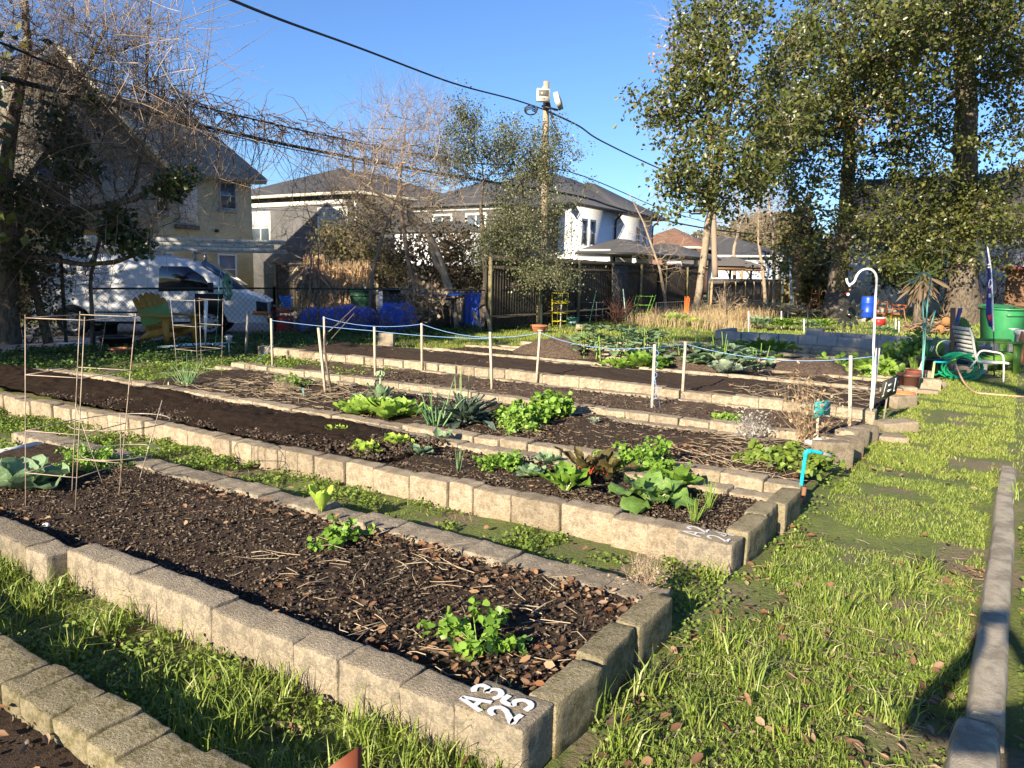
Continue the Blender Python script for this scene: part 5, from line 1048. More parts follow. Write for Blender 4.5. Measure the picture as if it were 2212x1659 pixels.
def onions(name, label, n, H, seed, mat, rad=.004, lean=.4, spread=.02, droop=.35, group=None, cat='onion', white=False):
    t = local_thing(name, label, cat, group=group); mb = MB(); r = np.random.RandomState(seed)
    for i in range(n):
        az = r.uniform(0, 6.28); l = H*r.uniform(.6, 1.15); le = r.uniform(.05, 1)*lean; u = np.linspace(0, 1, 7); dr = droop*r.rand()*l*u**4
        pts = np.stack([math.cos(az)*(spread*r.rand()+le*l*u), math.sin(az)*(spread*r.rand()+le*l*u), l*u*math.sqrt(max(.1, 1-le*le))-dr], 1)
        mb.tube(pts, np.linspace(rad, rad*.25, 7)*(1+.2*np.sin(u*3)), 5, caps=True)
    mb.build('leaves', mat, t)
    if white:
        w = MB()
        for k in range(6): w.lathe([(rad*.8, 0), (rad*2, .01), (rad*1.6, .04), (rad*.6, .06)], (r.normal()*spread, r.normal()*spread, -.01), 7)
        w.build('bulbs', m_palestem, t)
    return t
def place(o, x, y, z=.12, scale=1., rz=0.):
    p = G(x, y, z); o.location = [float(v) for v in p]; o.rotation_euler = (0, 0, rz); o.scale = (scale,)*3; return o
# ---- bed one
place(rosette('romaine_lettuce', 'upright bright romaine lettuce growing by the back edge of the A3 25 bed', 'lettuce', 11, .17, .085, m_let, 1, (1.45, 1.1), (1.4, .9), prof='spoon', stem=.1, cup=.25, wavy=.05), 695, 1106, .13)
place(feathery('celery', 'celery plant with spreading glossy leaflets in the A3 25 bed, nearest the painted block', 'celery', 11, .15, 2, spread=1.05, ls=.032), 1030, 1395, .13, 1.)
place(feathery('celery', 'low celery plant beside the romaine lettuce in the A3 25 bed', 'celery', 11, .11, 3, spread=1.05, ls=.028), 735, 1172, .13)
place(rosette('cabbage', 'big blue-green cabbage at the left edge', 'cabbage', 15, .27, .19, m_cab, 4, (1.3, .25), (.9, -.1), prof='round', stem=.2, cup=.2, wavy=.14, r0=.03), 55, 1060, .1, 1.25)
place(feathery('carrot_top', 'feathery light green clump inside the wire cages at the left', 'herb', 26, .2, 5, spread=1.2, ls=.02, leaflets=24), 200, 1015, .1, 1.)
def dead_clump(name, label, x, y, z, n, H, seed, mat, spread=.5, r=.0015, cat='dead plant', leaves=0, lmat=None):
    t = local_thing(name, label, cat, G(x, y, z)); mb = MB(); rr = np.random.RandomState(seed); tips = []
    for i in range(n):
        az = rr.uniform(0, 6.28); p = np.array([rr.normal()*.03, rr.normal()*.03, 0]); d = np.array([math.cos(az)*spread*rr.rand(), math.sin(az)*spread*rr.rand(), .8]); l = H*rr.uniform(.5, 1.1)/4
        for k in range(4):
            d = d+rr.normal(size=3)*.22; d /= np.linalg.norm(d); q = p+d*l; mb.sticks([p], [q], r*(1-.15*k), r*(.85-.15*k), 3); p = q; tips.append(q)
            if k > 0:
                e = d+rr.normal(size=3)*.7; e /= np.linalg.norm(e); mb.sticks([q], [q+e*l*.7], r*.6, r*.3, 3); tips.append(q+e*l*.7)
    mb.build('stems', mat, t)
    if leaves: lf = MB(); T = np.array(tips); leafset(lf, T[rr.randint(0, len(T), leaves)]+rr.normal(size=(leaves, 3))*.01, min(.03, H*.1)*(1 if H < .6 else 1.2), rr, aspect=.25); lf.build('leaves', lmat or mat, t)
    return t
m_deadtan = M('dead_stems', (.42, .32, .22), .9, var=[(.3, .21, .14), (.5, .4, .29)], island=True)
m_lav = M('lavender_grey', (.36, .33, .29), .9, var=[(.28, .26, .22), (.45, .41, .36)], island=True)
dead_clump('dead_shrub', 'low dry brown plant spilling over the far corner of the A3 25 bed', 1395, 1258, .16, 90, .15, 6, m_deadtan, 1.3, leaves=160)
dead_clump('lavender', 'small grey lavender bush in the bed behind the blue pipe', 1618, 948, .1, 90, .30, 7, m_lav, .9, leaves=260, cat='lavender')
# ---- bed two
LG = 'lettuces in the A2 24 bed'
place(rosette('lettuce', 'frilly yellow-green lettuce, left and nearer of the pair in the A2 24 bed', 'lettuce', 16, .17, .13, m_let, 11, (1.35, .5), (.9, .0), prof='spoon', stem=.12, wavy=.2, cup=.15), 792, 983, .13, .98)
place(rosette('lettuce', 'frilly yellow-green lettuce behind the nearer one in the A2 24 bed', 'lettuce', 14, .16, .125, m_let, 12, (1.35, .5), (.9, .1), prof='spoon', stem=.12, wavy=.2, cup=.15), 856, 965, .13)
place(rosette('lettuce', 'small flat lettuce seedling on the dark compost, left of the frilly pair', 'lettuce', 10, .15, .09, m_let, 13, (1.1, .3), (.5, .1), prof='spoon', stem=.15, wavy=.24), 730, 935, .16, .95)
place(rosette('broccoli_seedling', 'young blue-green plant with two broad leaves right of the lettuces', 'broccoli', 6, .17, .11, m_cab, 14, (1.0, .5), (.6, .2), prof='round', stem=.4, cup=.1, wavy=.08), 905, 985, .13)
place(rosette('broccoli_seedling', 'young spreading blue-green plant by the back edge of the A2 24 bed', 'broccoli', 8, .18, .10, m_cab, 15, (1.0, .4), (.6, .0), prof='oval', stem=.35, cup=.1, wavy=.1), 952, 952, .13)
place(onions('onion', 'thin wispy onion sprout standing alone in the brown soil', 9, .26, 16, m_onion, .0022, .45), 990, 1018, .13)
place(feathery('parsley', 'rounded parsley clump in the middle of the A2 24 bed', 'parsley', 22, .15, 17, spread=.9, ls=.024, leaflets=12), 1090, 1012, .13, 1.05)
place(rosette('cabbage', 'small round cabbage right of the parsley', 'cabbage', 13, .14, .11, m_cab, 18, (1.35, .2), (.9, .0), prof='round', stem=.12, cup=.22, wavy=.08), 1150, 1030, .13)
place(rosette('cabbage', 'small cabbage behind the round one, near the back edge', 'cabbage', 11, .14, .10, m_cab, 19, (1.35, .3), (.9, .1), prof='round', stem=.12, cup=.22, wavy=.08), 1185, 1003, .13)
def chard(label, x, y, mat, stem, n, L, W, seed, sc=1., rz=0, prof='oval', e0=(1.4, .8), e1=(1., -.2)):
    t = rosette('chard', label, 'chard', n, L, W, mat, seed, e0, e1, prof=prof, stem=.35, wavy=.2, cup=.12, r0=.02, nu=10, nv=7); st = MB(); r = random.Random(seed)
    for i in range(n):
        f = i/max(1, n-1); az = i*2.4; e = e0[0]+(e0[1]-e0[0])*f; l = L*(.6+.4*f)*.45; d = np.array([math.cos(az)*math.cos(e), math.sin(az)*math.cos(e), math.sin(e)])
        st.sticks([d*0], [d*l], .006, .004, 6)
    st.build('stalks', stem, t); place(t, x, y, .12, sc, rz); return t
chard('green chard with crinkled leaves and pale stalks by the front edge', 1222, 1062, m_chard, m_palestem, 12, .29, .12, 21, 1.0)
chard('red-stalked chard with dark bronze leaves, left of the two', 1268, 1032, m_chardr, m_redstem, 9, .33, .10, 22, 1.0, 1)
chard('red-stalked chard with bronze and green leaves, right of the two', 1310, 1035, m_chardr, m_redstem, 10, .29, .11, 23, 1.0, 2)
place(feathery('parsley', 'bushy parsley behind the big glossy leaves, near the back edge', 'parsley', 34, .2, 24, spread=1.3, ls=.03, leaflets=10), 1375, 1010, .13, 1.1)
chard('big glossy broad-leaved collard with drooping leaves near the bed end', 1410, 1090, M2('collard_glossy', (.15, .27, .05), [(.2, .33, .08), (.1, .2, .03)], rough=.3), m_palestem, 12, .33, .19, 25, 1.05, 3, 'round', (1.3, .7), (.5, -.5))
place(rosette('collard', 'broad-leaved plant behind the glossy collard with a pale leaf', 'collard', 8, .26, .15, m_chard, 26, (1.2, .7), (.4, -.2), prof='round', stem=.3, wavy=.12), 1462, 1055, .13)
place(onions('chives', 'tuft of thin chives at the front, close to the painted A2 24 block', 26, .20, 27, m_strap, .0018, .5, cat='chives'), 1500, 1127, .13)
place(onions('chives', 'second tuft of chives behind the front one', 24, .22, 28, m_strap, .0018, .5, cat='chives'), 1532, 1098, .13)
# ---- bed three
place(rosette('lettuce', 'dense round lettuce, left of the two behind the A2 24 bed', 'lettuce', 30, .24, .16, m_let2, 31, (1.4, .1), (.8, .2), prof='round', stem=.1, wavy=.1, cup=.2, r0=.10), 782, 893, .1, 1.15)
place(rosette('lettuce', 'dense round lettuce, right of the two behind the A2 24 bed', 'lettuce', 30, .25, .16, m_let2, 32, (1.4, .1), (.8, .2), prof='round', stem=.1, wavy=.1, cup=.2, r0=.12), 845, 898, .1, 1.2)
bro = rosette('broccoli', 'single broccoli plant with a pale head behind the lettuces', 'broccoli', 11, .30, .13, m_cab, 33, (1.3, .5), (1.1, -.1), prof='oval', stem=.3, wavy=.14)
hd = MB(); rr = np.random.RandomState(3)
for k in range(60):
    a, b_ = rr.uniform(0, 6.28), rr.uniform(0, 1.4); hd.lathe([(.001, .012), (.011, .006), (.012, -.004), (.001, -.012)], (.055*math.sin(b_)*math.cos(a), .055*math.sin(b_)*math.sin(a), .27+.05*math.cos(b_)), 6)
hd.tube([(0, 0, 0), (0, 0, .27)], [.015, .012], 6); hd.build('head', M('broccoli_head', (.22, .3, .16), .7, var=[(.3, .36, .2)], scale=40), bro); place(bro, 822, 868, .1, 1.1)
kl = rosette('kale', 'large dark blue-green lacinato kale with long crinkled leaves', 'kale', 44, .46, .085, m_kale, 34, (1.5, .35), (1.2, -.75), prof='strap', stem=.12, wavy=.16, cup=.25, r0=.05, nu=12, nv=5)
kr = MB(); r = random.Random(34)
for i in range(44):                                          # pale midribs
    f = i/43; az = i*2.4+r.uniform(-.3, .3); l = .46*(.6+.4*f)*r.uniform(.85, 1.12); r.uniform(.85, 1.1); e0 = 1.5-1.15*f+r.uniform(-.12, .12); e1 = 1.2-1.95*f+r.uniform(-.25, .25); p = np.array([math.cos(az)*.05*f, math.sin(az)*.05*f, 0]); pts = [p.copy()]
    for j in range(1, 10):
        e = e0+(e1-e0)*(j/11)**1.2; p = p+np.array([math.cos(az)*math.cos(e), math.sin(az)*math.cos(e), math.sin(e)])*l/11; pts.append(p+np.array([0, 0, .004]))
    kr.tube(pts, np.linspace(.0045, .0015, len(pts)), 4, caps=False)
kr.build('midribs', M('kale_rib', (.33, .42, .3), .5), kl); place(kl, 1003, 915, .1, 1.0)
place(onions('leek', 'tall drooping leeks with folded leaves left of the dark kale', 15, .48, 35, m_onion, .009, .6, .1, .7, cat='leek'), 942, 922, .1)
place(onions('leek', 'pale green onion stalks standing up behind the dark kale', 5, .62, 36, M('leek_pale', (.3, .42, .16), .4), .008, .12, .1, .1, cat='leek'), 1000, 905, .1)
place(feathery('celery', 'tall bright celery clump just right of the dark kale', 'celery', 28, .26, 37, spread=.8, ls=.06, leaflets=12), 1128, 915, .1, .95)
place(feathery('celery', 'bushy celery clump behind and right of the tall one', 'celery', 28, .25, 38, spread=.8, ls=.06, leaflets=12), 1192, 900, .1, .95)
place(feathery('celery', 'small lime green celery at the foot of the bigger celery', 'celery', 18, .2, 39, spread=.8, ls=.04, mat=m_strap), 1118, 928, .1, .9)
place(onions('onion', 'sprawling clump of green onions with white bulbs at the left, before the wire cage', 30, .42, 40, m_onion, .0055, .75, .1, .8, white=True), 402, 832, .1)
place(feathery('strawberry', 'patch of strawberry leaves in front of the lavender bush', 'strawberry', 40, .13, 41, spread=2.6, ls=.05, leaflets=6, mat=m_weed), 1695, 1003, .09, 1.)
dead_clump('dead_shrub', 'matted grey-brown dead stalks with green tips, left of the dark stake', 612, 848, .08, 110, .22, 42, m_deadtan, 1.6, leaves=200)
place(feathery('carrot_top', 'fresh feathery green tops among the dead stalks', 'herb', 20, .17, 43, spread=1.4, ls=.03), 628, 835, .1, 1.)
t = dead_clump('dead_weeds', 'tall dry reddish weed stalks left of the teal sign', 1735, 962, .05, 60, .62, 44, M('dry_stalk', (.34, .24, .14), .9, var=[(.25, .17, .1), (.44, .33, .2)], island=True), .13, .003, leaves=380)
place(rosette('cabbage_seedling', 'tiny pale cabbage seedling alone in the mulch behind the celery', 'cabbage', 8, .09, .06, m_cab2, 45, (1.3, .3), (.8, .1), prof='round', stem=.15), 1284, 913, .1)
place(feathery('flower_seedling', 'small mound of bright green seedling with tiny white blooms by the dry bed edge', 'herb', 18, .09, 46, spread=1.5, ls=.025, mat=m_strap), 1565, 907, .1, 1.)
# ---- farther beds
thick = local_thing('broccoli_patch', 'tall thicket of blue-green broccoli leaves above the string line', 'broccoli', G(1395, 790, 0)); mb = MB(); r = random.Random(50)
for i in range(300):
    px_, pd = r.uniform(-1.25, 2.1), r.uniform(-.5, .5); hgt = (.85 if px_ < .2 else .55)*r.uniform(.35, 1.)*(1-abs(pd)*.5); c = np.array([px_, 0, 0])
    q = AV*px_+BV*pd; leaf(mb, (q[0], q[1], hgt*.8), r.uniform(0, 6.28), r.uniform(.18, .3), r.uniform(.13, .2), r.uniform(.1, .8), r.uniform(-.6, .2), i, prof='round', stem=.3, nu=5, nv=4)
mb.build('leaves', m_cab, thick, smooth=True); sm = MB(); r = random.Random(5)
for i in range(60): q = AV*r.uniform(-1.2, 2)+BV*r.uniform(-.4, .4); sm.sticks([(q[0], q[1], 0)], [(q[0]+r.uniform(-.1, .1), q[1], r.uniform(.3, .7))], .012, .007, 5)
sm.build('stems', m_greenst, thick)
place(rosette('collard', 'bright green leafy plant below the broccoli thicket, behind a stake', 'collard', 26, .5, .26, m_chard, 51, (1.4, .5), (.8, -.3), prof='round', stem=.3, wavy=.15, r0=.2), 1385, 800, .05, .9)
place(rosette('leafy_green', 'low pale green leafy plant left of the bright collard', 'greens', 20, .42, .2, m_let2, 52, (1.2, .4), (.6, -.2), prof='round', stem=.3, wavy=.15, r0=.2), 1330, 798, .05, .8)
place(rosette('cabbage', 'pale blue-green heading cabbage beside the broad soil mound', 'cabbage', 22, .34, .24, m_cab2, 53, (1.45, .3), (1., -.1), prof='round', stem=.15, cup=.25, r0=.06), 1565, 805, .1, .95)
place(rosette('cabbage', 'smaller cabbage behind the pale heading one', 'cabbage', 10, .28, .18, m_cab2, 54, (1.2, .4), (.6, 0), prof='round', stem=.25), 1602, 768, .1, .9)
place(rosette('chard', 'wide-leaved dark green plant right of the far cabbages', 'chard', 22, .55, .24, m_chard, 55, (1.1, .4), (.6, -.4), prof='oval', stem=.3, wavy=.2, r0=.25), 1655, 758, .1, 1.)
place(rosette('leafy_green', 'small green rosette in front of the wide-leaved plant', 'greens', 10, .22, .12, m_let2, 56, (1.2, .4), (.6, 0)), 1683, 776, .08)
place(rosette('lettuce', 'loose light green lettuce in the grass right of the broccoli', 'lettuce', 24, .6, .36, m_let2, 57, (1.4, .4), (.9, -.1), prof='round', stem=.15, r0=.15), 1455, 700, .05, 1.)
place(rosette('lettuce', 'second loose light lettuce nearer the grey block planter', 'lettuce', 22, .5, .34, m_let, 58, (1.4, .4), (.9, -.1), prof='round', stem=.15, r0=.15), 1498, 704, .05, .9)
GP = 'leafy crops in the grey block planter'
for k, (x, y, sc, lb) in enumerate([(1640, 703, 1., 'dark green leafy crop at the left end of the grey planter'), (1690, 704, .95, 'dark leafy crop second from the left in the grey planter'), (1745, 706, .8, 'low leafy crop behind the middle of the grey planter'), (1775, 705, .9, 'broad green leaves left of the hanging metal sun'), (1905, 716, .7, 'small dark crop in the planter right of the white pole')]):
    place(rosette('leafy_crop', lb, 'greens', 24, .5, .2, m_chard if k % 2 else m_cab, 60+k, (1.3, .5), (.7, -.2), prof='oval', stem=.25, wavy=.15, r0=.25, group=GP), x, y, .15, sc)
place(feathery('young_shrub', 'leafy young shrub with yellow-green tips in front of the white tub', 'shrub', 34, .75, 70, spread=.6, ls=.10, leaflets=5, mat=m_strap), 1968, 790, .0, 1.)
place(feathery('strawberry', 'broad patch of low green leaves left of the orange pot', 'strawberry', 50, .3, 71, spread=2.2, ls=.09, leaflets=6, mat=m_let2), 1860, 812, .02, 1.)
place(onions('iris', 'clump of upright sword-like leaves beside the orange pot', 20, .45, 72, m_strap, .008, .5, .06, .5, cat='iris'), 1975, 806, .0)
dead_clump('dead_shrub', 'round dry rusty bush at the left end of the grey planter', 1602, 708, .0, 60, .62, 73, M('rusty_stems', (.3, .18, .09), .9, var=[(.2, .11, .06)], island=True), .6, .006, leaves=260)
dead_clump('dead_shrub', 'bare rust-red bush against the dark fence', 1332, 702, .0, 60, .95, 74, M('red_stems', (.2, .1, .07), .9, var=[(.13, .065, .045)], island=True), .6, .008, leaves=120)
dead_clump('dead_shrub', 'tall dry weed heads in front of the post where the two fences meet', 1560, 690, .0, 50, 1.2, 75, m_deadtan, .4, .009, leaves=260)
# ================================================================== OBJECTS
def C2(x, y): return (x*.29767, 493.8+y*.29767)             # crop coordinates used while measuring
def CR(x, y): return (1553.6+x*.29767, 438.9+y*.29767)
def C4(x, y): return (1042.4+x*.29767, 274.3+y*.29767)
def C3p(x, y): return (493.7+x*.29767, 274.3+y*.29767)
# ---- stakes and string
m_stake = M('stake_wood', (.62, .50, .36), .8, var=[(.52, .41, .28), (.7, .58, .43)], scale=8, stretch=(5, 5, 1), bump=.2)
m_stake_g = M('stake_grey', (.22, .2, .17), .85, var=[(.3, .27, .22)], scale=8)
m_string = M('blue_string', (.18, .38, .75), .5, var=[(.3, .5, .8)], scale=40)
def stake(label, xb, yb, xt, yt, w=.032, mat=None, grp='wooden stakes carrying the blue string', name='wooden_stake', cat='stake', d=None, z0=.08):
    p = G(xb, yb, z0); q = AT(xt, yt, p[1]); q = q if d is None else q+d
    mb = MB(); mb.beam(p-np.array([0, 0, .15]), q, w, w*.75); o = mb.build(name, mat or m_stake, origin=p); tag(o, label, cat, grp); return q
T1 = stake('leftmost light stake, with loose blue string hanging down it', 589, 787, 586, 688)
T2 = stake('light stake behind the leaning one, start of the back string', 702, 770, 700, 684)
T3 = stake('light stake third along the front string', 811, 812, 809, 706)
T4 = stake('light stake in the back string, between the third stake and the kale', 912, 799, 911, 698)
T5 = stake('light stake standing right behind the dark kale', 1064, 842, 1059, 717)
T6 = stake('light stake with a wide flat top, right of the kale, grass at its foot', 1158, 823, 1167, 714)
T7 = stake('light stake wound with loose blue string, on the bed edge', 1409, 879, 1415, 744, .036)
T8 = stake('light stake right of the string-wound one, before the broad mound', 1474, 860, 1481, 738, .036)
T9 = stake('light stake between the teal sign and the white hooked pole', 1838, 936, 1838, 768, .038)
stake('leaning light stake beside a blackened dead stem', 706, 851, 688, 708, .03, grp='')
stake('thin grey stake near the solar light, in front of the van nose', 530, 758, 536, 672, .04, m_stake_g, grp='')
T10 = stake('tall pale leaning board with the string tied to it, beside the white hooked pole', 1880, 895, 1897, 752, .055, M('pale_board', (.7, .66, .55), .7, var=[(.6, .56, .44)]), grp='', name='leaning_board', cat='board')
for (l, h_) in (((700, 735), None),):
    pass
cap = MB(); cap.box((0, 0, 0), (.07, .05, .02), .3); o = cap.build('stake_cap', m_stake, origin=(0, 0, 0)); o.location = T6; tag(o, 'flat wooden offcut on top of the grass-footed stake', 'offcut')
def string(label, pts, sag=.02, r=.0035, grp='blue strings'):
    P = []
    for a_, b_, s_ in zip(pts[:-1], pts[1:], sag if isinstance(sag, (list, tuple)) else [sag]*(len(pts)-1)):
        u = np.linspace(0, 1, 10)[:, None]; P.append(a_*(1-u)+b_*u-np.array([0, 0, 1.])*4*s_*u*(1-u))
    o = MB().tube(np.concatenate([P[0]]+[p[1:] for p in P[1:]]), r, 4).build('blue_string', m_string, origin=pts[0]); return tag(o, label, 'string', grp)
dz = np.array([0, 0, .03])
string('front blue string from the leftmost stake to the one behind the kale', [T1-dz, T3-dz*2, T5-dz*3], [.01, .02])
string('back blue string sagging from stake to stake and on to the pale board', [T2-dz*.5, T4-dz*.5, T6-dz, T7-dz, T8-dz, T10-dz*3], [.09, .13, .10, .01, .12])
b1 = G(555, 779, .05); string('loose blue string trailing from the leftmost stake to the ground', [T1-dz, (T1+b1)/2+[.12, 0, -.05], b1], .03)
p7 = G(1409, 879, .1); u = np.linspace(0, 1, 40); w_ = MB().tube(np.stack([p7[0]+(T7[0]-p7[0])*u+.028*np.cos(u*34), p7[1]+.028*np.sin(u*34), p7[2]+(T7[2]-p7[2])*u*.95], 1), .003, 4)
w_.tube([T7-[0, .02, .35], T7+[.05, -.03, -.55], T7+[.09, -.03, -.75]], .003, 4); tag(w_.build('blue_string', m_string, origin=p7), 'blue string wound round the stake on the bed edge', 'string')
# dead black stem and sticks leaning beside the leaning stake
ds = MB(); b0_ = G(716, 848, .08); ds.tube([b0_, AT(706, 790, b0_[1]), AT(700, 740, b0_[1]), AT(702, 715, b0_[1])], [.016, .014, .011, .006], 6)
for (x0, y0, x1, y1) in ((705, 722, 768, 662), (706, 718, 745, 690), (704, 745, 765, 677), (707, 790, 722, 760), (703, 770, 690, 740)): ds.sticks([AT(x0, y0, b0_[1])], [AT(x1, y1, b0_[1]+.2)], .006, .003, 4)
tag(ds.build('dead_sapling', M('black_stem', (.06, .045, .035), .9, var=[(.3, .23, .15)], scale=3), origin=b0_), 'dark dead stem with long bare sticks leaning on a stake', 'dead plant')
# ---- wire cages
m_wire = M('cage_wire_grey', (.42, .38, .32), .5, var=[(.3, .24, .18), (.5, .47, .42)], scale=6, metal=.2)
m_wire_r = M('cage_wire_rusty', (.28, .18, .11), .6, var=[(.42, .34, .26), (.16, .10, .06)], scale=5)
def cage(label, base, H, w0, w1, rings, mat, square=True, r=.003, lean=(0, 0), rot=.4, name='plant_cage', grp='', legs=4, tail=True):
    """w0 = width at the foot, w1 = width at the top; rings = heights"""
    t = thing(name, label, 'plant cage', base, grp or None); cor = [(math.cos(rot+k*2*math.pi/legs), math.sin(rot+k*2*math.pi/legs)) for k in range(legs)]
    def pt(k, z): f = z/H; w = (w0+(w1-w0)*f)/2*1.41; return np.array(base)+np.array([cor[k % legs][0]*w+lean[0]*f, cor[k % legs][1]*w+lean[1]*f, z])
    for k in range(legs): MB().tube([pt(k, -.04), pt(k, H*.5), pt(k, H)], r, 5).build('leg', mat, t)
    for z in rings:
        mb = MB()
        if square: P = [pt(k, z) for k in range(legs+1)]; [mb.tube([P[k], P[k+1]], r, 5) for k in range(legs)]; 
        else:
            f = z/H; w = (w0+(w1-w0)*f)/2*1.41; a = np.linspace(0, 2*math.pi, 25); mb.tube(np.stack([base[0]+w*np.cos(a)+lean[0]*f, base[1]+w*np.sin(a)+lean[1]*f, np.full(25, z)], 1), r, 5, caps=False)
        mb.build('ring', mat, t)
    return t
cage('tall rusty square wire cage with four levels at the left, nearest the camera', G(158, 1085, .12)*[1, 1, 0]+[0, 0, .1], 1.20, .36, .42, [.24, .50, .84, 1.18], m_wire_r, lean=(.10, .05), rot=.55, r=.003)
cage('shorter round grey wire cage behind the tall rusty one', G(262, 1050, .1), .56, .18, .44, [.08, .34, .55], m_wire, square=False, lean=(.02, 0), legs=3, rot=1., r=.0035)
cage('square grey wire cage before the van, around a white marker', G(432, 818, .05), 1.12, .40, .48, [.12, .42, .75, 1.10], m_wire, r=.004, rot=.3)
cage('bright yellow round wire cage standing before the dark fence', G(1208, 708), 1.05, .30, .36, [.2, .45, .74, .80, 1.04], M('yellow_wire', (.75, .62, .03), .4), square=False, r=.008, rot=.2)
cage('lime green square cage tilted under dead vines by the dark fence', G(1378, 696), .95, .5, .55, [.3, .6, .9], M('lime_wire', (.25, .6, .08), .4), r=.006, lean=(.25, 0))
cage('dark wire cage with curved hoops before the dark fence', G(1270, 700), .75, .75, .75, [.3, .5, .72], M('dark_wire', (.16, .16, .16), .5), r=.007, square=False)
m_orw = M('orange_wire', (.75, .2, .04), .4)
cage('tall narrow orange cage against the sunlit fence', AT(1759, 672, 36)*[1, 1, 0], 1.15, .5, .3, [.2, .45, .7, .95], m_orw, r=.015)
cage('orange cage frame just right of the blue barrel', AT(1905, 677, 34)*[1, 1, 0], .72, .4, .42, [.15, .4, .7], m_orw, r=.014, square=True)
cage('second orange cage right of the first, near the hanging palm', AT(1940, 682, 33)*[1, 1, 0], .6, .5, .5, [.2, .42, .58], m_orw, r=.014)
stake('thin white stake inside the yellow cage', 1210, 708, 1213, 655, .03, m_trim, '', 'white_stake', z0=0)
# ---- small upright things
mwhite = M('white_plastic', (.8, .8, .8), .35, var=[(.72, .72, .72)], scale=5)
o = MB(); pb = G(443, 762, .0); o.prism([AT(443, 757, pb[1]), AT(447, 700, pb[1]), AT(449, 646, pb[1]), AT(441, 646, pb[1]), AT(440, 690, pb[1])], (0, .012, 0)); o.lathe([(.012, -.02), (.012, .1)], pb, 6); tag(o.build('plant_marker', mwhite, origin=pb), 'tall bright white pointed marker inside the square cage', 'marker')
def rod(label, pts, r, mat, name, cat='stake', grp=None, n=7):
    o = MB().tube(pts, r, n).build(name, mat, origin=pts[0]); return tag(o, label, cat, grp)
m_greenstk = M('green_stake', (.08, .22, .15), .5); m_lgreen = M('pale_green_stake', (.35, .55, .45), .5)
pb = G(463, 770); rod('thin green stake bent over, behind the white marker', [pb, AT(470, 690, pb[1]), AT(474, 600, pb[1]), AT(481, 570, pb[1]), AT(484, 575, pb[1])], .006, m_greenstk, 'green_stake')
pb = G(1353, 702); rod('pale green stake leaning left at the far thicket', [pb, AT(1346, 624, pb[1])], .014, m_lgreen, 'garden_stake')
pb = G(1272, 702); rod('green stake leaning right against the dark fence', [pb, AT(1288, 628, pb[1])], .012, m_greenstk, 'garden_stake')
rod('short green pipe stub standing in the bed by the dead stalks', [G(657, 860, .08), AT(655, 838, G(657, 860, .08)[1])], .012, M('teal_pipe', (.12, .28, .26), .5), 'pipe_stub', 'pipe')
for (x, y0, y1, w, mt, lb) in [(1617, 716, 672, .03, mwhite, 'white plastic stake at the left end of the grey planter'), (1688, 708, 672, .03, mwhite, 'white stake second from the left in the grey planter'), (1737, 716, 689, .03, mwhite, 'short white stake left of the metal sun'), (1935, 715, 688, .028, mwhite, 'left of two short white pipes in the grey planter'), (1942, 714, 694, .028, mwhite, 'right of two short white pipes in the grey planter'),
    (1650, 700, 668, .03, m_darkmetal, 'thin black post left in the far planting'), (1702, 708, 666, .03, m_darkmetal, 'thin black post in the middle of the far planting'), (1745, 714, 666, .03, m_darkmetal, 'thin black post behind the short white stake'), (1570, 695, 640, .03, m_darkmetal, 'dark metal post by the junction of the fences')]:
    pb = G(x, y0+6); rod(lb, [pb, AT(x, y1, pb[1])], w*.6, mt, 'plastic_stake' if mt is mwhite else 'metal_post', 'stake' if mt is mwhite else 'post', 'slim posts around the grey planter', 6)
# solar light
pb = G(495, 766, .0); t = thing('solar_light', 'small silver solar garden light on a white spike', 'garden light', pb); zt = AT(495, 740, pb[1])[2]
MB().lathe([(.008, 0), (.008, zt)], pb, 8).build('spike', mwhite, t); MB().lathe([(.03, 0), (.05, .02), (.055, .09), (.045, .1)], pb+[0, 0, zt], 14).build('lens', M('smoky_glass', (.3, .3, .28), .2, spec=.8), t)
MB().lathe([(.075, 0), (.078, .012), (.05, .035), (.0, .045)], pb+[0, 0, zt+.1], 14).build('cap', M('silver', (.6, .62, .63), .25, metal=.8), t)
# pipes on the ground
m_pvc = M('pvc_white', (.72, .76, .78), .35)
for (a_, b_, lb) in (((340, 750), (507, 740), 'long white pipe lying on the ground before the yellow chair'), ((380, 745), (452, 742), 'shorter white pipe lying on top of the long one'), ((455, 743), (487, 749), 'short white pipe lying aslant near the solar light'), ((125, 742), (185, 741), 'short pale pipe on the ground beneath the bare tree')):
    A_, B_ = G(*a_, .1), G(*b_, .1); rod(lb, [A_, B_], .018, m_pvc, 'pvc_pipe', 'pipe', 'white pipes on the ground')
# white board with a string across in the cabbage bed
A_, B_ = G(-40, 985, .13), G(85, 957, .13); o = MB().beam(A_, B_, .07, .02).build('white_board', m_trim, origin=A_); tag(o, 'narrow white board lying in the soil behind the big cabbage', 'board')
# pots
def pot(label, p, r0, r1, h, mat, rimw=.02, name='plant_pot', soil=True, cat='pot', grp=None, sy=1.):
    t = thing(name, label, cat, p, grp); MB().lathe([(r0*.98, 0), (r0, 0), (r1, h*.85), (r1+rimw, h*.86), (r1+rimw, h), (r1-.01, h), (r1-.02, h*.8), (0.001, h*.78)], p, 20, sy=sy).build('pot_body', mat, t, smooth=False)
    if soil: MB().lathe([(r1-.012, h*.82), (.001, h*.84)], p, 16, sy=sy).build('potting_soil', m_soil_dark, t)
    return t
m_blackpl = M('black_plastic', (.02, .02, .022), .35, spec=.5); m_terra = M('terracotta', (.42, .15, .07), .8, var=[(.5, .2, .1), (.34, .12, .06)], scale=6)
pot('wide black plastic planter in the shade before the fence', G(252, 753), .22, .30, .24, m_blackpl); pot('low terracotta-coloured bowl before the black planter', G(262, 770), .15, .19, .15, m_terra)
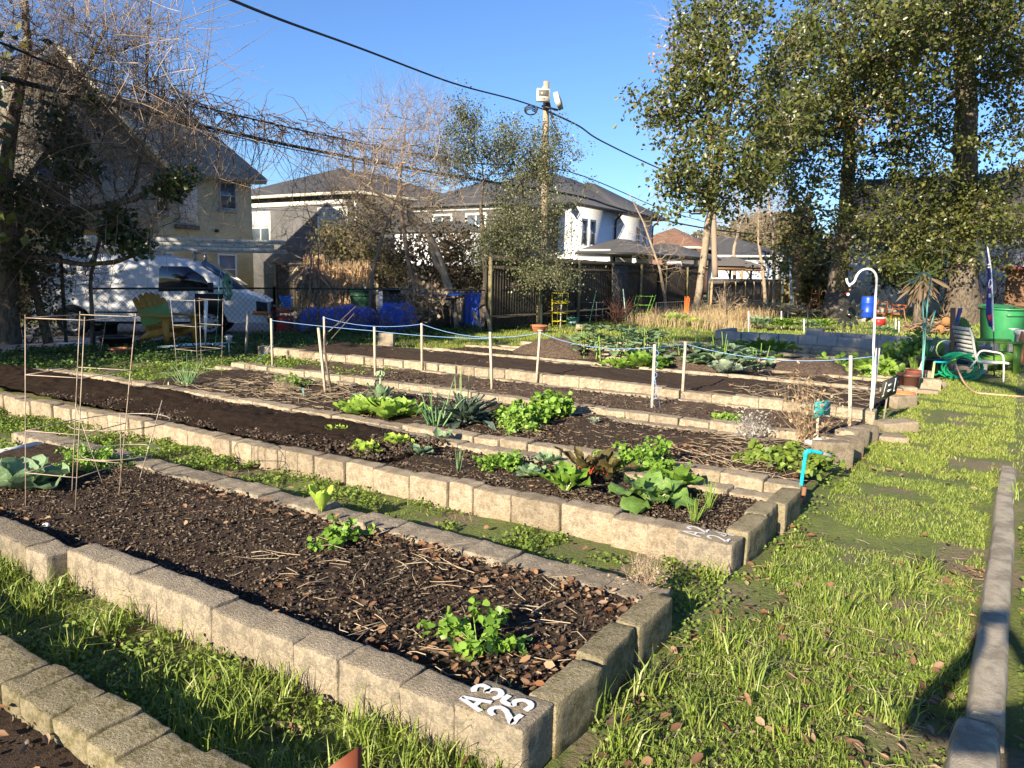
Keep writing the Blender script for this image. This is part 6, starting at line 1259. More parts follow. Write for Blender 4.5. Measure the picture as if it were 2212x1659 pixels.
pot('black pot on the driveway beside the rear wheel of the van', G(240, 722, -.16)*[1, 1, 1], .13, .17, .3, m_blackpl)
t = thing('planter_box', 'tapered square terracotta planter before the dark fence', 'planter', G(1164, 719)); pl = G(1164, 719); pb_ = MB()
for (z, w) in ((0, .13), (.16, .2), (.17, .22), (.21, .22)): pass
pb_.add([pl+np.array([sx*w, sy*w, z]) for z, w in ((0, .13), (.19, .21)) for sx, sy in ((-1, -1), (1, -1), (1, 1), (-1, 1))], [[0, 1, 5, 4], [1, 2, 6, 5], [2, 3, 7, 6], [3, 0, 4, 7], [3, 2, 1, 0]]); pb_.build('box_body', m_terra, t)
rm = MB(); [rm.box(pl+np.array([dx*.215, dy*.215, .195]), (.46 if dx == 0 else .03, .46 if dy == 0 else .03, .03)) for dx, dy in ((1, 0), (-1, 0), (0, 1), (0, -1))]; rm.build('rim', m_terra, t)
pg = G(1236, 705); t = thing('planter_box', 'dark green planter box with white lettering before the dark fence', 'planter', pg); MB().box(pg+[0, 0, .14], (.36, .2, .27)).build('box_body', m_greenstk, t); MB().box(pg+[0, 0, .275], (.4, .24, .03)).build('rim', m_greenstk, t)
tx = MB(); [tx.box(pg+np.array([-.05+.03*k, -.104, .13]), (.02, .006, .05-.01*(k % 2))) for k in range(5)]; tx.build('lettering', mwhite, t)
tag(MB().prism([AT(1243, 712, 21.6), AT(1262, 712, 21.6), AT(1268, 703, 21.6), AT(1246, 702, 21.6)], (0, .3, .02)).build('tipped_block', m_block_old, origin=AT(1243, 712, 21.6)), 'dark concrete block tipped over beside the yellow cage', 'concrete block')
# ---- mustard adirondack chair
def adirondack(name, label, mat, loc, rz, group=None, sc=1.):
    t = local_thing(name, label, 'chair', loc, rz, group, sc)
    # x = forward, y = left; seat 0.36 high, slopes back
    n = 6; bk = MB()
    for i in range(n):
        f = (i-(n-1)/2)/((n-1)/2); y = f*.24; top = .98-.10*f*f; w = .105
        bk.prism([(-.22, y-w*.44, .22), (-.22, y+w*.44, .22), (-.52-.0*f, y*1.25+w*.52, top-.04), (-.545, y*1.25, top), (-.52, y*1.25-w*.52, top-.04)], (.03, 0, .012))
    bk.beam((-.255, -.25, .36), (-.255, .25, .36), .03, .05); bk.beam((-.46, -.31, .78), (-.46, .31, .78), .03, .06); bk.build('backrest', mat, t)
    st = MB()
    for i in range(6):
        x = -.2+i*.095; z = .24+i*.022; st.box((x, 0, z), (.085, .52, .022))
    st.build('seat', mat, t)
    for s in (-1, 1):
        MB().prism([(.30, s*.29, 0), (.40, s*.29, 0), (.40, s*.29, .54), (.26, s*.29, .54)], (0, s*.045, 0)).build('leg', mat, t)
        MB().prism([(-.62, s*.28, 0), (-.5, s*.28, 0), (.40, s*.28, .28), (.38, s*.28, .37), (-.2, s*.28, .26)], (0, s*.03, 0)).build('leg', mat, t)
        MB().prism([(-.48, s*.25, .545), (-.40, s*.37, .545), (.44, s*.41, .548), (.46, s*.36, .548), (.44, s*.26, .548), (.0, s*.25, .545)], (0, 0, .035)).build('armrest', mat, t)
    return t
m_must = M('mustard_plastic', (.50, .27, .05), .5, var=[(.42, .22, .04), (.56, .32, .08)], scale=5)
pc = G(353, 747); adirondack('garden_chair', 'mustard yellow plastic garden chair facing right, in front of the van', m_must, pc+[0, .25, 0], math.radians(-28), sc=1.08)
cu = MB(); cu.grid(np.array([[[-.23+.46*i/8, -.17+.34*j/6, .035*math.sin(math.pi*i/8)**.5*math.sin(math.pi*j/6)**.5+.01*math.sin(i*3+j)] for j in range(7)] for i in range(9)])); cu.grid(np.array([[[-.23+.46*i/8, -.17+.34*j/6, -.035*math.sin(math.pi*i/8)**.5*math.sin(math.pi*j/6)**.5] for j in range(7)] for i in range(9)])[::-1])
o = cu.build('cushion', M('green_cloth', (.20, .33, .12), .9, var=[(.15, .26, .09)], scale=8, bump=.3, bscale=200), smooth=True, origin=(0, 0, 0)); o.location = AT(335, 680, pc[1]+.05); o.rotation_euler = (math.radians(62), math.radians(-16), math.radians(10)); o.scale = (1.25, 1.15, 1.2); tag(o, 'crumpled green cushion propped on the mustard chair', 'cushion')
# ---- van
m_van = M('van_white', (.74, .75, .76), .35, var=[(.64, .65, .66), (.78, .79, .8)], scale=1.5, spec=.5, coat=.2); m_tyre = M('tyre', (.02, .02, .02), .85, bump=.3); m_rim = M('rim', (.42, .41, .38), .45, metal=.5)
m_vdark = M('van_black', (.018, .018, .02), .5); m_vglass = M('van_glass', (.01, .012, .015), .03, spec=1.); m_orange = M('lamp_orange', (.7, .2, .02), .25, spec=.7); m_red = M('lamp_red', (.55, .02, .02), .25, spec=.7)
v0 = G(181, 721, -.16); v1 = G(463, 722, -.16); vh = math.atan2(v1[1]-v0[1], v1[0]-v0[0]); VS = np.linalg.norm(v1-v0)/3.35
van = local_thing('white_van', 'white work van carrying ladders, parked behind the chain link fence', 'van', v0+[0, .12, .0], vh, None, VS)
prof = [(-.95, .42), (-.97, .75), (-.95, 1.2), (-.88, 1.75), (-.78, 2.02), (-.6, 2.10), (1.2, 2.14), (2.4, 2.10), (2.85, 2.02), (3.12, 1.93), (3.6, 1.62), (4.1, 1.25), (4.25, 1.18), (4.62, 1.08), (4.86, .95), (4.92, .78), (4.92, .42)]
top = prof; W_ = 1.0
def van_half(z):   # body narrows above the belt line
    return 1.0 if z < 1.15 else 1.0-.17*((z-1.15)/1.0)**1.3
def arch(x, z, cx): return max(z, (math.sqrt(max(0, .47**2-(x-cx)**2))+.36) if abs(x-cx) < .47 else z)
xs = np.unique(np.concatenate([np.linspace(-.95, 4.9, 90), [p[0] for p in prof]])); px_ = [p[0] for p in prof[2:15]]; pz_ = [p[1] for p in prof[2:15]]
zt = np.interp(xs, px_, pz_); zt[xs > 4.88] = .93; zb = np.array([arch(x, .40 if (x > -.3) else .45, 0) for x in xs]); zb = np.array([max(b, arch(x, .4, 3.35)) for b, x in zip(zb, xs)]); zb = np.minimum(zb, zt-.02)
bd = MB(); V = np.linspace(0, 1, 14)
for s in (-1, 1):
    Pm = np.zeros((len(xs), 14, 3))
    for i, x in enumerate(xs):
        z = zb[i]+(zt[i]-zb[i])*V; nose = 1-.10*np.clip((x-4.3)/.6, 0, 1)**2-.05*np.clip((-.7-x)/.25, 0, 1)
        Pm[i] = np.stack([np.full(14, x), [s*van_half(q)*nose for q in z], z], 1)
        Pm[i, -1, 1] *= .93; Pm[i, -1, 2] += .0
    bd.grid(Pm if s < 0 else Pm[::-1])
n_ = len(xs); Tg = np.zeros((n_, 7, 3))
for i, x in enumerate(xs):
    hw = abs(van_half(zt[i]))*.93*(1-.10*np.clip((x-4.3)/.6, 0, 1)**2-.05*np.clip((-.7-x)/.25, 0, 1))
    for j, f in enumerate(np.linspace(-1, 1, 7)): Tg[i, j] = (x, f*hw, zt[i]+.035*(1-f*f))
bd.grid(Tg)
for (x, s) in ((-.95, 1), (4.9, -1)):
    i = 0 if x < 0 else n_-1; z = zb[i]+(zt[i]-zb[i])*V; hh = [van_half(q)*(.95 if x < 0 else .9) for q in z]
    Q = np.array([[(x, -h_, q), (x, h_, q)] for h_, q in zip(hh, z)]); bd.grid(Q if s > 0 else Q[::-1])
body = bd.build('body', m_van, van, smooth=False)
ch = MB(); ch.box((1.7, 0, .42), (3.9, 1.5, .2)); ch.build('underbody', m_vdark, van)
wl = MB()
def wheel(x, s):
    c = np.array([x, s*.9, .38]); a = np.arange(24)*2*math.pi/24; w = MB(); R_ = [(.37, -.11), (.385, -.08), (.385, .08), (.37, .11), (.25, .115), (.25, .02)]
    Vv = np.array([[c[0]+r_*math.cos(t_), c[1]+s*y_, c[2]+r_*math.sin(t_)] for r_, y_ in R_ for t_ in a]); i, j = np.meshgrid(np.arange(5), np.arange(24), indexing='ij'); i = i.ravel(); j = j.ravel(); j2 = (j+1) % 24
    w.add(Vv, np.stack([i*24+j, i*24+j2, (i+1)*24+j2, (i+1)*24+j], 1)); wo = w.build('wheel', m_tyre, van)
    r = MB(); Rr = [(.25, .10), (.22, .05), (.20, .05), (.10, .09), (.06, .12), (.001, .12)]
    Vv = np.array([[c[0]+r_*math.cos(t_), c[1]+s*y_, c[2]+r_*math.sin(t_)] for r_, y_ in Rr for t_ in a]); r.add(Vv, np.stack([i*24+j, i*24+j2, (i+1)*24+j2, (i+1)*24+j], 1)); r.build('rim', m_rim, wo)
    h_ = MB(); [h_.tube([c+[.155*math.cos(k*.785), s*.068, .155*math.sin(k*.785)], c+[.155*math.cos(k*.785), s*.078, .155*math.sin(k*.785)]], .028, 8) for k in range(8)]; h_.build('vent_holes', m_vdark, wo)
for x in (0, 3.35):
    for s in (-1, 1): wheel(x, s)
def side_patch(name, pts, mat, off=.008, s=-1, parent=van):   # thin panel lying on the van's side
    P = np.array([[x, s*(van_half(z)+off), z] for x, z in pts]); mb = MB(); mb.prism(P if s > 0 else P[::-1], (0, -s*.006, 0)); return mb.build(name, mat, parent)
for s in (-1, 1):
    d_ = side_patch('door', [(1.98, .48), (1.98, 1.98), (2.9, 1.96), (3.35, 1.70), (3.72, 1.28), (3.72, .92), (3.45, .86), (3.0, .72), (2.85, .48)], m_van, .006, s)
    side_patch('door_window', [(2.12, 1.2), (2.14, 1.80), (2.2, 1.86), (2.86, 1.86), (3.24, 1.60), (3.48, 1.24)], m_vglass, .014, s, d_)
    side_patch('handle', [(2.06, .98), (2.06, 1.03), (2.22, 1.03), (2.22, .98)], m_vdark, .016, s, d_)
    side_patch('seam', [(1.93, .45), (1.93, 2.03), (1.955, 2.03), (1.955, .45)], m_vdark, .007, s)
    side_patch('seam', [(.35, .95), (.35, 1.98), (.37, 1.98), (.37, .95)], m_vdark, .007, s)
    side_patch('body_moulding', [(.55, .62), (.55, .66), (1.9, .66), (1.9, .62)], m_vdark, .009, s)
    side_patch('tail_light', [(-.94, 1.05), (-.92, 1.5), (-.82, 1.5), (-.84, 1.05)], m_red, .012, s)
    mm = MB(); mm.box((3.45, s*1.16, 1.32), (.12, .16, .26)); mm.beam((3.4, s*1.0, 1.25), (3.45, s*1.14, 1.25), .04); mm.build('side_mirror', m_vdark, van)
ws = MB(); pts = [(3.14, 1.93), (4.08, 1.275)]; w0, w1 = van_half(1.93)*.97, van_half(1.28)*.97
ws.prism([(3.17, -w0, 1.955), (4.08, -w1, 1.31), (4.08, w1, 1.31), (3.17, w0, 1.955)], (.05, 0, .055)); ws.build('windscreen', M('windscreen', (.03, .08, .2), .04, spec=1., var=[(.02, .05, .12)]), van)
bm_ = MB(); bm_.box((4.93, 0, .52), (.16, 1.96, .26)); bm_.build('front_bumper', m_vdark, van); bm_ = MB(); bm_.box((-1.0, 0, .5), (.14, 1.9, .2)); bm_.build('rear_bumper', m_vdark, van)
gr_ = MB(); gr_.box((4.925, 0, .82), (.05, 1.1, .24)); gr_.build('grille', m_vdark, van)
for s in (-1, 1):
    hl = MB(); hl.prism([(4.93, s*.56, .70), (4.93, s*.90, .70), (4.93, s*.90, .95), (4.93, s*.56, .95)][::(1 if s > 0 else -1)], (-.06, 0, 0)); hl.build('headlight', M('headlight_glass', (.3, .3, .3), .1, spec=.9), van)
    side_patch('headlight_surround', [(4.3, .60), (4.3, .98), (4.40, 1.0), (4.86, .93), (4.86, .6)], m_vdark, -.02, s)
    side_patch('indicator', [(4.32, .60), (4.32, .70), (4.86, .70), (4.86, .60)], m_orange, -.008, s)
rk = MB()
for x in (.2, 1.9, 3.0):
    rk.beam((x, -.82, 2.24), (x, .82, 2.24), .05)
    for s in (-1, 1): rk.beam((x, s*.78, 2.02), (x, s*.74, 2.26), .07)
rk.build('roof_rack', M('rack_metal', (.35, .36, .36), .4, metal=.6), van)
m_alu = M('ladder_white', (.66, .65, .60), .45, var=[(.56, .55, .5)], scale=3); 
def ladder(label, y, z, x0, x1, w=.42):
    t = local_thing('ladder', label, 'ladder', v0+[0, .12, 0], vh, 'ladders on the van roof', VS)
    for dy in (-w/2, w/2):
        rl = MB(); rl.box(((x0+x1)/2, y+dy, z+.045), (x1-x0, .012, .10)); rl.box(((x0+x1)/2, y+dy+(.015 if dy < 0 else -.015), z+.09), (x1-x0, .04, .012)); rl.box(((x0+x1)/2, y+dy+(.015 if dy < 0 else -.015), z), (x1-x0, .04, .012)); ro_ = rl.build('rail', m_alu, t)
        if dy < 0:
            hb = MB(); x = x0+.2
            while x < x1-.1: hb.tube([(x, y+dy-.007, z+.045), (x, y+dy-.010, z+.045)], .015, 8); x += .3
            hb.build('rung_ends', m_vdark, ro_)
    r_ = MB(); x = x0+.2
    while x < x1-.1: r_.tube([(x, y-w/2, z+.045), (x, y+w/2, z+.045)], .016, 6); x += .3
    r_.build('rungs', m_alu, t)
ladder('lowest ladder section on the van roof, nearest the camera', -.48, 2.29, -.5, 5.0); ladder('middle ladder section, stacked on the lowest', -.46, 2.405, -.7, 5.0, .38); ladder('topmost ladder section on the van roof', -.48, 2.52, -.6, 5.3, .42)
ladder('inner ladder lying behind the stacked ones', .35, 2.29, -.9, 5.3)
# tools hung on the chain link fence
hg = AT(452, 655, 17.2); t = tag(MB().box(hg, (.62, .05, .42)).build('dark_panel', m_vdark, origin=hg), 'black panel hung with curled wire on the chain link fence', 'panel')
rp = MB(); rr = np.random.RandomState(4)
c0 = AT(491, 600, 17.3)
for k in range(9): rp.tube([c0+[rr.uniform(-.03, .03), 0, .1], c0+[rr.uniform(-.12, .12), -.02, -.1], c0+[rr.uniform(-.12, .12), -.02, -.35], c0+[rr.uniform(-.06, .06), 0, -.5]], .016, 5)
tag(rp.build('rope_bundle', M('rope_mix', (.07, .2, .5), .8, var=[(.12, .3, .12), (.25, .5, .3)], scale=9), origin=c0), 'bundle of blue and green cords hanging on the fence before the windscreen', 'rope')
# ---- things beyond the fence, middle
m_tarp = M('blue_tarp', (.012, .06, .42), .35, var=[(.02, .1, .55), (.01, .04, .3)], scale=3, spec=.5, bump=.6, bscale=9)
def tarp(label, x0, x1, ytop, ybot, Y, depth, seed, z0=0.):
    n, m = 36, 18; P = np.zeros((n, m, 3)); A_ = AT(x0, 600, Y); B_ = AT(x1, 600, Y); H = AT((x0+x1)/2, ytop, Y)[2]-z0; rr = np.random.RandomState(seed)
    for i in range(n):
        f = i/(n-1); c = A_*(1-f)+B_*f; prof_ = min(1, 6*f, 6*(1-f))**.5
        hh = H*prof_*(.9+.2*vnoise(np.array([f*5.]), np.array([seed*1.]), 1)[0])
        for j in range(m):
            g = j/(m-1); ang = math.pi*g; w = depth/2*prof_+.05
            fold = (vnoise(np.array([f*16+g*2]), np.array([g*4+seed]), 3)[0]-.5)*.16
            P[i, j] = [c[0], c[1]+(-math.cos(ang))*(w+fold), z0+hh*math.sin(ang)**.55+fold*.3]
    o = MB().grid(P).build('blue_tarp', m_tarp, origin=(A_+B_)/2*[1, 1, 0]); return tag(o, label, 'tarp')
tarp('long low pile covered with a bright blue tarp, before the corn stalks', 634, 830, 661, 709, 20.6, 1.3, 1); tarp('crumpled blue tarp heap right of the long blue pile', 815, 905, 648, 712, 20.3, 1.1, 2); tarp('dark blue tarp draped between the pale trunk and the evergreen', 996, 1052, 628, 700, 22.6, 1.2, 3)
wc = AT(925, 670, 21.8); t = thing('work_table', 'dark table with boards under it and a blue tarp thrown over its top', 'table', wc*[1, 1, 0]); zt_ = AT(925, 640, 21.8)[2]
MB().box([wc[0], wc[1], zt_-.05], (1.6, .9, .06)).build('table_top', m_vdark, t); [MB().box([wc[0]+sx*.72, wc[1]+sy*.38, zt_/2-.04], (.08, .08, zt_-.08)).build('leg', m_vdark, t) for sx in (-1, 1) for sy in (-1, 1)]
MB().box([wc[0], wc[1]+.1, zt_*.4], (1.3, .5, zt_*.75)).build('stacked_boards', M('boards_dark', (.10, .075, .045), .9, var=[(.07, .05, .03)], scale=6), t)
u_, v_ = np.meshgrid(np.linspace(-.95, .95, 20), np.linspace(-.55, .55, 10), indexing='ij'); tag(MB().grid(np.dstack([wc[0]+u_, wc[1]+v_, zt_+.05+.10*fbm(u_*3, v_*3, 4)-.25*np.clip(np.abs(v_)-.45, 0, 1)*4*.3])).build('blue_tarp', m_tarp, origin=wc), 'blue tarp sheet lying on top of the dark table', 'tarp')
m_bin = M('bin_dark_green', (.03, .09, .05), .5, var=[(.04, .12, .07)], scale=4)
def wheelie(label, p, w, d, h, mat, rz=0., name='wheeled_bin', emblem=False, sc=1.):
    t = local_thing(name, label, 'bin', p, rz, None, sc); b = MB(); zz = [0, .12, .9, 1.0]; ww = [.80, .84, 1.0, 1.0]
    L_ = [[(sx*w/2*k, sy*d/2*k, z*h*.92) for sx, sy in ((-1, -1), (1, -1), (1, 1), (-1, 1))] for z, k in zip(zz, ww)]
    b.add(np.array(L_).reshape(-1, 3), [[i*4+j, i*4+(j+1) % 4, (i+1)*4+(j+1) % 4, (i+1)*4+j] for i in range(3) for j in range(4)]+[[3, 2, 1, 0]]); b.build('bin_body', mat, t)
    l = MB(); l.grid(np.array([[[(-.54+1.08*i/6)*w, (-.56+1.14*j/4)*d, h*.92+.015+.05*math.sin(math.pi*i/6)**.6+.03*(j/4)] for j in range(5)] for i in range(7)])); l.box((0, 0, h*.915), (w*1.09, d*1.13, .035)); l.build('lid', mat, t)
    rm_ = MB(); rm_.box((0, -d/2*1.0-.012, h*.80), (w*.98, .03, .05)); rm_.tube([(-w*.45, d*.62, h*.9), (w*.45, d*.62, h*.9)], .018, 6); rm_.build('rim', mat, t)
    for s in (-1, 1): MB().tube([(s*w*.42, d*.42, .11), (s*(w*.42+.06), d*.42, .11)], .11, 14).build('wheel', m_tyre, t)
    return t
wheelie('dark green bin in the dry brush behind the long blue tarp', AT(780, 690, 22.6)*[1, 1, 0], .62, .7, 1.1, m_bin, .2)
bw = AT(840, 690, 21.4)*[1, 1, 0]; t = thing('covered_cart', 'white and black box under a dark sheet between the bin and the tarp', 'box', bw); MB().box(bw+[-.22, 0, .6], (.16, .5, .85), .1).build('white_side', mwhite, t); MB().box(bw+[.15, 0, .62], (.6, .5, .9), .1).build('black_box', m_blackpl, t); MB().box(bw+[.05, 0, 1.1], (.95, .6, .05), .1, ).build('dark_sheet', m_vdark, t)
# toy chair, red base
tc = AT(614, 674, 20.2); t = thing('toy_slide', 'blue and red plastic toy seat by the nose of the van', 'toy', tc*[1, 1, 0]); m_toyb = M('toy_blue', (.05, .25, .7), .4); m_toyr = M('toy_red', (.6, .03, .03), .4)
bk = MB(); a0, a1, a2, a3 = AT(614, 666, 20.2), AT(629, 664, 20.2), AT(627, 637, 20.4), AT(604, 639, 20.4)
for k in range(5): f0, f1 = k/5, (k+.75)/5; bk.prism([a0+(a3-a0)*f0, a1+(a2-a1)*f0, a1+(a2-a1)*f1, a0+(a3-a0)*f1], (0, .03, 0))
bk.beam(a0, a3, .04); bk.beam(a1, a2, .04); bk.build('backrest', m_toyb, t); MB().beam(AT(589, 673, 20.1), AT(631, 671, 20.1), .25, .1).build('seat', m_toyr, t); MB().box((tc[0], tc[1], .18), (.4, .3, .4)).build('base', m_toyr, t)
# yellow and red toy car
tq = G(1103, 703)*[1, 1, 1]; tq = AT(1101, 690, 23.4)*[1, 1, 0]; t = thing('toy_car', 'small red toy car with a yellow arched roof behind the chain link', 'toy car', tq); m_toyy = M('toy_yellow', (.75, .5, .02), .4)
for dy in (-.18, .18): MB().tube([tq+[-.16, dy, .35], tq+[-.17, dy, .62], tq+[-.1, dy, .80], tq+[.05, dy, .82], tq+[.16, dy, .72], tq+[.22, dy, .35]], .03, 6).build('roof_frame', m_toyy, t)
MB().box(tq+[0, 0, .82], (.2, .4, .04)).build('roof', m_toyy, t); bb_ = MB(); bb_.lathe([(.0, 0), (.26, .06), (.33, .2), (.3, .36), (.001, .38)], tq+[0, 0, .04], 14, sy=.75); bb_.build('car_body', m_toyr, t)
for s in (-1, 1): MB().tube([tq+[s*.2, -.24, .1], tq+[s*.2, -.18, .1]], .1, 12).build('wheel', m_blackpl, t)
hp = AT(1116, 671, 22.8); a = np.linspace(0, 2*math.pi, 28); tag(MB().tube(np.stack([hp[0]+.26*np.cos(a), np.full(28, hp[1]), hp[2]+.28*np.sin(a)], 1), .008, 5, caps=False).build('wire_hoop', m_wire, origin=hp), 'thin wire hoop hanging beside the toy car', 'hoop')
# dried corn stalks
cs = thing('corn_stalks', 'tall sheaf of dried tan corn stalks stacked against the dark fence', 'corn stalks', AT(720, 680, 22.8)*[1, 1, 0]); mb = MB(); rr = np.random.RandomState(8); n = 900
px1 = rr.uniform(655, 800, n); top_ = np.where(px1 < 700, rr.uniform(548, 600, n), rr.uniform(560, 610, n)); base_ = np.array([AT(x+rr.normal()*8, 690, 22.9+rr.uniform(-.5, .5)) for x in px1]); base_[:, 2] = rr.uniform(-.1, .9, n); tp = np.array([AT(x, y, 23+rr.uniform(-.5, .4)) for x, y in zip(px1, top_)])
m1 = base_*.5+tp*.5+rr.normal(size=(n, 3))*.06; mb.sticks(base_, m1, .016, .014, 4); mb.sticks(m1, tp, .014, .006, 4); mb.build('stalks', M('corn_stalk', (.62, .42, .22), .85, var=[(.75, .56, .34), (.45, .28, .13), (.68, .5, .3)], island=True), cs)
lf = MB(); C = tp[rr.randint(0, n, 1500)]*.55+base_[rr.randint(0, n, 1500)]*0+0; k = rr.randint(0, n, 1700); f = rr.uniform(.1, 1, 1700)[:, None]; C = base_[k]*(1-f)+tp[k]*f; leafset(lf, C, .34, rr, droop=.9, aspect=.09); lf.build('dry_blades', M('corn_blades', (.66, .47, .27), .85, var=[(.78, .6, .38), (.5, .32, .16)], island=True, transl=.15), cs)
lf = MB(); k0 = AT(672, 572, 22.5); C = k0+rr.normal(size=(90, 3))*[.12, .1, .1]; leafset(lf, C, .75, rr, droop=1.6, aspect=.05); lf.build('hanging_tuft', m_deadtan, cs)
# brush piles
def heap(name, label, blobs, n, L, r, mat, seed, cat='brush pile', kind=None):
    rr = np.random.RandomState(seed); P = blob_pts(blobs, n, rr); P[:, 2] = np.maximum(P[:, 2], .02); d = rr.normal(size=P.shape); d[:, 2] *= .4; d /= np.linalg.norm(d, axis=1, keepdims=True); mb = MB(); l = L*rr.uniform(.4, 1.2, len(P))[:, None]; m_ = P+d*l*.5+rr.normal(size=P.shape)*L*.06; mb.sticks(P, m_, r, r*.8, 4); mb.sticks(m_, P+d*l, r*.8, r*.4, 4)
    c = P.mean(0)*[1, 1, 0]; o = mb.build(name, mat, origin=c); return tag(o, label, cat, kind=kind)
heap('brush_pile', 'long pale pile of cut branches and stump pieces before the light fence', [(1640, 664, 33, 60, 10, .8), (1700, 668, 32, 60, 9, .8), (1620, 660, 33, 16, 14, .4)], 420, .5, .02, M('cut_branches', (.42, .31, .19), .9, var=[(.55, .43, .28), (.28, .2, .12)], island=True), 3)
heap('firewood_pile', 'tangle of brown branches and logs at the foot of the dark oak', [(2010, 708, 24, 50, 12, .7), (2050, 700, 24, 30, 16, .6)], 260, .55, .022, M('firewood', (.20, .14, .09), .9, var=[(.3, .2, .12), (.13, .09, .06)], island=True), 4, 'firewood')
for (x, y, lb) in ((2044, 695, 'cut orange-brown log end on the firewood, beside the blue board'), (2031, 712, 'lower sawn log lying in the firewood tangle')):
    c = AT(x, y, 23.4); tag(MB().tube([c, c+[.25, .45, .04]], [.13, .12], 14).build('log', M('log_end', (.35, .17, .06), .85, var=[(.24, .12, .05)], scale=12), origin=c), lb, 'log')
# low wire garden fence in the dry grass
wa, wb = AT(1416, 684, 26), AT(1528, 684, 30); wa[2] = 0; wb[2] = 0; wf_ = MB(); 
for k in range(30): f = k/29; p = wa*(1-f)+wb*f; wf_.sticks([p], [p+[0, 0, .72]], .008, .008, 3)
for z in (.2, .38, .55, .71): wf_.sticks([wa+[0, 0, z]], [wb+[0, 0, z]], .008, .008, 3)
tag(wf_.build('wire_fence', m_wire, origin=wa), 'low square-mesh wire fence in the dry grass', 'fence')
on = MB(); [on.sticks([AT(1478+k*1.6, 676, 27)], [AT(1480+k*1.6+(k % 3), 640+3*(k % 2), 27)], .014, .012, 3) for k in range(6)]; tag(on.build('orange_netting', m_orw, origin=AT(1480, 676, 27)), 'scrap of orange netting beside the slender oak', 'netting')
# ---- utility pole with floodlights and cables
pt_ = AT(1180, 176, 27); pbm = np.array([pt_[0]+.12, 27.3, -.1]); t = thing('utility_pole', 'weathered wooden pole carrying two floodlights', 'utility pole', pbm)
trunk_mesh(np.array([pbm, pbm*.5+pt_*.5, pt_]), [.14, .12, .095], 12, 3, .02).build('pole', M('pole_wood', (.42, .32, .22), .9, var=[(.33, .25, .17), (.5, .39, .28)], scale=5, stretch=(6, 6, .8), bump=.4), t, smooth=True)
ar = MB(); ar.beam(AT(1170, 229, 26.8), AT(1206, 238, 26.8), .08, .06); ar.beam(AT(1183, 222, 26.9), AT(1186, 236, 26.9), .16, .1); ar.build('bracket', m_darkmetal, t)
def flood(c, ang, pitch, roll):
    o = bpy.data.objects.new('floodlight', MB().box((0, 0, 0), (.44, .16, .40)).mesh('floodlight', M('flood_shell', (.66, .65, .6), .5, var=[(.5, .48, .42)], scale=6))); COL.objects.link(o); o.parent = t; o['_o'] = [0., 0., 0.]
    o.location = Vector(c)-t.location; o.rotation_euler = (pitch, roll, ang)
    g = MB().box((0, -.083, .05), (.34, .012, .20)).build('lens', M('flood_lens', (.16, .15, .12), .15, spec=.8), o, origin=(0, 0, 0)); f = MB().box((0, -.088, -.13), (.1, .01, .05)).build('label', M('faded_label', (.5, .25, .1), .7), o, origin=(0, 0, 0))
    r = MB().lathe([(.05, 0), (.05, .06), (.02, .08)], (0, 0, .2), 10).build('knob', mwhite, o, origin=(0, 0, 0))
flood(AT(1173.5, 206, 26.6), .05, -.1, .02); flood(AT(1206, 218, 26.6), 1.1, -.4, .55)
cw = MB()
for k in range(7):
    a = AT(1188+k % 3*2, 236+k*3, 26.8); cw.tube([a, AT(1196+k*2, 262+k*5, 26.8), AT(1188+k*2, 276+k*3, 26.8)], .014, 4)
cw.build('hanging_wires', m_darkmetal, t)
m_cable = M('cable_black', (.02, .02, .02), .6)
def cable(label, pts, r, grp='overhead cables', name='overhead_cable', sub=8, mat=None):
    P = smooth_line([AT(*p) for p in pts], sub); return tag(MB().tube(P, r, 6).build(name, mat or m_cable, origin=P[0]), label, 'cable', grp)
cable('twisted black cable sweeping from the top of the picture to the floodlight pole', [(430, -30, 10.5), (600, 40, 13), (780, 105, 16.5), (980, 180, 21), (1110, 215, 24.5), (1182, 239, 27)], .022)
cable('black cable running down right from the floodlight pole into the oak', [(1182, 240, 27), (1250, 272, 31), (1300, 305, 35), (1420, 362, 41), (1520, 400, 47)], .032)
cable('thick double cable crossing the picture from the left edge past the pole', [(-60, 152, 12), (0, 166, 12.5), (250, 226, 16), (560, 300, 20), (800, 348, 23.5), (1000, 383, 27), (1250, 424, 32), (1325, 447, 36), (1420, 472, 42), (1530, 494, 48), (1661, 509, 55), (1760, 515, 60)], .042)
cable('thin second strand just under the thick cable', [(0, 171, 12.5), (250, 231, 16), (560, 307, 20), (800, 356, 23.5), (1000, 388, 27)], .014)
cable('upper thin cable from the left edge, wrapped in vines', [(-40, 80, 12), (10, 96, 12.5), (200, 172, 15), (400, 222, 17.5), (700, 292, 21.5), (1000, 350, 26), (1230, 371, 30), (1440, 455, 42), (1600, 500, 52)], .02)
cable('faint pale wire sloping down before the cream house to the grey house', [(330, 430, 30), (560, 452, 40), (760, 458, 46)], .02, mat=mwhite)
lc = AT(1147, 236, 25.5); a = np.linspace(0, 4*math.pi*1.6, 60); tag(MB().tube(np.stack([lc[0]+.22*np.cos(a)*(1-.02*a), lc[1]+.02*a, lc[2]-.02+.16*np.sin(a)*(1-.03*a)], 1), .02, 5).build('cable_loop', m_cable, origin=lc), 'loose loop of spare cable beside the pole', 'cable')
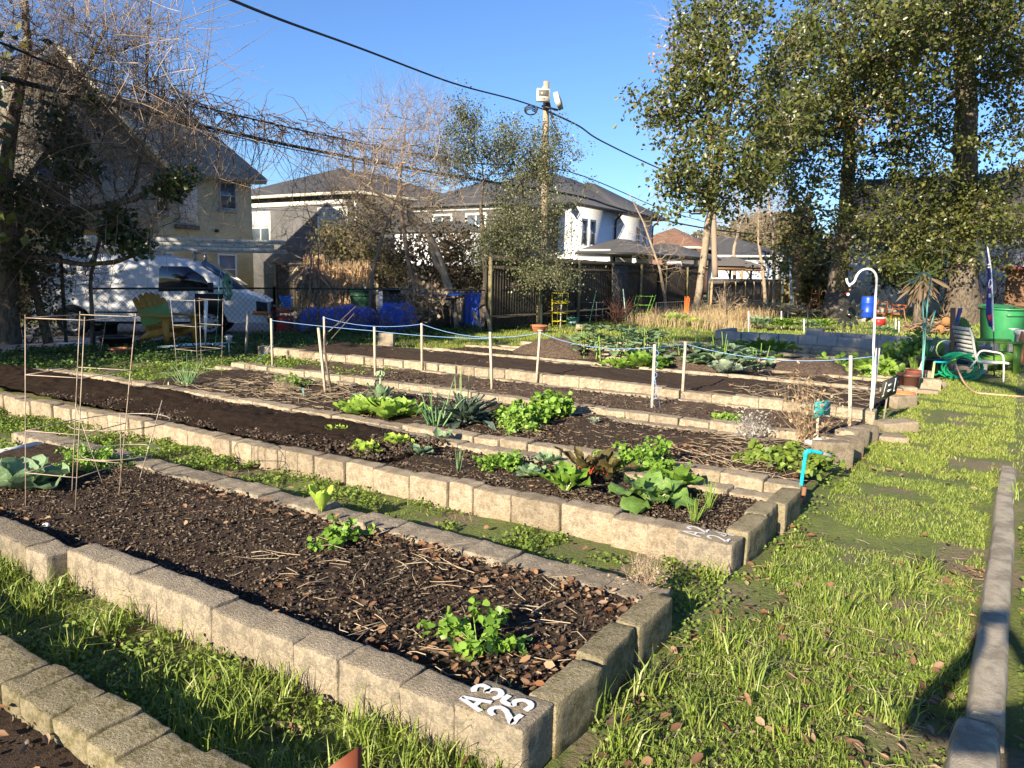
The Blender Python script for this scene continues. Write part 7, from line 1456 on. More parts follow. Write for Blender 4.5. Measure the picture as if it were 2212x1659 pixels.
# vines on the cable
vr = np.random.RandomState(12); vine = thing('hanging_vines', 'leafless vines tangled along the upper cable and hanging below it', 'vines', AT(700, 292, 21.5)); vb = MB()
path = smooth_line([AT(*p) for p in [(330, 200, 16.6), (400, 222, 17.5), (550, 258, 19.4), (700, 292, 21.5), (850, 322, 23.6), (1000, 350, 26)]], 20)
for k in range(330):
    i = vr.randint(0, len(path)-2); f = i/len(path); c = path[i]+vr.normal(size=3)*[.2, .2, .16]; L = vr.uniform(.5, 1.6); d = (path[min(i+3, len(path)-1)]-path[max(0, i-3)]); d /= np.linalg.norm(d); d = d*vr.choice([-1, 1])+vr.normal(size=3)*.25
    pts = [c]; 
    for j in range(6): d = d+vr.normal(size=3)*.33; d -= (pts[-1]-path[i])*.25; d /= np.linalg.norm(d); pts.append(pts[-1]+d*L/6)
    vb.tube(pts, np.linspace(.013, .005, 7), 3, caps=False)
for k in range(150):
    i = vr.randint(10, int(len(path)*.85)); c = path[i]; L = vr.uniform(.5, 3.6)*(1.-.4*abs(i/len(path)-.35)); pts = [c]; d = np.array([vr.normal()*.4, vr.normal()*.2, -.8])
    for j in range(9): d = d+vr.normal(size=3)*[.3, .2, .12]; d[2] -= .06; d /= np.linalg.norm(d); pts.append(pts[-1]+d*L/9)
    vb.tube(pts, np.linspace(.011, .004, 10), 3, caps=False)
    for j in range(3): q = pts[vr.randint(2, 9)]; vb.sticks([q], [q+vr.normal(size=3)*.28], .004, .002, 3)
vb.build('stems', m_twig, vine)
# ---- grey block planter
m_cinder = M('cinder_grey', (.36, .35, .33), .9, var=[(.3, .29, .275), (.42, .41, .385)], scale=6, det=8, bump=.4, bscale=120, objrand=.1, fine=(150, .18)); m_cindert = M('cinder_tan', (.36, .31, .24), .9, var=[(.3, .26, .2)], scale=6, bump=.4, objrand=.1)
cb1 = block_mesh('cinder_block', .395, .15, .20, 77, m_cinder); cb2 = block_mesh('cinder_block', .395, .15, .20, 78, m_cindert); cr = random.Random(3)
def cinder(s, t, z, an, lb, g, me): o = bpy.data.objects.new('cinder_block', me); COL.objects.link(o); o.location = ST(s, t, z); o.rotation_euler = (0, 0, GANG+an); tag(o, lb, 'concrete block', g)
for k in range(13):
    cinder(-5.55+.2+k*.402, 17.35+.16*math.sin(k*.35)+cr.uniform(-.015, .015), .19, cr.uniform(-.03, .03), 'grey block in the top course of the planter front wall', 'top front course of the grey planter', cb1)
    cinder(-5.65+.2+k*.402, 17.33+.16*math.sin(k*.35), -.012, cr.uniform(-.03, .03), 'tan block in the bottom course of the planter front wall', 'bottom front course of the grey planter', cb2)
for k in range(11): cinder(-3.9+k*.402, 18.9+cr.uniform(-.02, .02), .19 if k else .26, cr.uniform(-.04, .04), 'grey block in the back wall of the planter' if k else 'pale raised block at the corner of the back wall, below the metal sun', 'back wall of the grey planter' if k else None, cb1)
for k in range(3): cinder(-5.72, 17.65+k*.4, .19, 1.57, 'grey block in the left end wall of the planter', 'left end of the grey planter', cb1)
tag(soil_grid(17.5, 18.8, -5.5, -.4, .24, .05, .04, 44).build('soil', m_soil_mulch), kind='structure')
# ---- blue barrel, cooler
m_barrel = M('barrel_blue', (.01, .06, .40), .4, spec=.5); c = AT(1873, 686, 30.0); zb_ = c[2]; hB = AT(1873, 640, 30.)[2]-zb_
t = thing('blue_barrel', 'bright blue plastic barrel raised on concrete blocks', 'barrel', c); MB().lathe([(.001, 0), (.22, 0), (.25, .04), (.255, .2), (.27, .22), (.255, .24), (.26, .55), (.275, .58), (.26, .6), (.255, hB-.06), (.23, hB), (.001, hB)], c, 24).build('barrel_body', m_barrel, t, smooth=True); MB().lathe([(.2, 0), (.2, .02), (.001, .02)], c+[0, 0, hB], 20).build('lid', m_vdark, t)
for (dx, lb) in ((-.2, 'left grey block under the blue barrel'), (.2, 'right grey block under the blue barrel')):
    o = bpy.data.objects.new('cinder_block', cb1); COL.objects.link(o); o.location = (c[0]+dx, c[1], zb_-.21); o.rotation_euler = (0, 0, 1.57); o.scale = (1, 1, 1.); tag(o, lb, 'concrete block', 'blocks under the barrel')
cc = G(1900, 703)+[0, 0, 0]; cc = AT(1900, 702, 26.5); t = thing('cooler', 'small red cooler with a white lid right of the barrel', 'cooler', cc); MB().box(cc+[0, 0, .11], (.30, .2, .22), .1).build('cooler_body', m_toyr, t); MB().box(cc+[0, 0, .24], (.31, .21, .05), .1).build('lid', mwhite, t)
# ---- shepherd hooks and the metal sun
m_hookw = M('hook_white', (.75, .76, .76), .4, var=[(.66, .68, .68)], scale=3); m_hookg = M('hook_green', (.10, .30, .26), .45, var=[(.2, .45, .4)], scale=4)
hb_ = G(1881, 921); HY = hb_[1]; t = thing('hooked_pole', 'tall white garden hook pole with the metal sun hanging from it', 'garden hook', hb_)
P_ = smooth_line([AT(*CR(x, y), HY) for x, y in ((1118, 1100), (1126, 900), (1134, 700), (1142, 560), (1136, 520), (1118, 492), (1085, 477), (1045, 483), (1015, 503), (995, 535), (982, 565), (966, 583), (945, 590), (930, 575), (924, 545))], 4)
MB().tube(P_, .0125, 10).build('hook', m_hookw, t, smooth=True); MB().tube([hb_-[0, 0, .05], AT(*CR(1118, 1100), HY)], .009, 8).build('shaft', M('shaft_teal', (.2, .38, .34), .45, var=[(.6, .6, .55)], scale=2), t)
ch_ = AT(1834, 614, HY); t = thing('wind_chime', 'little hanging chime of pale and red beads on the white hook', 'wind chime', ch_); k = MB(); k.tube([AT(1834, 614, HY), AT(1833, 645, HY)], .003, 4); k.build('cord', m_vdark, t)
for (x, y, r_, mt) in ((1835, 617, .014, mwhite), (1836, 626, .009, m_must), (1832, 636, .018, mwhite), (1829, 634, .011, m_toyr)): q = AT(x, y, HY); MB().lathe([(.001, -r_), (r_*.8, -r_*.6), (r_, 0), (r_*.8, r_*.6), (.001, r_)], q, 10).build('bead', mt, t)
sc_ = AT(1834, 678, HY-.02); t = thing('metal_sun', 'black metal sun ornament with pointed rays and a crescent, hanging from the white pole', 'garden ornament', sc_); m_blk = M('black_metal', (.02, .019, .016), .12, metal=.0, spec=.8, coat=.6); R1 = .094
rn = MB(); a = np.linspace(0, 2*math.pi, 33)
for rr_ in (R1, R1*.86): rn.tube(np.stack([sc_[0]+rr_*np.cos(a), np.full(33, sc_[1]), sc_[2]+rr_*np.sin(a)], 1), .005, 5, caps=False)
rn.build('ring', m_blk, t)
for k in range(12):
    th = k*math.pi/6+.2; dr = np.array([math.cos(th), 0, math.sin(th)]); pr = np.array([-math.sin(th), 0, math.cos(th)]); cen = sc_+dr*R1; L = .078; tip = cen+dr*L+pr*.012
    ry = MB(); o1, o2 = cen+pr*.026+dr*.02, cen-pr*.026+dr*.02; md = cen+dr*.03-np.array([0, .016, 0])
    ry.add([cen, o1, tip, o2, md], [[0, 1, 4], [1, 2, 4], [2, 3, 4], [3, 0, 4]]); ry.add(np.array([cen, o1, tip, o2])+[0, .003, 0], [[0, 3, 2, 1]]); ry.build('ray', m_blk, t)
a1 = np.linspace(math.radians(70), math.radians(330), 16); outer = np.stack([sc_[0]+R1*.84*np.cos(a1), np.full(16, sc_[1]-.004), sc_[2]+R1*.84*np.sin(a1)], 1); cxo = np.array([.028, 0, .022]); a2_ = a1[::-1]; inner = np.stack([sc_[0]+cxo[0]+R1*.6*np.cos(a2_), np.full(16, sc_[1]-.004), sc_[2]+cxo[2]+R1*.6*np.sin(a2_)], 1)
cm = MB(); Pm = np.stack([outer, inner[::-1]], 1); cm.grid(Pm); cm.grid((Pm+[0, .004, 0])[::-1]); cm.prism([sc_+[-.03, -.004, -.02], sc_+[.02, -.004, -.055], sc_+[.05, -.004, -.01], sc_+[.0, -.004, .03]], (0, .004, 0)); cm.build('crescent', m_blk, t)
k = MB(); k.tube([sc_+[0, 0, R1], AT(1833, 646, HY)], .002, 4); [k.tube([sc_+[dx, 0, -R1-.06], sc_+[dx, 0, -R1-.10]], .004, 5) for dx in (-.03, .03, .1)]; k.build('chain', m_vdark, t)
def hook2(label, crops, Y, r, mat):
    P = smooth_line([AT(*CR(*p), Y) for p in crops], 4); P[0][2] = -.03; return tag(MB().tube(P, r, 8).build('garden_hook', mat, smooth=True, origin=P[0]), label, 'garden hook')
hook2('tall thin green hook pole with an open spiral end, before the big dark trunk', [(1470, 1300), (1490, 1050), (1500, 900), (1515, 700), (1532, 590), (1535, 545), (1515, 515), (1480, 505), (1445, 525), (1420, 565), (1400, 580), (1383, 570), (1380, 548)], 11.5, .011, m_hookg)
hook2('short green double-bent hook beside the tall green one', [(1468, 1290), (1482, 1000), (1480, 800), (1478, 730), (1488, 704), (1502, 730), (1508, 800)], 11.7, .011, m_hookg)
rod('slanting green stake right of the green hook poles', [AT(*CR(1520, 940), 12), AT(*CR(1568, 778), 12)], .011, m_hookg, 'garden_stake')
# ---- signs
def sign(label, quad, Y, board_mat, stick, stick_mat, marks, mark_mat, back=.02, sw=.03, name='garden_sign', stickY=None, stickname='stick'):
    """quad: 4 px corners with depths; marks: lists of px quads drawn in the board plane"""
    c = [AT(*q) for q in quad]; pb = G(*stick[0]); t = thing(name, label, 'sign', pb); n = np.cross(c[1]-c[0], c[3]-c[0]); n /= np.linalg.norm(n)
    if n[1] > 0: n = -n
    MB().prism([p for p in c], -n*.012).build('board', board_mat, t); q = [AT(x, y, Y+back) for x, y in stick[1:]]
    MB().beam(pb-[0, 0, .05], q[-1], sw, sw*.7).build(stickname, stick_mat, t)
    def uv(u, v): return (c[0]*(1-u)+c[1]*u)*(1-v)+(c[3]*(1-u)+c[2]*u)*v
    if marks:
        mb = MB()
        for i, mq in enumerate(marks): mb.prism([uv(u, v)+n*.003 for u, v in mq], n*.0025)
        mb.build('lettering', mark_mat, t)
    return t
Y0 = G(1766, 975)[1]
m_teal = M('teal_board', (.02, .30, .28), .6, var=[(.05, .36, .30), (.02, .26, .32), (.12, .34, .16)], scale=16, det=6)
sign('small teal board sign with faded yellow-green patches on a pale stick', [(1762, 869, Y0-.05), (1795, 863.5, Y0+.05), (1793, 896, Y0+.05), (1760, 902, Y0-.05)], Y0, m_teal, [(1765, 976), (1768, 862)], m_stake, [], None, back=.03)
Y1 = G(1907, 920)[1]
strokes = [[(.16, .1), (.2, .1), (.12, .8), (.08, .8)], [(.08, .76), (.17, .74), (.17, .80), (.08, .83)], [(.36, .28), (.6, .28), (.6, .38), (.36, .38)], [(.36, .58), (.62, .58), (.62, .68), (.36, .68)], [(.78, .12), (.83, .12), (.80, .72), (.75, .72)], [(.75, .72), (.86, .72), (.86, .79), (.75, .79)], [(.74, .09), (.86, .09), (.86, .14), (.74, .14)], [(.04, .78), (.09, .78), (.09, .84), (.04, .84)]]
m_mot = M('mottled_board', (.02, .024, .016), .5, var=[(.06, .06, .04), (.015, .018, .012), (.28, .28, .22)], scale=45, det=8)
sign('dark speckled tilted sign with white bar marks on a grey stick', [(1909, 824, Y1-.09), (1942, 810, Y1+.09), (1936, 850, Y1+.09), (1902, 865, Y1-.09)], Y1, m_mot, [(1906, 920), (1920, 835)], M('stick_grey', (.25, .21, .17), .8), strokes, mwhite, back=.03, sw=.022)
Y2 = 12.2
sign('dark green board sign with two white slanted strokes, leaning over a white pole', [CR(1515, 998)+(Y2-.1,), CR(1590, 998)+(Y2+.1,), CR(1548, 1122)+(Y2+.1,), CR(1470, 1122)+(Y2-.1,)], Y2, M('green_board', (.02, .10, .045), .6, var=[(.03, .13, .06)], scale=6), [CR(1425, 1310), CR(1520, 1010)], mwhite, [[(.50, .3), (.58, .3), (.55, .55), (.45, .58)], [(.68, .3), (.77, .3), (.72, .62), (.62, .64)]], mwhite, back=.04, sw=.035)
# ---- bright blue pipe with tap
pb = G(1725, 1088); PY = pb[1]; t = thing('water_pipe', 'bright turquoise pipe standing up with an elbow, at the end of the A2 24 bed', 'pipe', pb); m_cy = M('turquoise', (.0, .48, .62), .4, spec=.4, var=[(.02, .54, .68)], scale=6)
MB().tube(smooth_line([pb-[0, 0, .04], AT(1733, 1030, PY), AT(1740, 984, PY), AT(1742, 977, PY), AT(1748, 973.5, PY), AT(1776, 979, PY+.05)], 5), .0125, 12).build('pipe', m_cy, t, smooth=True)
el = AT(1741, 976, PY); MB().tube([el-[0.002, 0, .035], el, el+[.035, .0, .0]], .017, 12).build('elbow', m_cy, t); MB().tube([AT(1775, 979, PY+.05), AT(1790, 983, PY+.08), AT(1797, 988, PY+.08)], [.013, .014, .01], 10).build('tap', M('tap_grey', (.45, .44, .4), .35, metal=.6), t)
rod('dark wooden peg at the foot of the turquoise pipe', [G(1733, 1092), AT(1738, 1052, G(1733, 1092)[1])], .016, M('peg_brown', (.22, .11, .06), .85), 'wooden_peg')
rod('short rusty stub beside the peg', [G(1729, 1096), AT(1731, 1076, G(1729, 1096)[1])], .010, m_terra, 'rusty_stub', 'peg')
# stones
def stone(label, x, y, r, mat, seed, z=.0, fl=.7):
    rr = np.random.RandomState(seed); n, m = 10, 14; P = np.zeros((n, m+1, 3))
    for i in range(n):
        for j in range(m+1):
            a, b_ = math.pi*i/(n-1), 2*math.pi*(j % m)/m; k = 1+.25*(vnoise(np.array([math.cos(b_)*math.sin(a)*1.6+seed]), np.array([math.cos(a)*1.6+math.sin(b_)]), seed)[0]-.5)*2
            P[i, j] = [r*k*math.sin(a)*math.cos(b_), r*k*math.sin(a)*math.sin(b_)*.8, r*k*math.cos(a)*fl]
    o = MB().grid(P).build('stone', mat, smooth=True, origin=(0, 0, 0)); o.location = G(x, y, z+r*fl*.6); o.rotation_euler = (0, 0, seed); tag(o, label, 'stone'); return o
m_stone = M('stone_tan', (.45, .30, .16), .85, var=[(.52, .38, .22), (.36, .24, .13)], scale=12, bump=.3)
stone('rounded tan stone at the foot of the painted A2 24 block', 1592, 1210, .045, m_stone, 3); m_shell = M('shell_white', (.75, .72, .66), .6)
for k, (x, y, r_, lb) in enumerate(((1749, 958, .05, 'pale stone just behind the turquoise elbow, left of three'), (1768, 955, .06, 'largest pale stone behind the turquoise elbow'), (1785, 968, .045, 'pale stone beside the tap of the turquoise pipe'))): stone(lb, x, y, r_, m_shell, 5+k, .08)
stone('white stone half-buried before the front edge of the cabbage bed', 98, 1136, .025, m_shell, 9, .12)
# ---- red-brown board corner right in front
q0 = G(768, 1600, .10); o = MB(); c0, c1 = AT(704, 1662, 2.02), AT(770, 1596, 2.10); c1[2] = min(c1[2], .2); o.prism([c0, c1, c1-[0, 0, .22], c0-[0, 0, .22]], (.012, .02, 0)); o.build
ob = o.build('red_board', M('red_brown_board', (.20, .055, .025), .6, var=[(.16, .045, .02)], scale=3), origin=c0*[1, 1, 0]); tag(ob, 'corner of a red-brown board at the bottom edge of the picture', 'board')
# ---- right-hand clutter
m_green_pl = M('green_plastic', (.10, .22, .03), .4, var=[(.13, .27, .045)], scale=4, spec=.4)
pa = AT(2150, 790, 13.8)*[1, 1, 0]; adirondack('garden_chair', 'olive green plastic garden chair facing right, before the wheeled bin', m_green_pl, pa+[.0, .2, 0], math.radians(-12), sc=.98)
m_chw = M('chair_white_metal', (.72, .70, .64), .4, var=[(.6, .57, .5)], scale=5)
wc_ = 12.4; t = thing('metal_chair', 'white metal armchair frame with looped arms, nearest the path', 'chair', AT(2110, 815, wc_)*[1, 1, 0])
def crp(x, y, Y): return AT(*CR(x, y), Y)
for s, dy in ((0, 0.), (1, .5)):
    fr = MB(); fr.tube(smooth_line([crp(1815, 905, wc_+dy), crp(1835, 960, wc_+dy), crp(1848, 1040, wc_+dy), crp(1862, 1110, wc_+dy), crp(1885, 1150, wc_+dy), crp(1960, 1158, wc_+dy), crp(2060, 1158, wc_+dy), crp(2100, 1165, wc_+dy)], 4), .022, 8); fr.build('side_frame', m_chw, t, smooth=True)
    MB().tube(smooth_line([crp(1870, 1120, wc_+dy), crp(1885, 1085, wc_+dy), crp(1920, 1070, wc_+dy), crp(1990, 1080, wc_+dy), crp(2040, 1090, wc_+dy), crp(2062, 1120, wc_+dy), crp(2065, 1200, wc_+dy), crp(2062, 1300, wc_+dy)], 4), .015, 8).build('armrest', m_chw, t, smooth=True)
    MB().tube([crp(1872, 1130, wc_+dy), crp(1850, 1160, wc_+dy), crp(1815, 1200, wc_+dy)], .015, 8).build('leg', m_chw, t)
sg = MB(); 
for k in range(9): f = k/8; q = crp(1885+200*f, 1156+6*f, wc_); sg.beam(q, q+[0, .5, 0], .045, .006)
sg.build('seat', m_chw, t); sg = MB()
for k in range(7): f = k/6; q = crp(1818+45*f, 915+195*f, wc_); sg.beam(q, q+[0, .5, 0], .006, .05)
sg.build('backrest', m_chw, t)
m_gbin = M('bin_green', (.03, .20, .07), .4, var=[(.04, .25, .09)], scale=4, spec=.4); bp = AT(2163, 757, 17.5)*[1, 1, 0]
wb_ = wheelie('large green wheeled bin with a round white emblem on its side', bp, .66, .75, 1.12, m_gbin, .2, sc=1.)
em = MB(); a = np.linspace(0, 2*math.pi, 25)
def disc(mb, cx, cz, r, y, n=24): V = [(cx+r*math.cos(k*2*math.pi/n), y, cz+r*math.sin(k*2*math.pi/n)) for k in range(n)]; mb.prism(V[::-1], (0, .004, 0))
disc(em, -.08, .72, .085, -.352); ew = em.build('emblem', M('emblem_white', (.62, .68, .62), .6, var=[(.25, .45, .3), (.7, .74, .7)], scale=34, det=8), wb_); ln = MB(); ln.box((-.05, -.350, .60), (.30, .004, .012)); ln.box((-.02, -.350, .575), (.22, .004, .010)); ln.build('lettering', mwhite, wb_)
wp = AT(2218, 770, 16.2)*[1, 1, 0]; pot('off-white plastic drum cut off by the right edge', wp, .24, .26, .62, M('drum_white', (.6, .6, .6), .5, var=[(.52, .52, .52)]), name='plastic_drum', cat='drum', soil=False)
cn = AT(2199, 800, 15.2)*[1, 1, 0]; MBc = MB().lathe([(.11, 0), (.11, .02), (.085, .025), (.03, .62), (.025, .66), (.001, .66)], cn, 16); tag(MBc.build('orange_cone', M('cone_orange', (.5, .17, .06), .7, var=[(.4, .15, .07)], scale=5), origin=cn), 'faded orange cone before the white drum at the right edge', 'cone')
# flag
fy = G(2149, 810)[1]; fb = G(2149, 810); t = thing('feather_flag', 'tall narrow purple-blue feather flag on a white pole', 'flag', fb); ftop = AT(2133, 533, fy)
MB().tube([fb-[0, 0, .05], AT(2146.5, 716, fy)], .009, 8).build('spike', m_vdark, t); MB().tube(smooth_line([AT(2146.5, 716, fy), AT(2144, 640, fy), AT(2140, 580, fy), ftop], 5), [.016]+[.013]*14+[.006], 8).build('pole', m_hookw, t, smooth=True)
m_flag = M('flag_cloth', (.05, .05, .22), .7, var=[(.04, .05, .28), (.10, .06, .20), (.05, .14, .4)], scale=1.6)
E0 = [(2145, 712), (2145, 690), (2143.5, 660), (2142, 630), (2140, 600), (2137, 565), (2133, 534)]; E1 = [(2137, 705), (2131, 680), (2131, 655), (2132, 630), (2132, 600), (2131, 570), (2130, 538)]
fc = MB(); Pf = np.array([[AT(*a_, fy)*(1-v)+AT(*b_, fy+.10)*v+[0, .025*math.sin(v*7+i), 0] for v in np.linspace(0, 1, 5)] for i, (a_, b_) in enumerate(zip(E0, E1))]); fc.grid(Pf); fl = fc.build('cloth', m_flag, t, smooth=True)
lt_ = MB()
def on_flag(x0, x1, y, h): return [AT(x0, y, fy-.02), AT(x1, y, fy-.01), AT(x1, y+h, fy-.01), AT(x0, y+h, fy-.02)]
a = np.linspace(.3, 2*math.pi-.3, 16); cc_ = AT(2139, 613, fy-.035); lt_.tube(np.stack([cc_[0]+.022*np.cos(a), np.full(16, cc_[1]), cc_[2]+.075*np.sin(a)], 1), .006, 5); lt_.prism(on_flag(2136, 2141, 634, 9), (0, .003, 0)); lt_.prism(on_flag(2134, 2140, 570, 3), (0, .003, 0)); lt_.prism(on_flag(2134, 2140, 576, 3), (0, .003, 0)); lt_.build('lettering', mwhite, fl)
rm_ = MB(); rm_.prism([AT(2133, 680, fy-.02), AT(2143, 680, fy-.02), AT(2141, 692, fy-.02), AT(2136, 696, fy-.02)], (0, .003, 0)); rm_.build('red_patch', M('flag_red', (.6, .05, .07), .7), fl)
# hose coil on a holder
m_hose = M('hose_green', (.01, .30, .12), .35, spec=.5, var=[(.02, .36, .16)], scale=6); hc = AT(2071, 812, 12.6); hc[2] = .22; hs = MB(); hr = np.random.RandomState(2); pts = []
for k in range(8*18):
    th = k/18*2*math.pi; lo = k/18; rx, rz = .30+.05*math.sin(lo*2.3), .19+.03*math.cos(lo*1.7); pts.append([hc[0]+rx*math.cos(th)+.04*math.sin(lo*3), hc[1]-.12+.035*lo+.02*math.sin(th*2+lo), hc[2]+rz*math.sin(th)+.02*math.cos(lo*5)])
pts += [[hc[0]-.3, hc[1], .12], [hc[0]-.42, hc[1]-.05, .08], [hc[0]-.5, hc[1], .2], [hc[0]-.35, hc[1], .35]]
hs.tube(pts, .016, 7); tag(hs.build('garden_hose', m_hose, smooth=True, origin=hc*[1, 1, 0]), 'coiled bright green garden hose lying in front of the white chair', 'hose')
bh = MB(); P_ = smooth_line([AT(*CR(1700, 1160), 12.3), AT(*CR(1720, 1175), 12.2), AT(*CR(1745, 1240), 12.0), AT(*CR(1790, 1320), 11.6), G(*CR(1860, 1372), .02), G(*CR(1960, 1385), .02), G(*CR(2212, 1405), .02), G(*CR(2400, 1415), .02)], 6); bh.tube(P_, .013, 7); tag(bh.build('garden_hose', M('hose_tan', (.55, .33, .22), .5), smooth=True, origin=P_[0]*[1, 1, 0]), 'thin tan hose running from the tap over the grass to the right', 'hose')
lp = MB(); lb_ = G(*CR(1540, 1328)); t = thing('tap_post', 'lime-painted water post with a blue pipe and tap, left of the green hose', 'tap', lb_); m_lime = M('lime_pipe', (.42, .55, .14), .5, var=[(.5, .55, .3)], scale=6)
MB().tube([lb_, AT(*CR(1562, 1150), lb_[1])], .018, 8).build('post', m_lime, t); MB().tube([AT(*CR(1562, 1152), lb_[1]), AT(*CR(1660, 1155), lb_[1]+.1)], .014, 8).build('pipe', m_cy, t); MB().tube([AT(*CR(1690, 1150), lb_[1]+.1), AT(*CR(1690, 1215), lb_[1]+.1)], .016, 8).build('tap', m_vdark, t)
tag(MB().lathe([(.14, 0), (.14, .06), (.1, .10), (.001, .11)], AT(*CR(1700, 1165), 13.2), 16).build('lime_lid', M('lime_plastic', (.3, .6, .05), .4), origin=AT(*CR(1700, 1165), 13.2)), 'bright lime plastic bowl upside down behind the tap', 'bowl')
m_dkt = M('dark_teal_plastic', (.015, .06, .06), .4)
for (x0, x1, y0, y1, Y, lb) in ((1735, 1815, 1095, 1205, 13.0, 'dark teal plastic box behind the coiled hose'), (1805, 1895, 1092, 1160, 13.3, 'second dark teal box standing on a concrete block')):
    a_, b_ = AT(*CR(x0, y1), Y), AT(*CR(x1, y0), Y); t = thing('storage_box', lb, 'box', (a_+b_)/2*[1, 1, 0]+[0, 0, a_[2]]); c = (a_+b_)/2; c[1] = Y+.15; MB().box(c, (b_[0]-a_[0], .3, b_[2]-a_[2]-.05)).build('box_body', m_dkt, t); MB().box([c[0], c[1], b_[2]], (b_[0]-a_[0]+.03, .33, .05)).build('lid', m_dkt, t)
o = bpy.data.objects.new('cinder_block', cb1); COL.objects.link(o); o.location = AT(*CR(1850, 1225), 13.4)*[1, 1, 0]; o.rotation_euler = (0, 0, .4); o.scale = (1.1, 1.2, 1.2); tag(o, 'grey block carrying the dark teal box', 'concrete block')
o = bpy.data.objects.new('cinder_block', cb2); COL.objects.link(o); o.location = AT(*CR(1770, 1245), 13.0)*[1, 1, 0]; o.rotation_euler = (0, 0, .1); o.scale = (1.1, 1.2, 1.1); tag(o, 'tan block under the first dark teal box', 'concrete block')
pp_ = AT(*CR(1695, 1150), 13.8); pp_[2] = 0; tag(MB().beam(pp_, AT(*CR(1697, 760), 13.8), .08).build('wooden_post', M('post_brown', (.24, .15, .09), .85, var=[(.17, .1, .06)], scale=5), origin=pp_), 'rough brown post standing among the pots, left of the blue board', 'post')
bq = [AT(*CR(1740, 762), 14), AT(*CR(1768, 760), 14), AT(*CR(1712, 965), 13.8), AT(*CR(1697, 950), 13.8)]; tag(MB().prism(bq, (0, .03, 0)).build('painted_board', M('board_blue', (.02, .06, .16), .4, var=[(.02, .12, .3), (.3, .1, .12), (.01, .02, .06)], scale=5), origin=bq[2]), 'narrow dark blue painted board leaning on the brown post', 'board')
pot('black nursery pot on the pale ledge behind the post', AT(*CR(1755, 1035), 14.5), .13, .16, .22, m_blackpl); pot('black pot half hidden under the green sign', AT(*CR(1520, 1190), 12.7)*[1, 1, 0], .14, .18, .36, m_blackpl)
pot('squat orange clay pot tipped among the weeds', AT(*CR(1345, 1320), 9.9)*[1, 1, 0], .09, .12, .17, m_orange if False else M('orange_clay', (.6, .16, .05), .7, var=[(.7, .24, .1)], scale=8)); pot('brown glazed pot behind the orange clay pot', AT(*CR(1380, 1240), 11.2)*[1, 1, 0], .12, .15, .26, M('brown_glaze', (.16, .07, .05), .4)); pot('dark red pot behind the brown glazed one', AT(*CR(1425, 1225), 11.8)*[1, 1, 0], .10, .13, .24, M('dark_red', (.2, .05, .03), .5))
tb = AT(*CR(1575, 1030), 15.3); tb[2] = .12; t = thing('planter_tub', 'long off-white tub planter behind the green sign', 'planter', tb); MB().lathe([(.001, 0), (.46, 0), (.58, .26), (.60, .27), (.60, .3), (.55, .3), (.5, .22), (.001, .2)], tb, 28, sy=.5).build('tub_body', M('tub_white', (.62, .58, .5), .5, var=[(.52, .48, .4)], scale=4), t)
for k, (x, y, lb) in enumerate(((1960, 1, ''), )): pass
for (x, y, L, D, H, an, lb) in [(1990, 826, .3, .18, .2, .6, 'tan block lying before the green hooks'), (2003, 842, .34, .2, .18, .2, 'tan wedge-shaped block nearest the grass by the tap post'), (2020, 838, .25, .2, .12, .9, 'grey block fallen on its side by the tap post'), (2010, 812, .3, .2, .2, .4, 'tan block behind the tap post'), (1985, 848, .5, .16, .06, .1, 'flat white-painted slab at the end of the strawberry bed'), (1960, 858, .2, .2, .16, .3, 'small round-topped block beside the dark sign')]:
    p = toST(G(x, y)); put_block(p[0], p[1], L, D, H, an, -.01, m_block_old if 'grey' in lb else m_block, lb, LO)
lm = MB(); a_ = np.linspace(0, math.pi*1.3, 16); q = AT(*CR(1640, 1060), 12.9); lm.tube(np.stack([q[0]+.15*np.cos(a_+1), np.full(16, q[1]), q[2]-.0+.15*np.sin(a_+1)], 1), .012, 6); tag(lm.build('hose_loop', m_lime, origin=q), 'thin lime hose loop behind the green sign', 'hose')
for (x, y, lb) in ((1908, 884, 'white tin can on its side by the dark sign'),): p = G(x+60, y-30); tag(MB().lathe([(.001, 0), (.05, 0), (.05, .1), (.001, .1)], p, 12).build('tin_can', m_wire, origin=p), 'open grey tin can standing by the end of the weedy bed', 'can')
# palm with hanging dead fronds by the dark oak
pm = AT(1980, 700, 28)*[1, 1, 0]; t = thing('palm_tree', 'short palm with a skirt of dry hanging fronds before the cottage', 'palm', pm); MB().tube([pm, pm+[0, 0, 1.5]], [.16, .13], 10).build('trunk', m_bark, t); pr_ = np.random.RandomState(3)
f_ = MB(); leafset(f_, np.tile(pm+[0, 0, 1.75], (110, 1))+pr_.normal(size=(110, 3))*.12, .9, pr_, droop=2.6, aspect=.05); f_.build('dead_fronds', M('dead_frond', (.11, .085, .055), .9, var=[(.18, .13, .085), (.06, .045, .03)], island=True), t); f_ = MB(); leafset(f_, np.tile(pm+[0, 0, 1.85], (60, 1))+pr_.normal(size=(60, 3))*.08, .8, pr_, up=.4, aspect=.04); f_.build('green_fronds', m_ivy, t)
gt = AT(1712, 665, 35)*[1, 1, 0]; tag(MB().tube([gt, AT(1707, 555, 35)], [.07, .06], 8).build('metal_pole', M('pale_blue_pole', (.5, .58, .62), .5), origin=gt), 'slim pale blue pole with a cross bar among bare trees', 'pole'); gt = AT(1723, 668, 35)*[1, 1, 0]; tag(MB().tube([gt, AT(1720, 540, 35)], [.13, .10], 8).build('bare_snag', M('reddish_trunk', (.25, .17, .12), .9, var=[(.3, .13, .08)], scale=1), origin=gt), 'straight grey trunk with a reddish base right of the pale blue pole', 'tree')
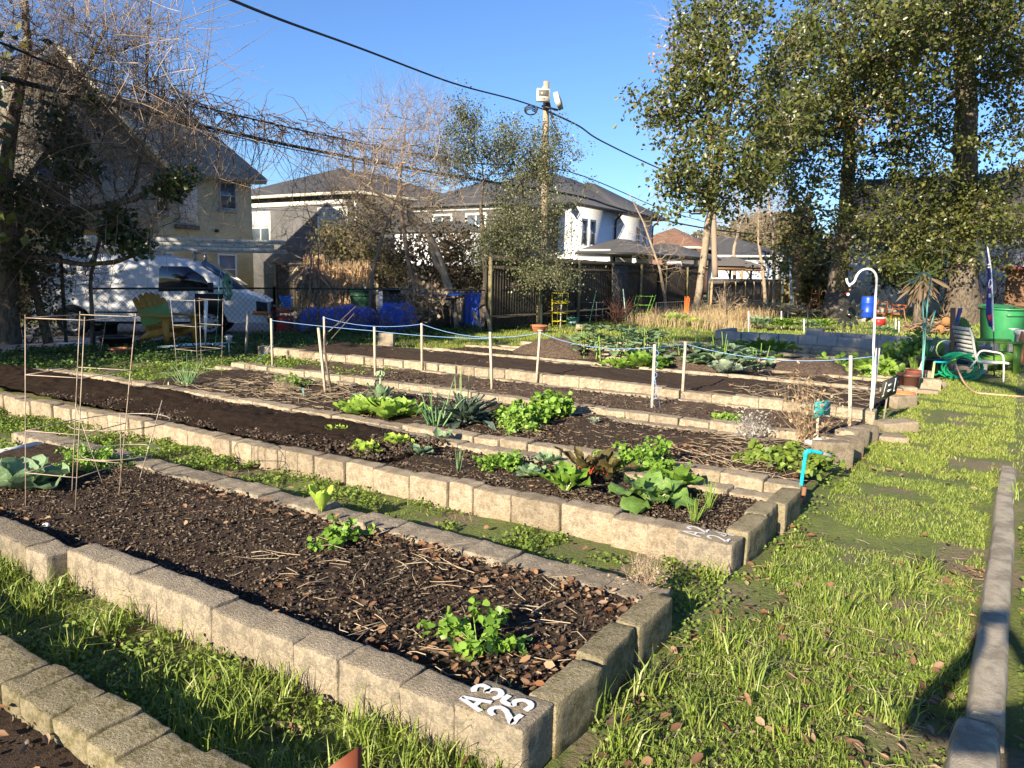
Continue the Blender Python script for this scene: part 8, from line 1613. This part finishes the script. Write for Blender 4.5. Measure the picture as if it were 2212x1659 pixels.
# concrete blocks and red object before the yellow fence
# ================================================================== THE PHOTOGRAPHER (stands at the camera; only the shadow is seen)
def person():
    me = bpy.data.meshes.new('person'); V = []; E = []; R = []
    def v(x, y, z, r): V.append((x, y, z)); R.append(r); return len(V)-1
    def e(a, b): E.append((a, b))
    by = -.36; cx = .10; pel = v(cx, by, .95, .16); w = v(cx, by, 1.12, .145); ch = v(cx, by, 1.32, .165); nk = v(cx, by+.01, 1.47, .06); h0 = v(cx, by+.03, 1.56, .085); h1 = v(cx, by+.03, 1.67, .095); h2 = v(cx, by+.02, 1.74, .07)
    for a, b in ((pel, w), (w, ch), (ch, nk), (nk, h0), (h0, h1), (h1, h2)): e(a, b)
    for s in (-1, 1):
        hp = v(cx+s*.10, by, .86, .11); kn = v(cx+s*.12, by+.02, .48, .068); an = v(cx+s*.13, by-.01, .09, .045); to = v(cx+s*.14, by+.15, .04, .04)
        for a, b in ((pel, hp), (hp, kn), (kn, an), (an, to)): e(a, b)
        sh = v(cx+s*.19, by, 1.40, .07); el_ = v(cx+s*.29-.02, by+.38, 1.22, .055); wr = v(.02+s*.10, by+.26, 1.54, .032); pa_ = v(.02+s*.075, by+.28, 1.60, .036)
        for a, b in ((ch, sh), (sh, el_), (el_, wr), (wr, pa_)): e(a, b)
        for k in range(5):
            f0 = v(.02+s*(.075-.008*k), by+.285, 1.615+.012*k if k < 4 else 1.58, .010); f1 = v(.02+s*(.05-.004*k), by+.29, 1.625+.016*k if k < 4 else 1.585, .009); e(pa_, f0); e(f0, f1)
    me.from_pydata(V, E, []); o = bpy.data.objects.new('person', me); COL.objects.link(o)
    sk = o.modifiers.new('skin', 'SKIN'); sk.use_smooth_shade = True
    for i, q in enumerate(me.skin_vertices[0].data): q.radius = (R[i], R[i]); q.use_root = (i == 0)
    sb = o.modifiers.new('sub', 'SUBSURF'); sb.levels = 1; sb.render_levels = 1
    me.materials.append(M('dark_clothes', (.05, .06, .09), .9)); tag(o, 'person in dark clothes holding up a phone, seen only by the shadow at lower right', 'person'); return o
person()
ph = MB().box((.02, -.055, 1.60+.08), (.15, .009, .075)).build('phone', m_vdark, origin=(.02, -.05, 1.68)); tag(ph, 'phone held up by the photographer, outside the picture', 'phone')
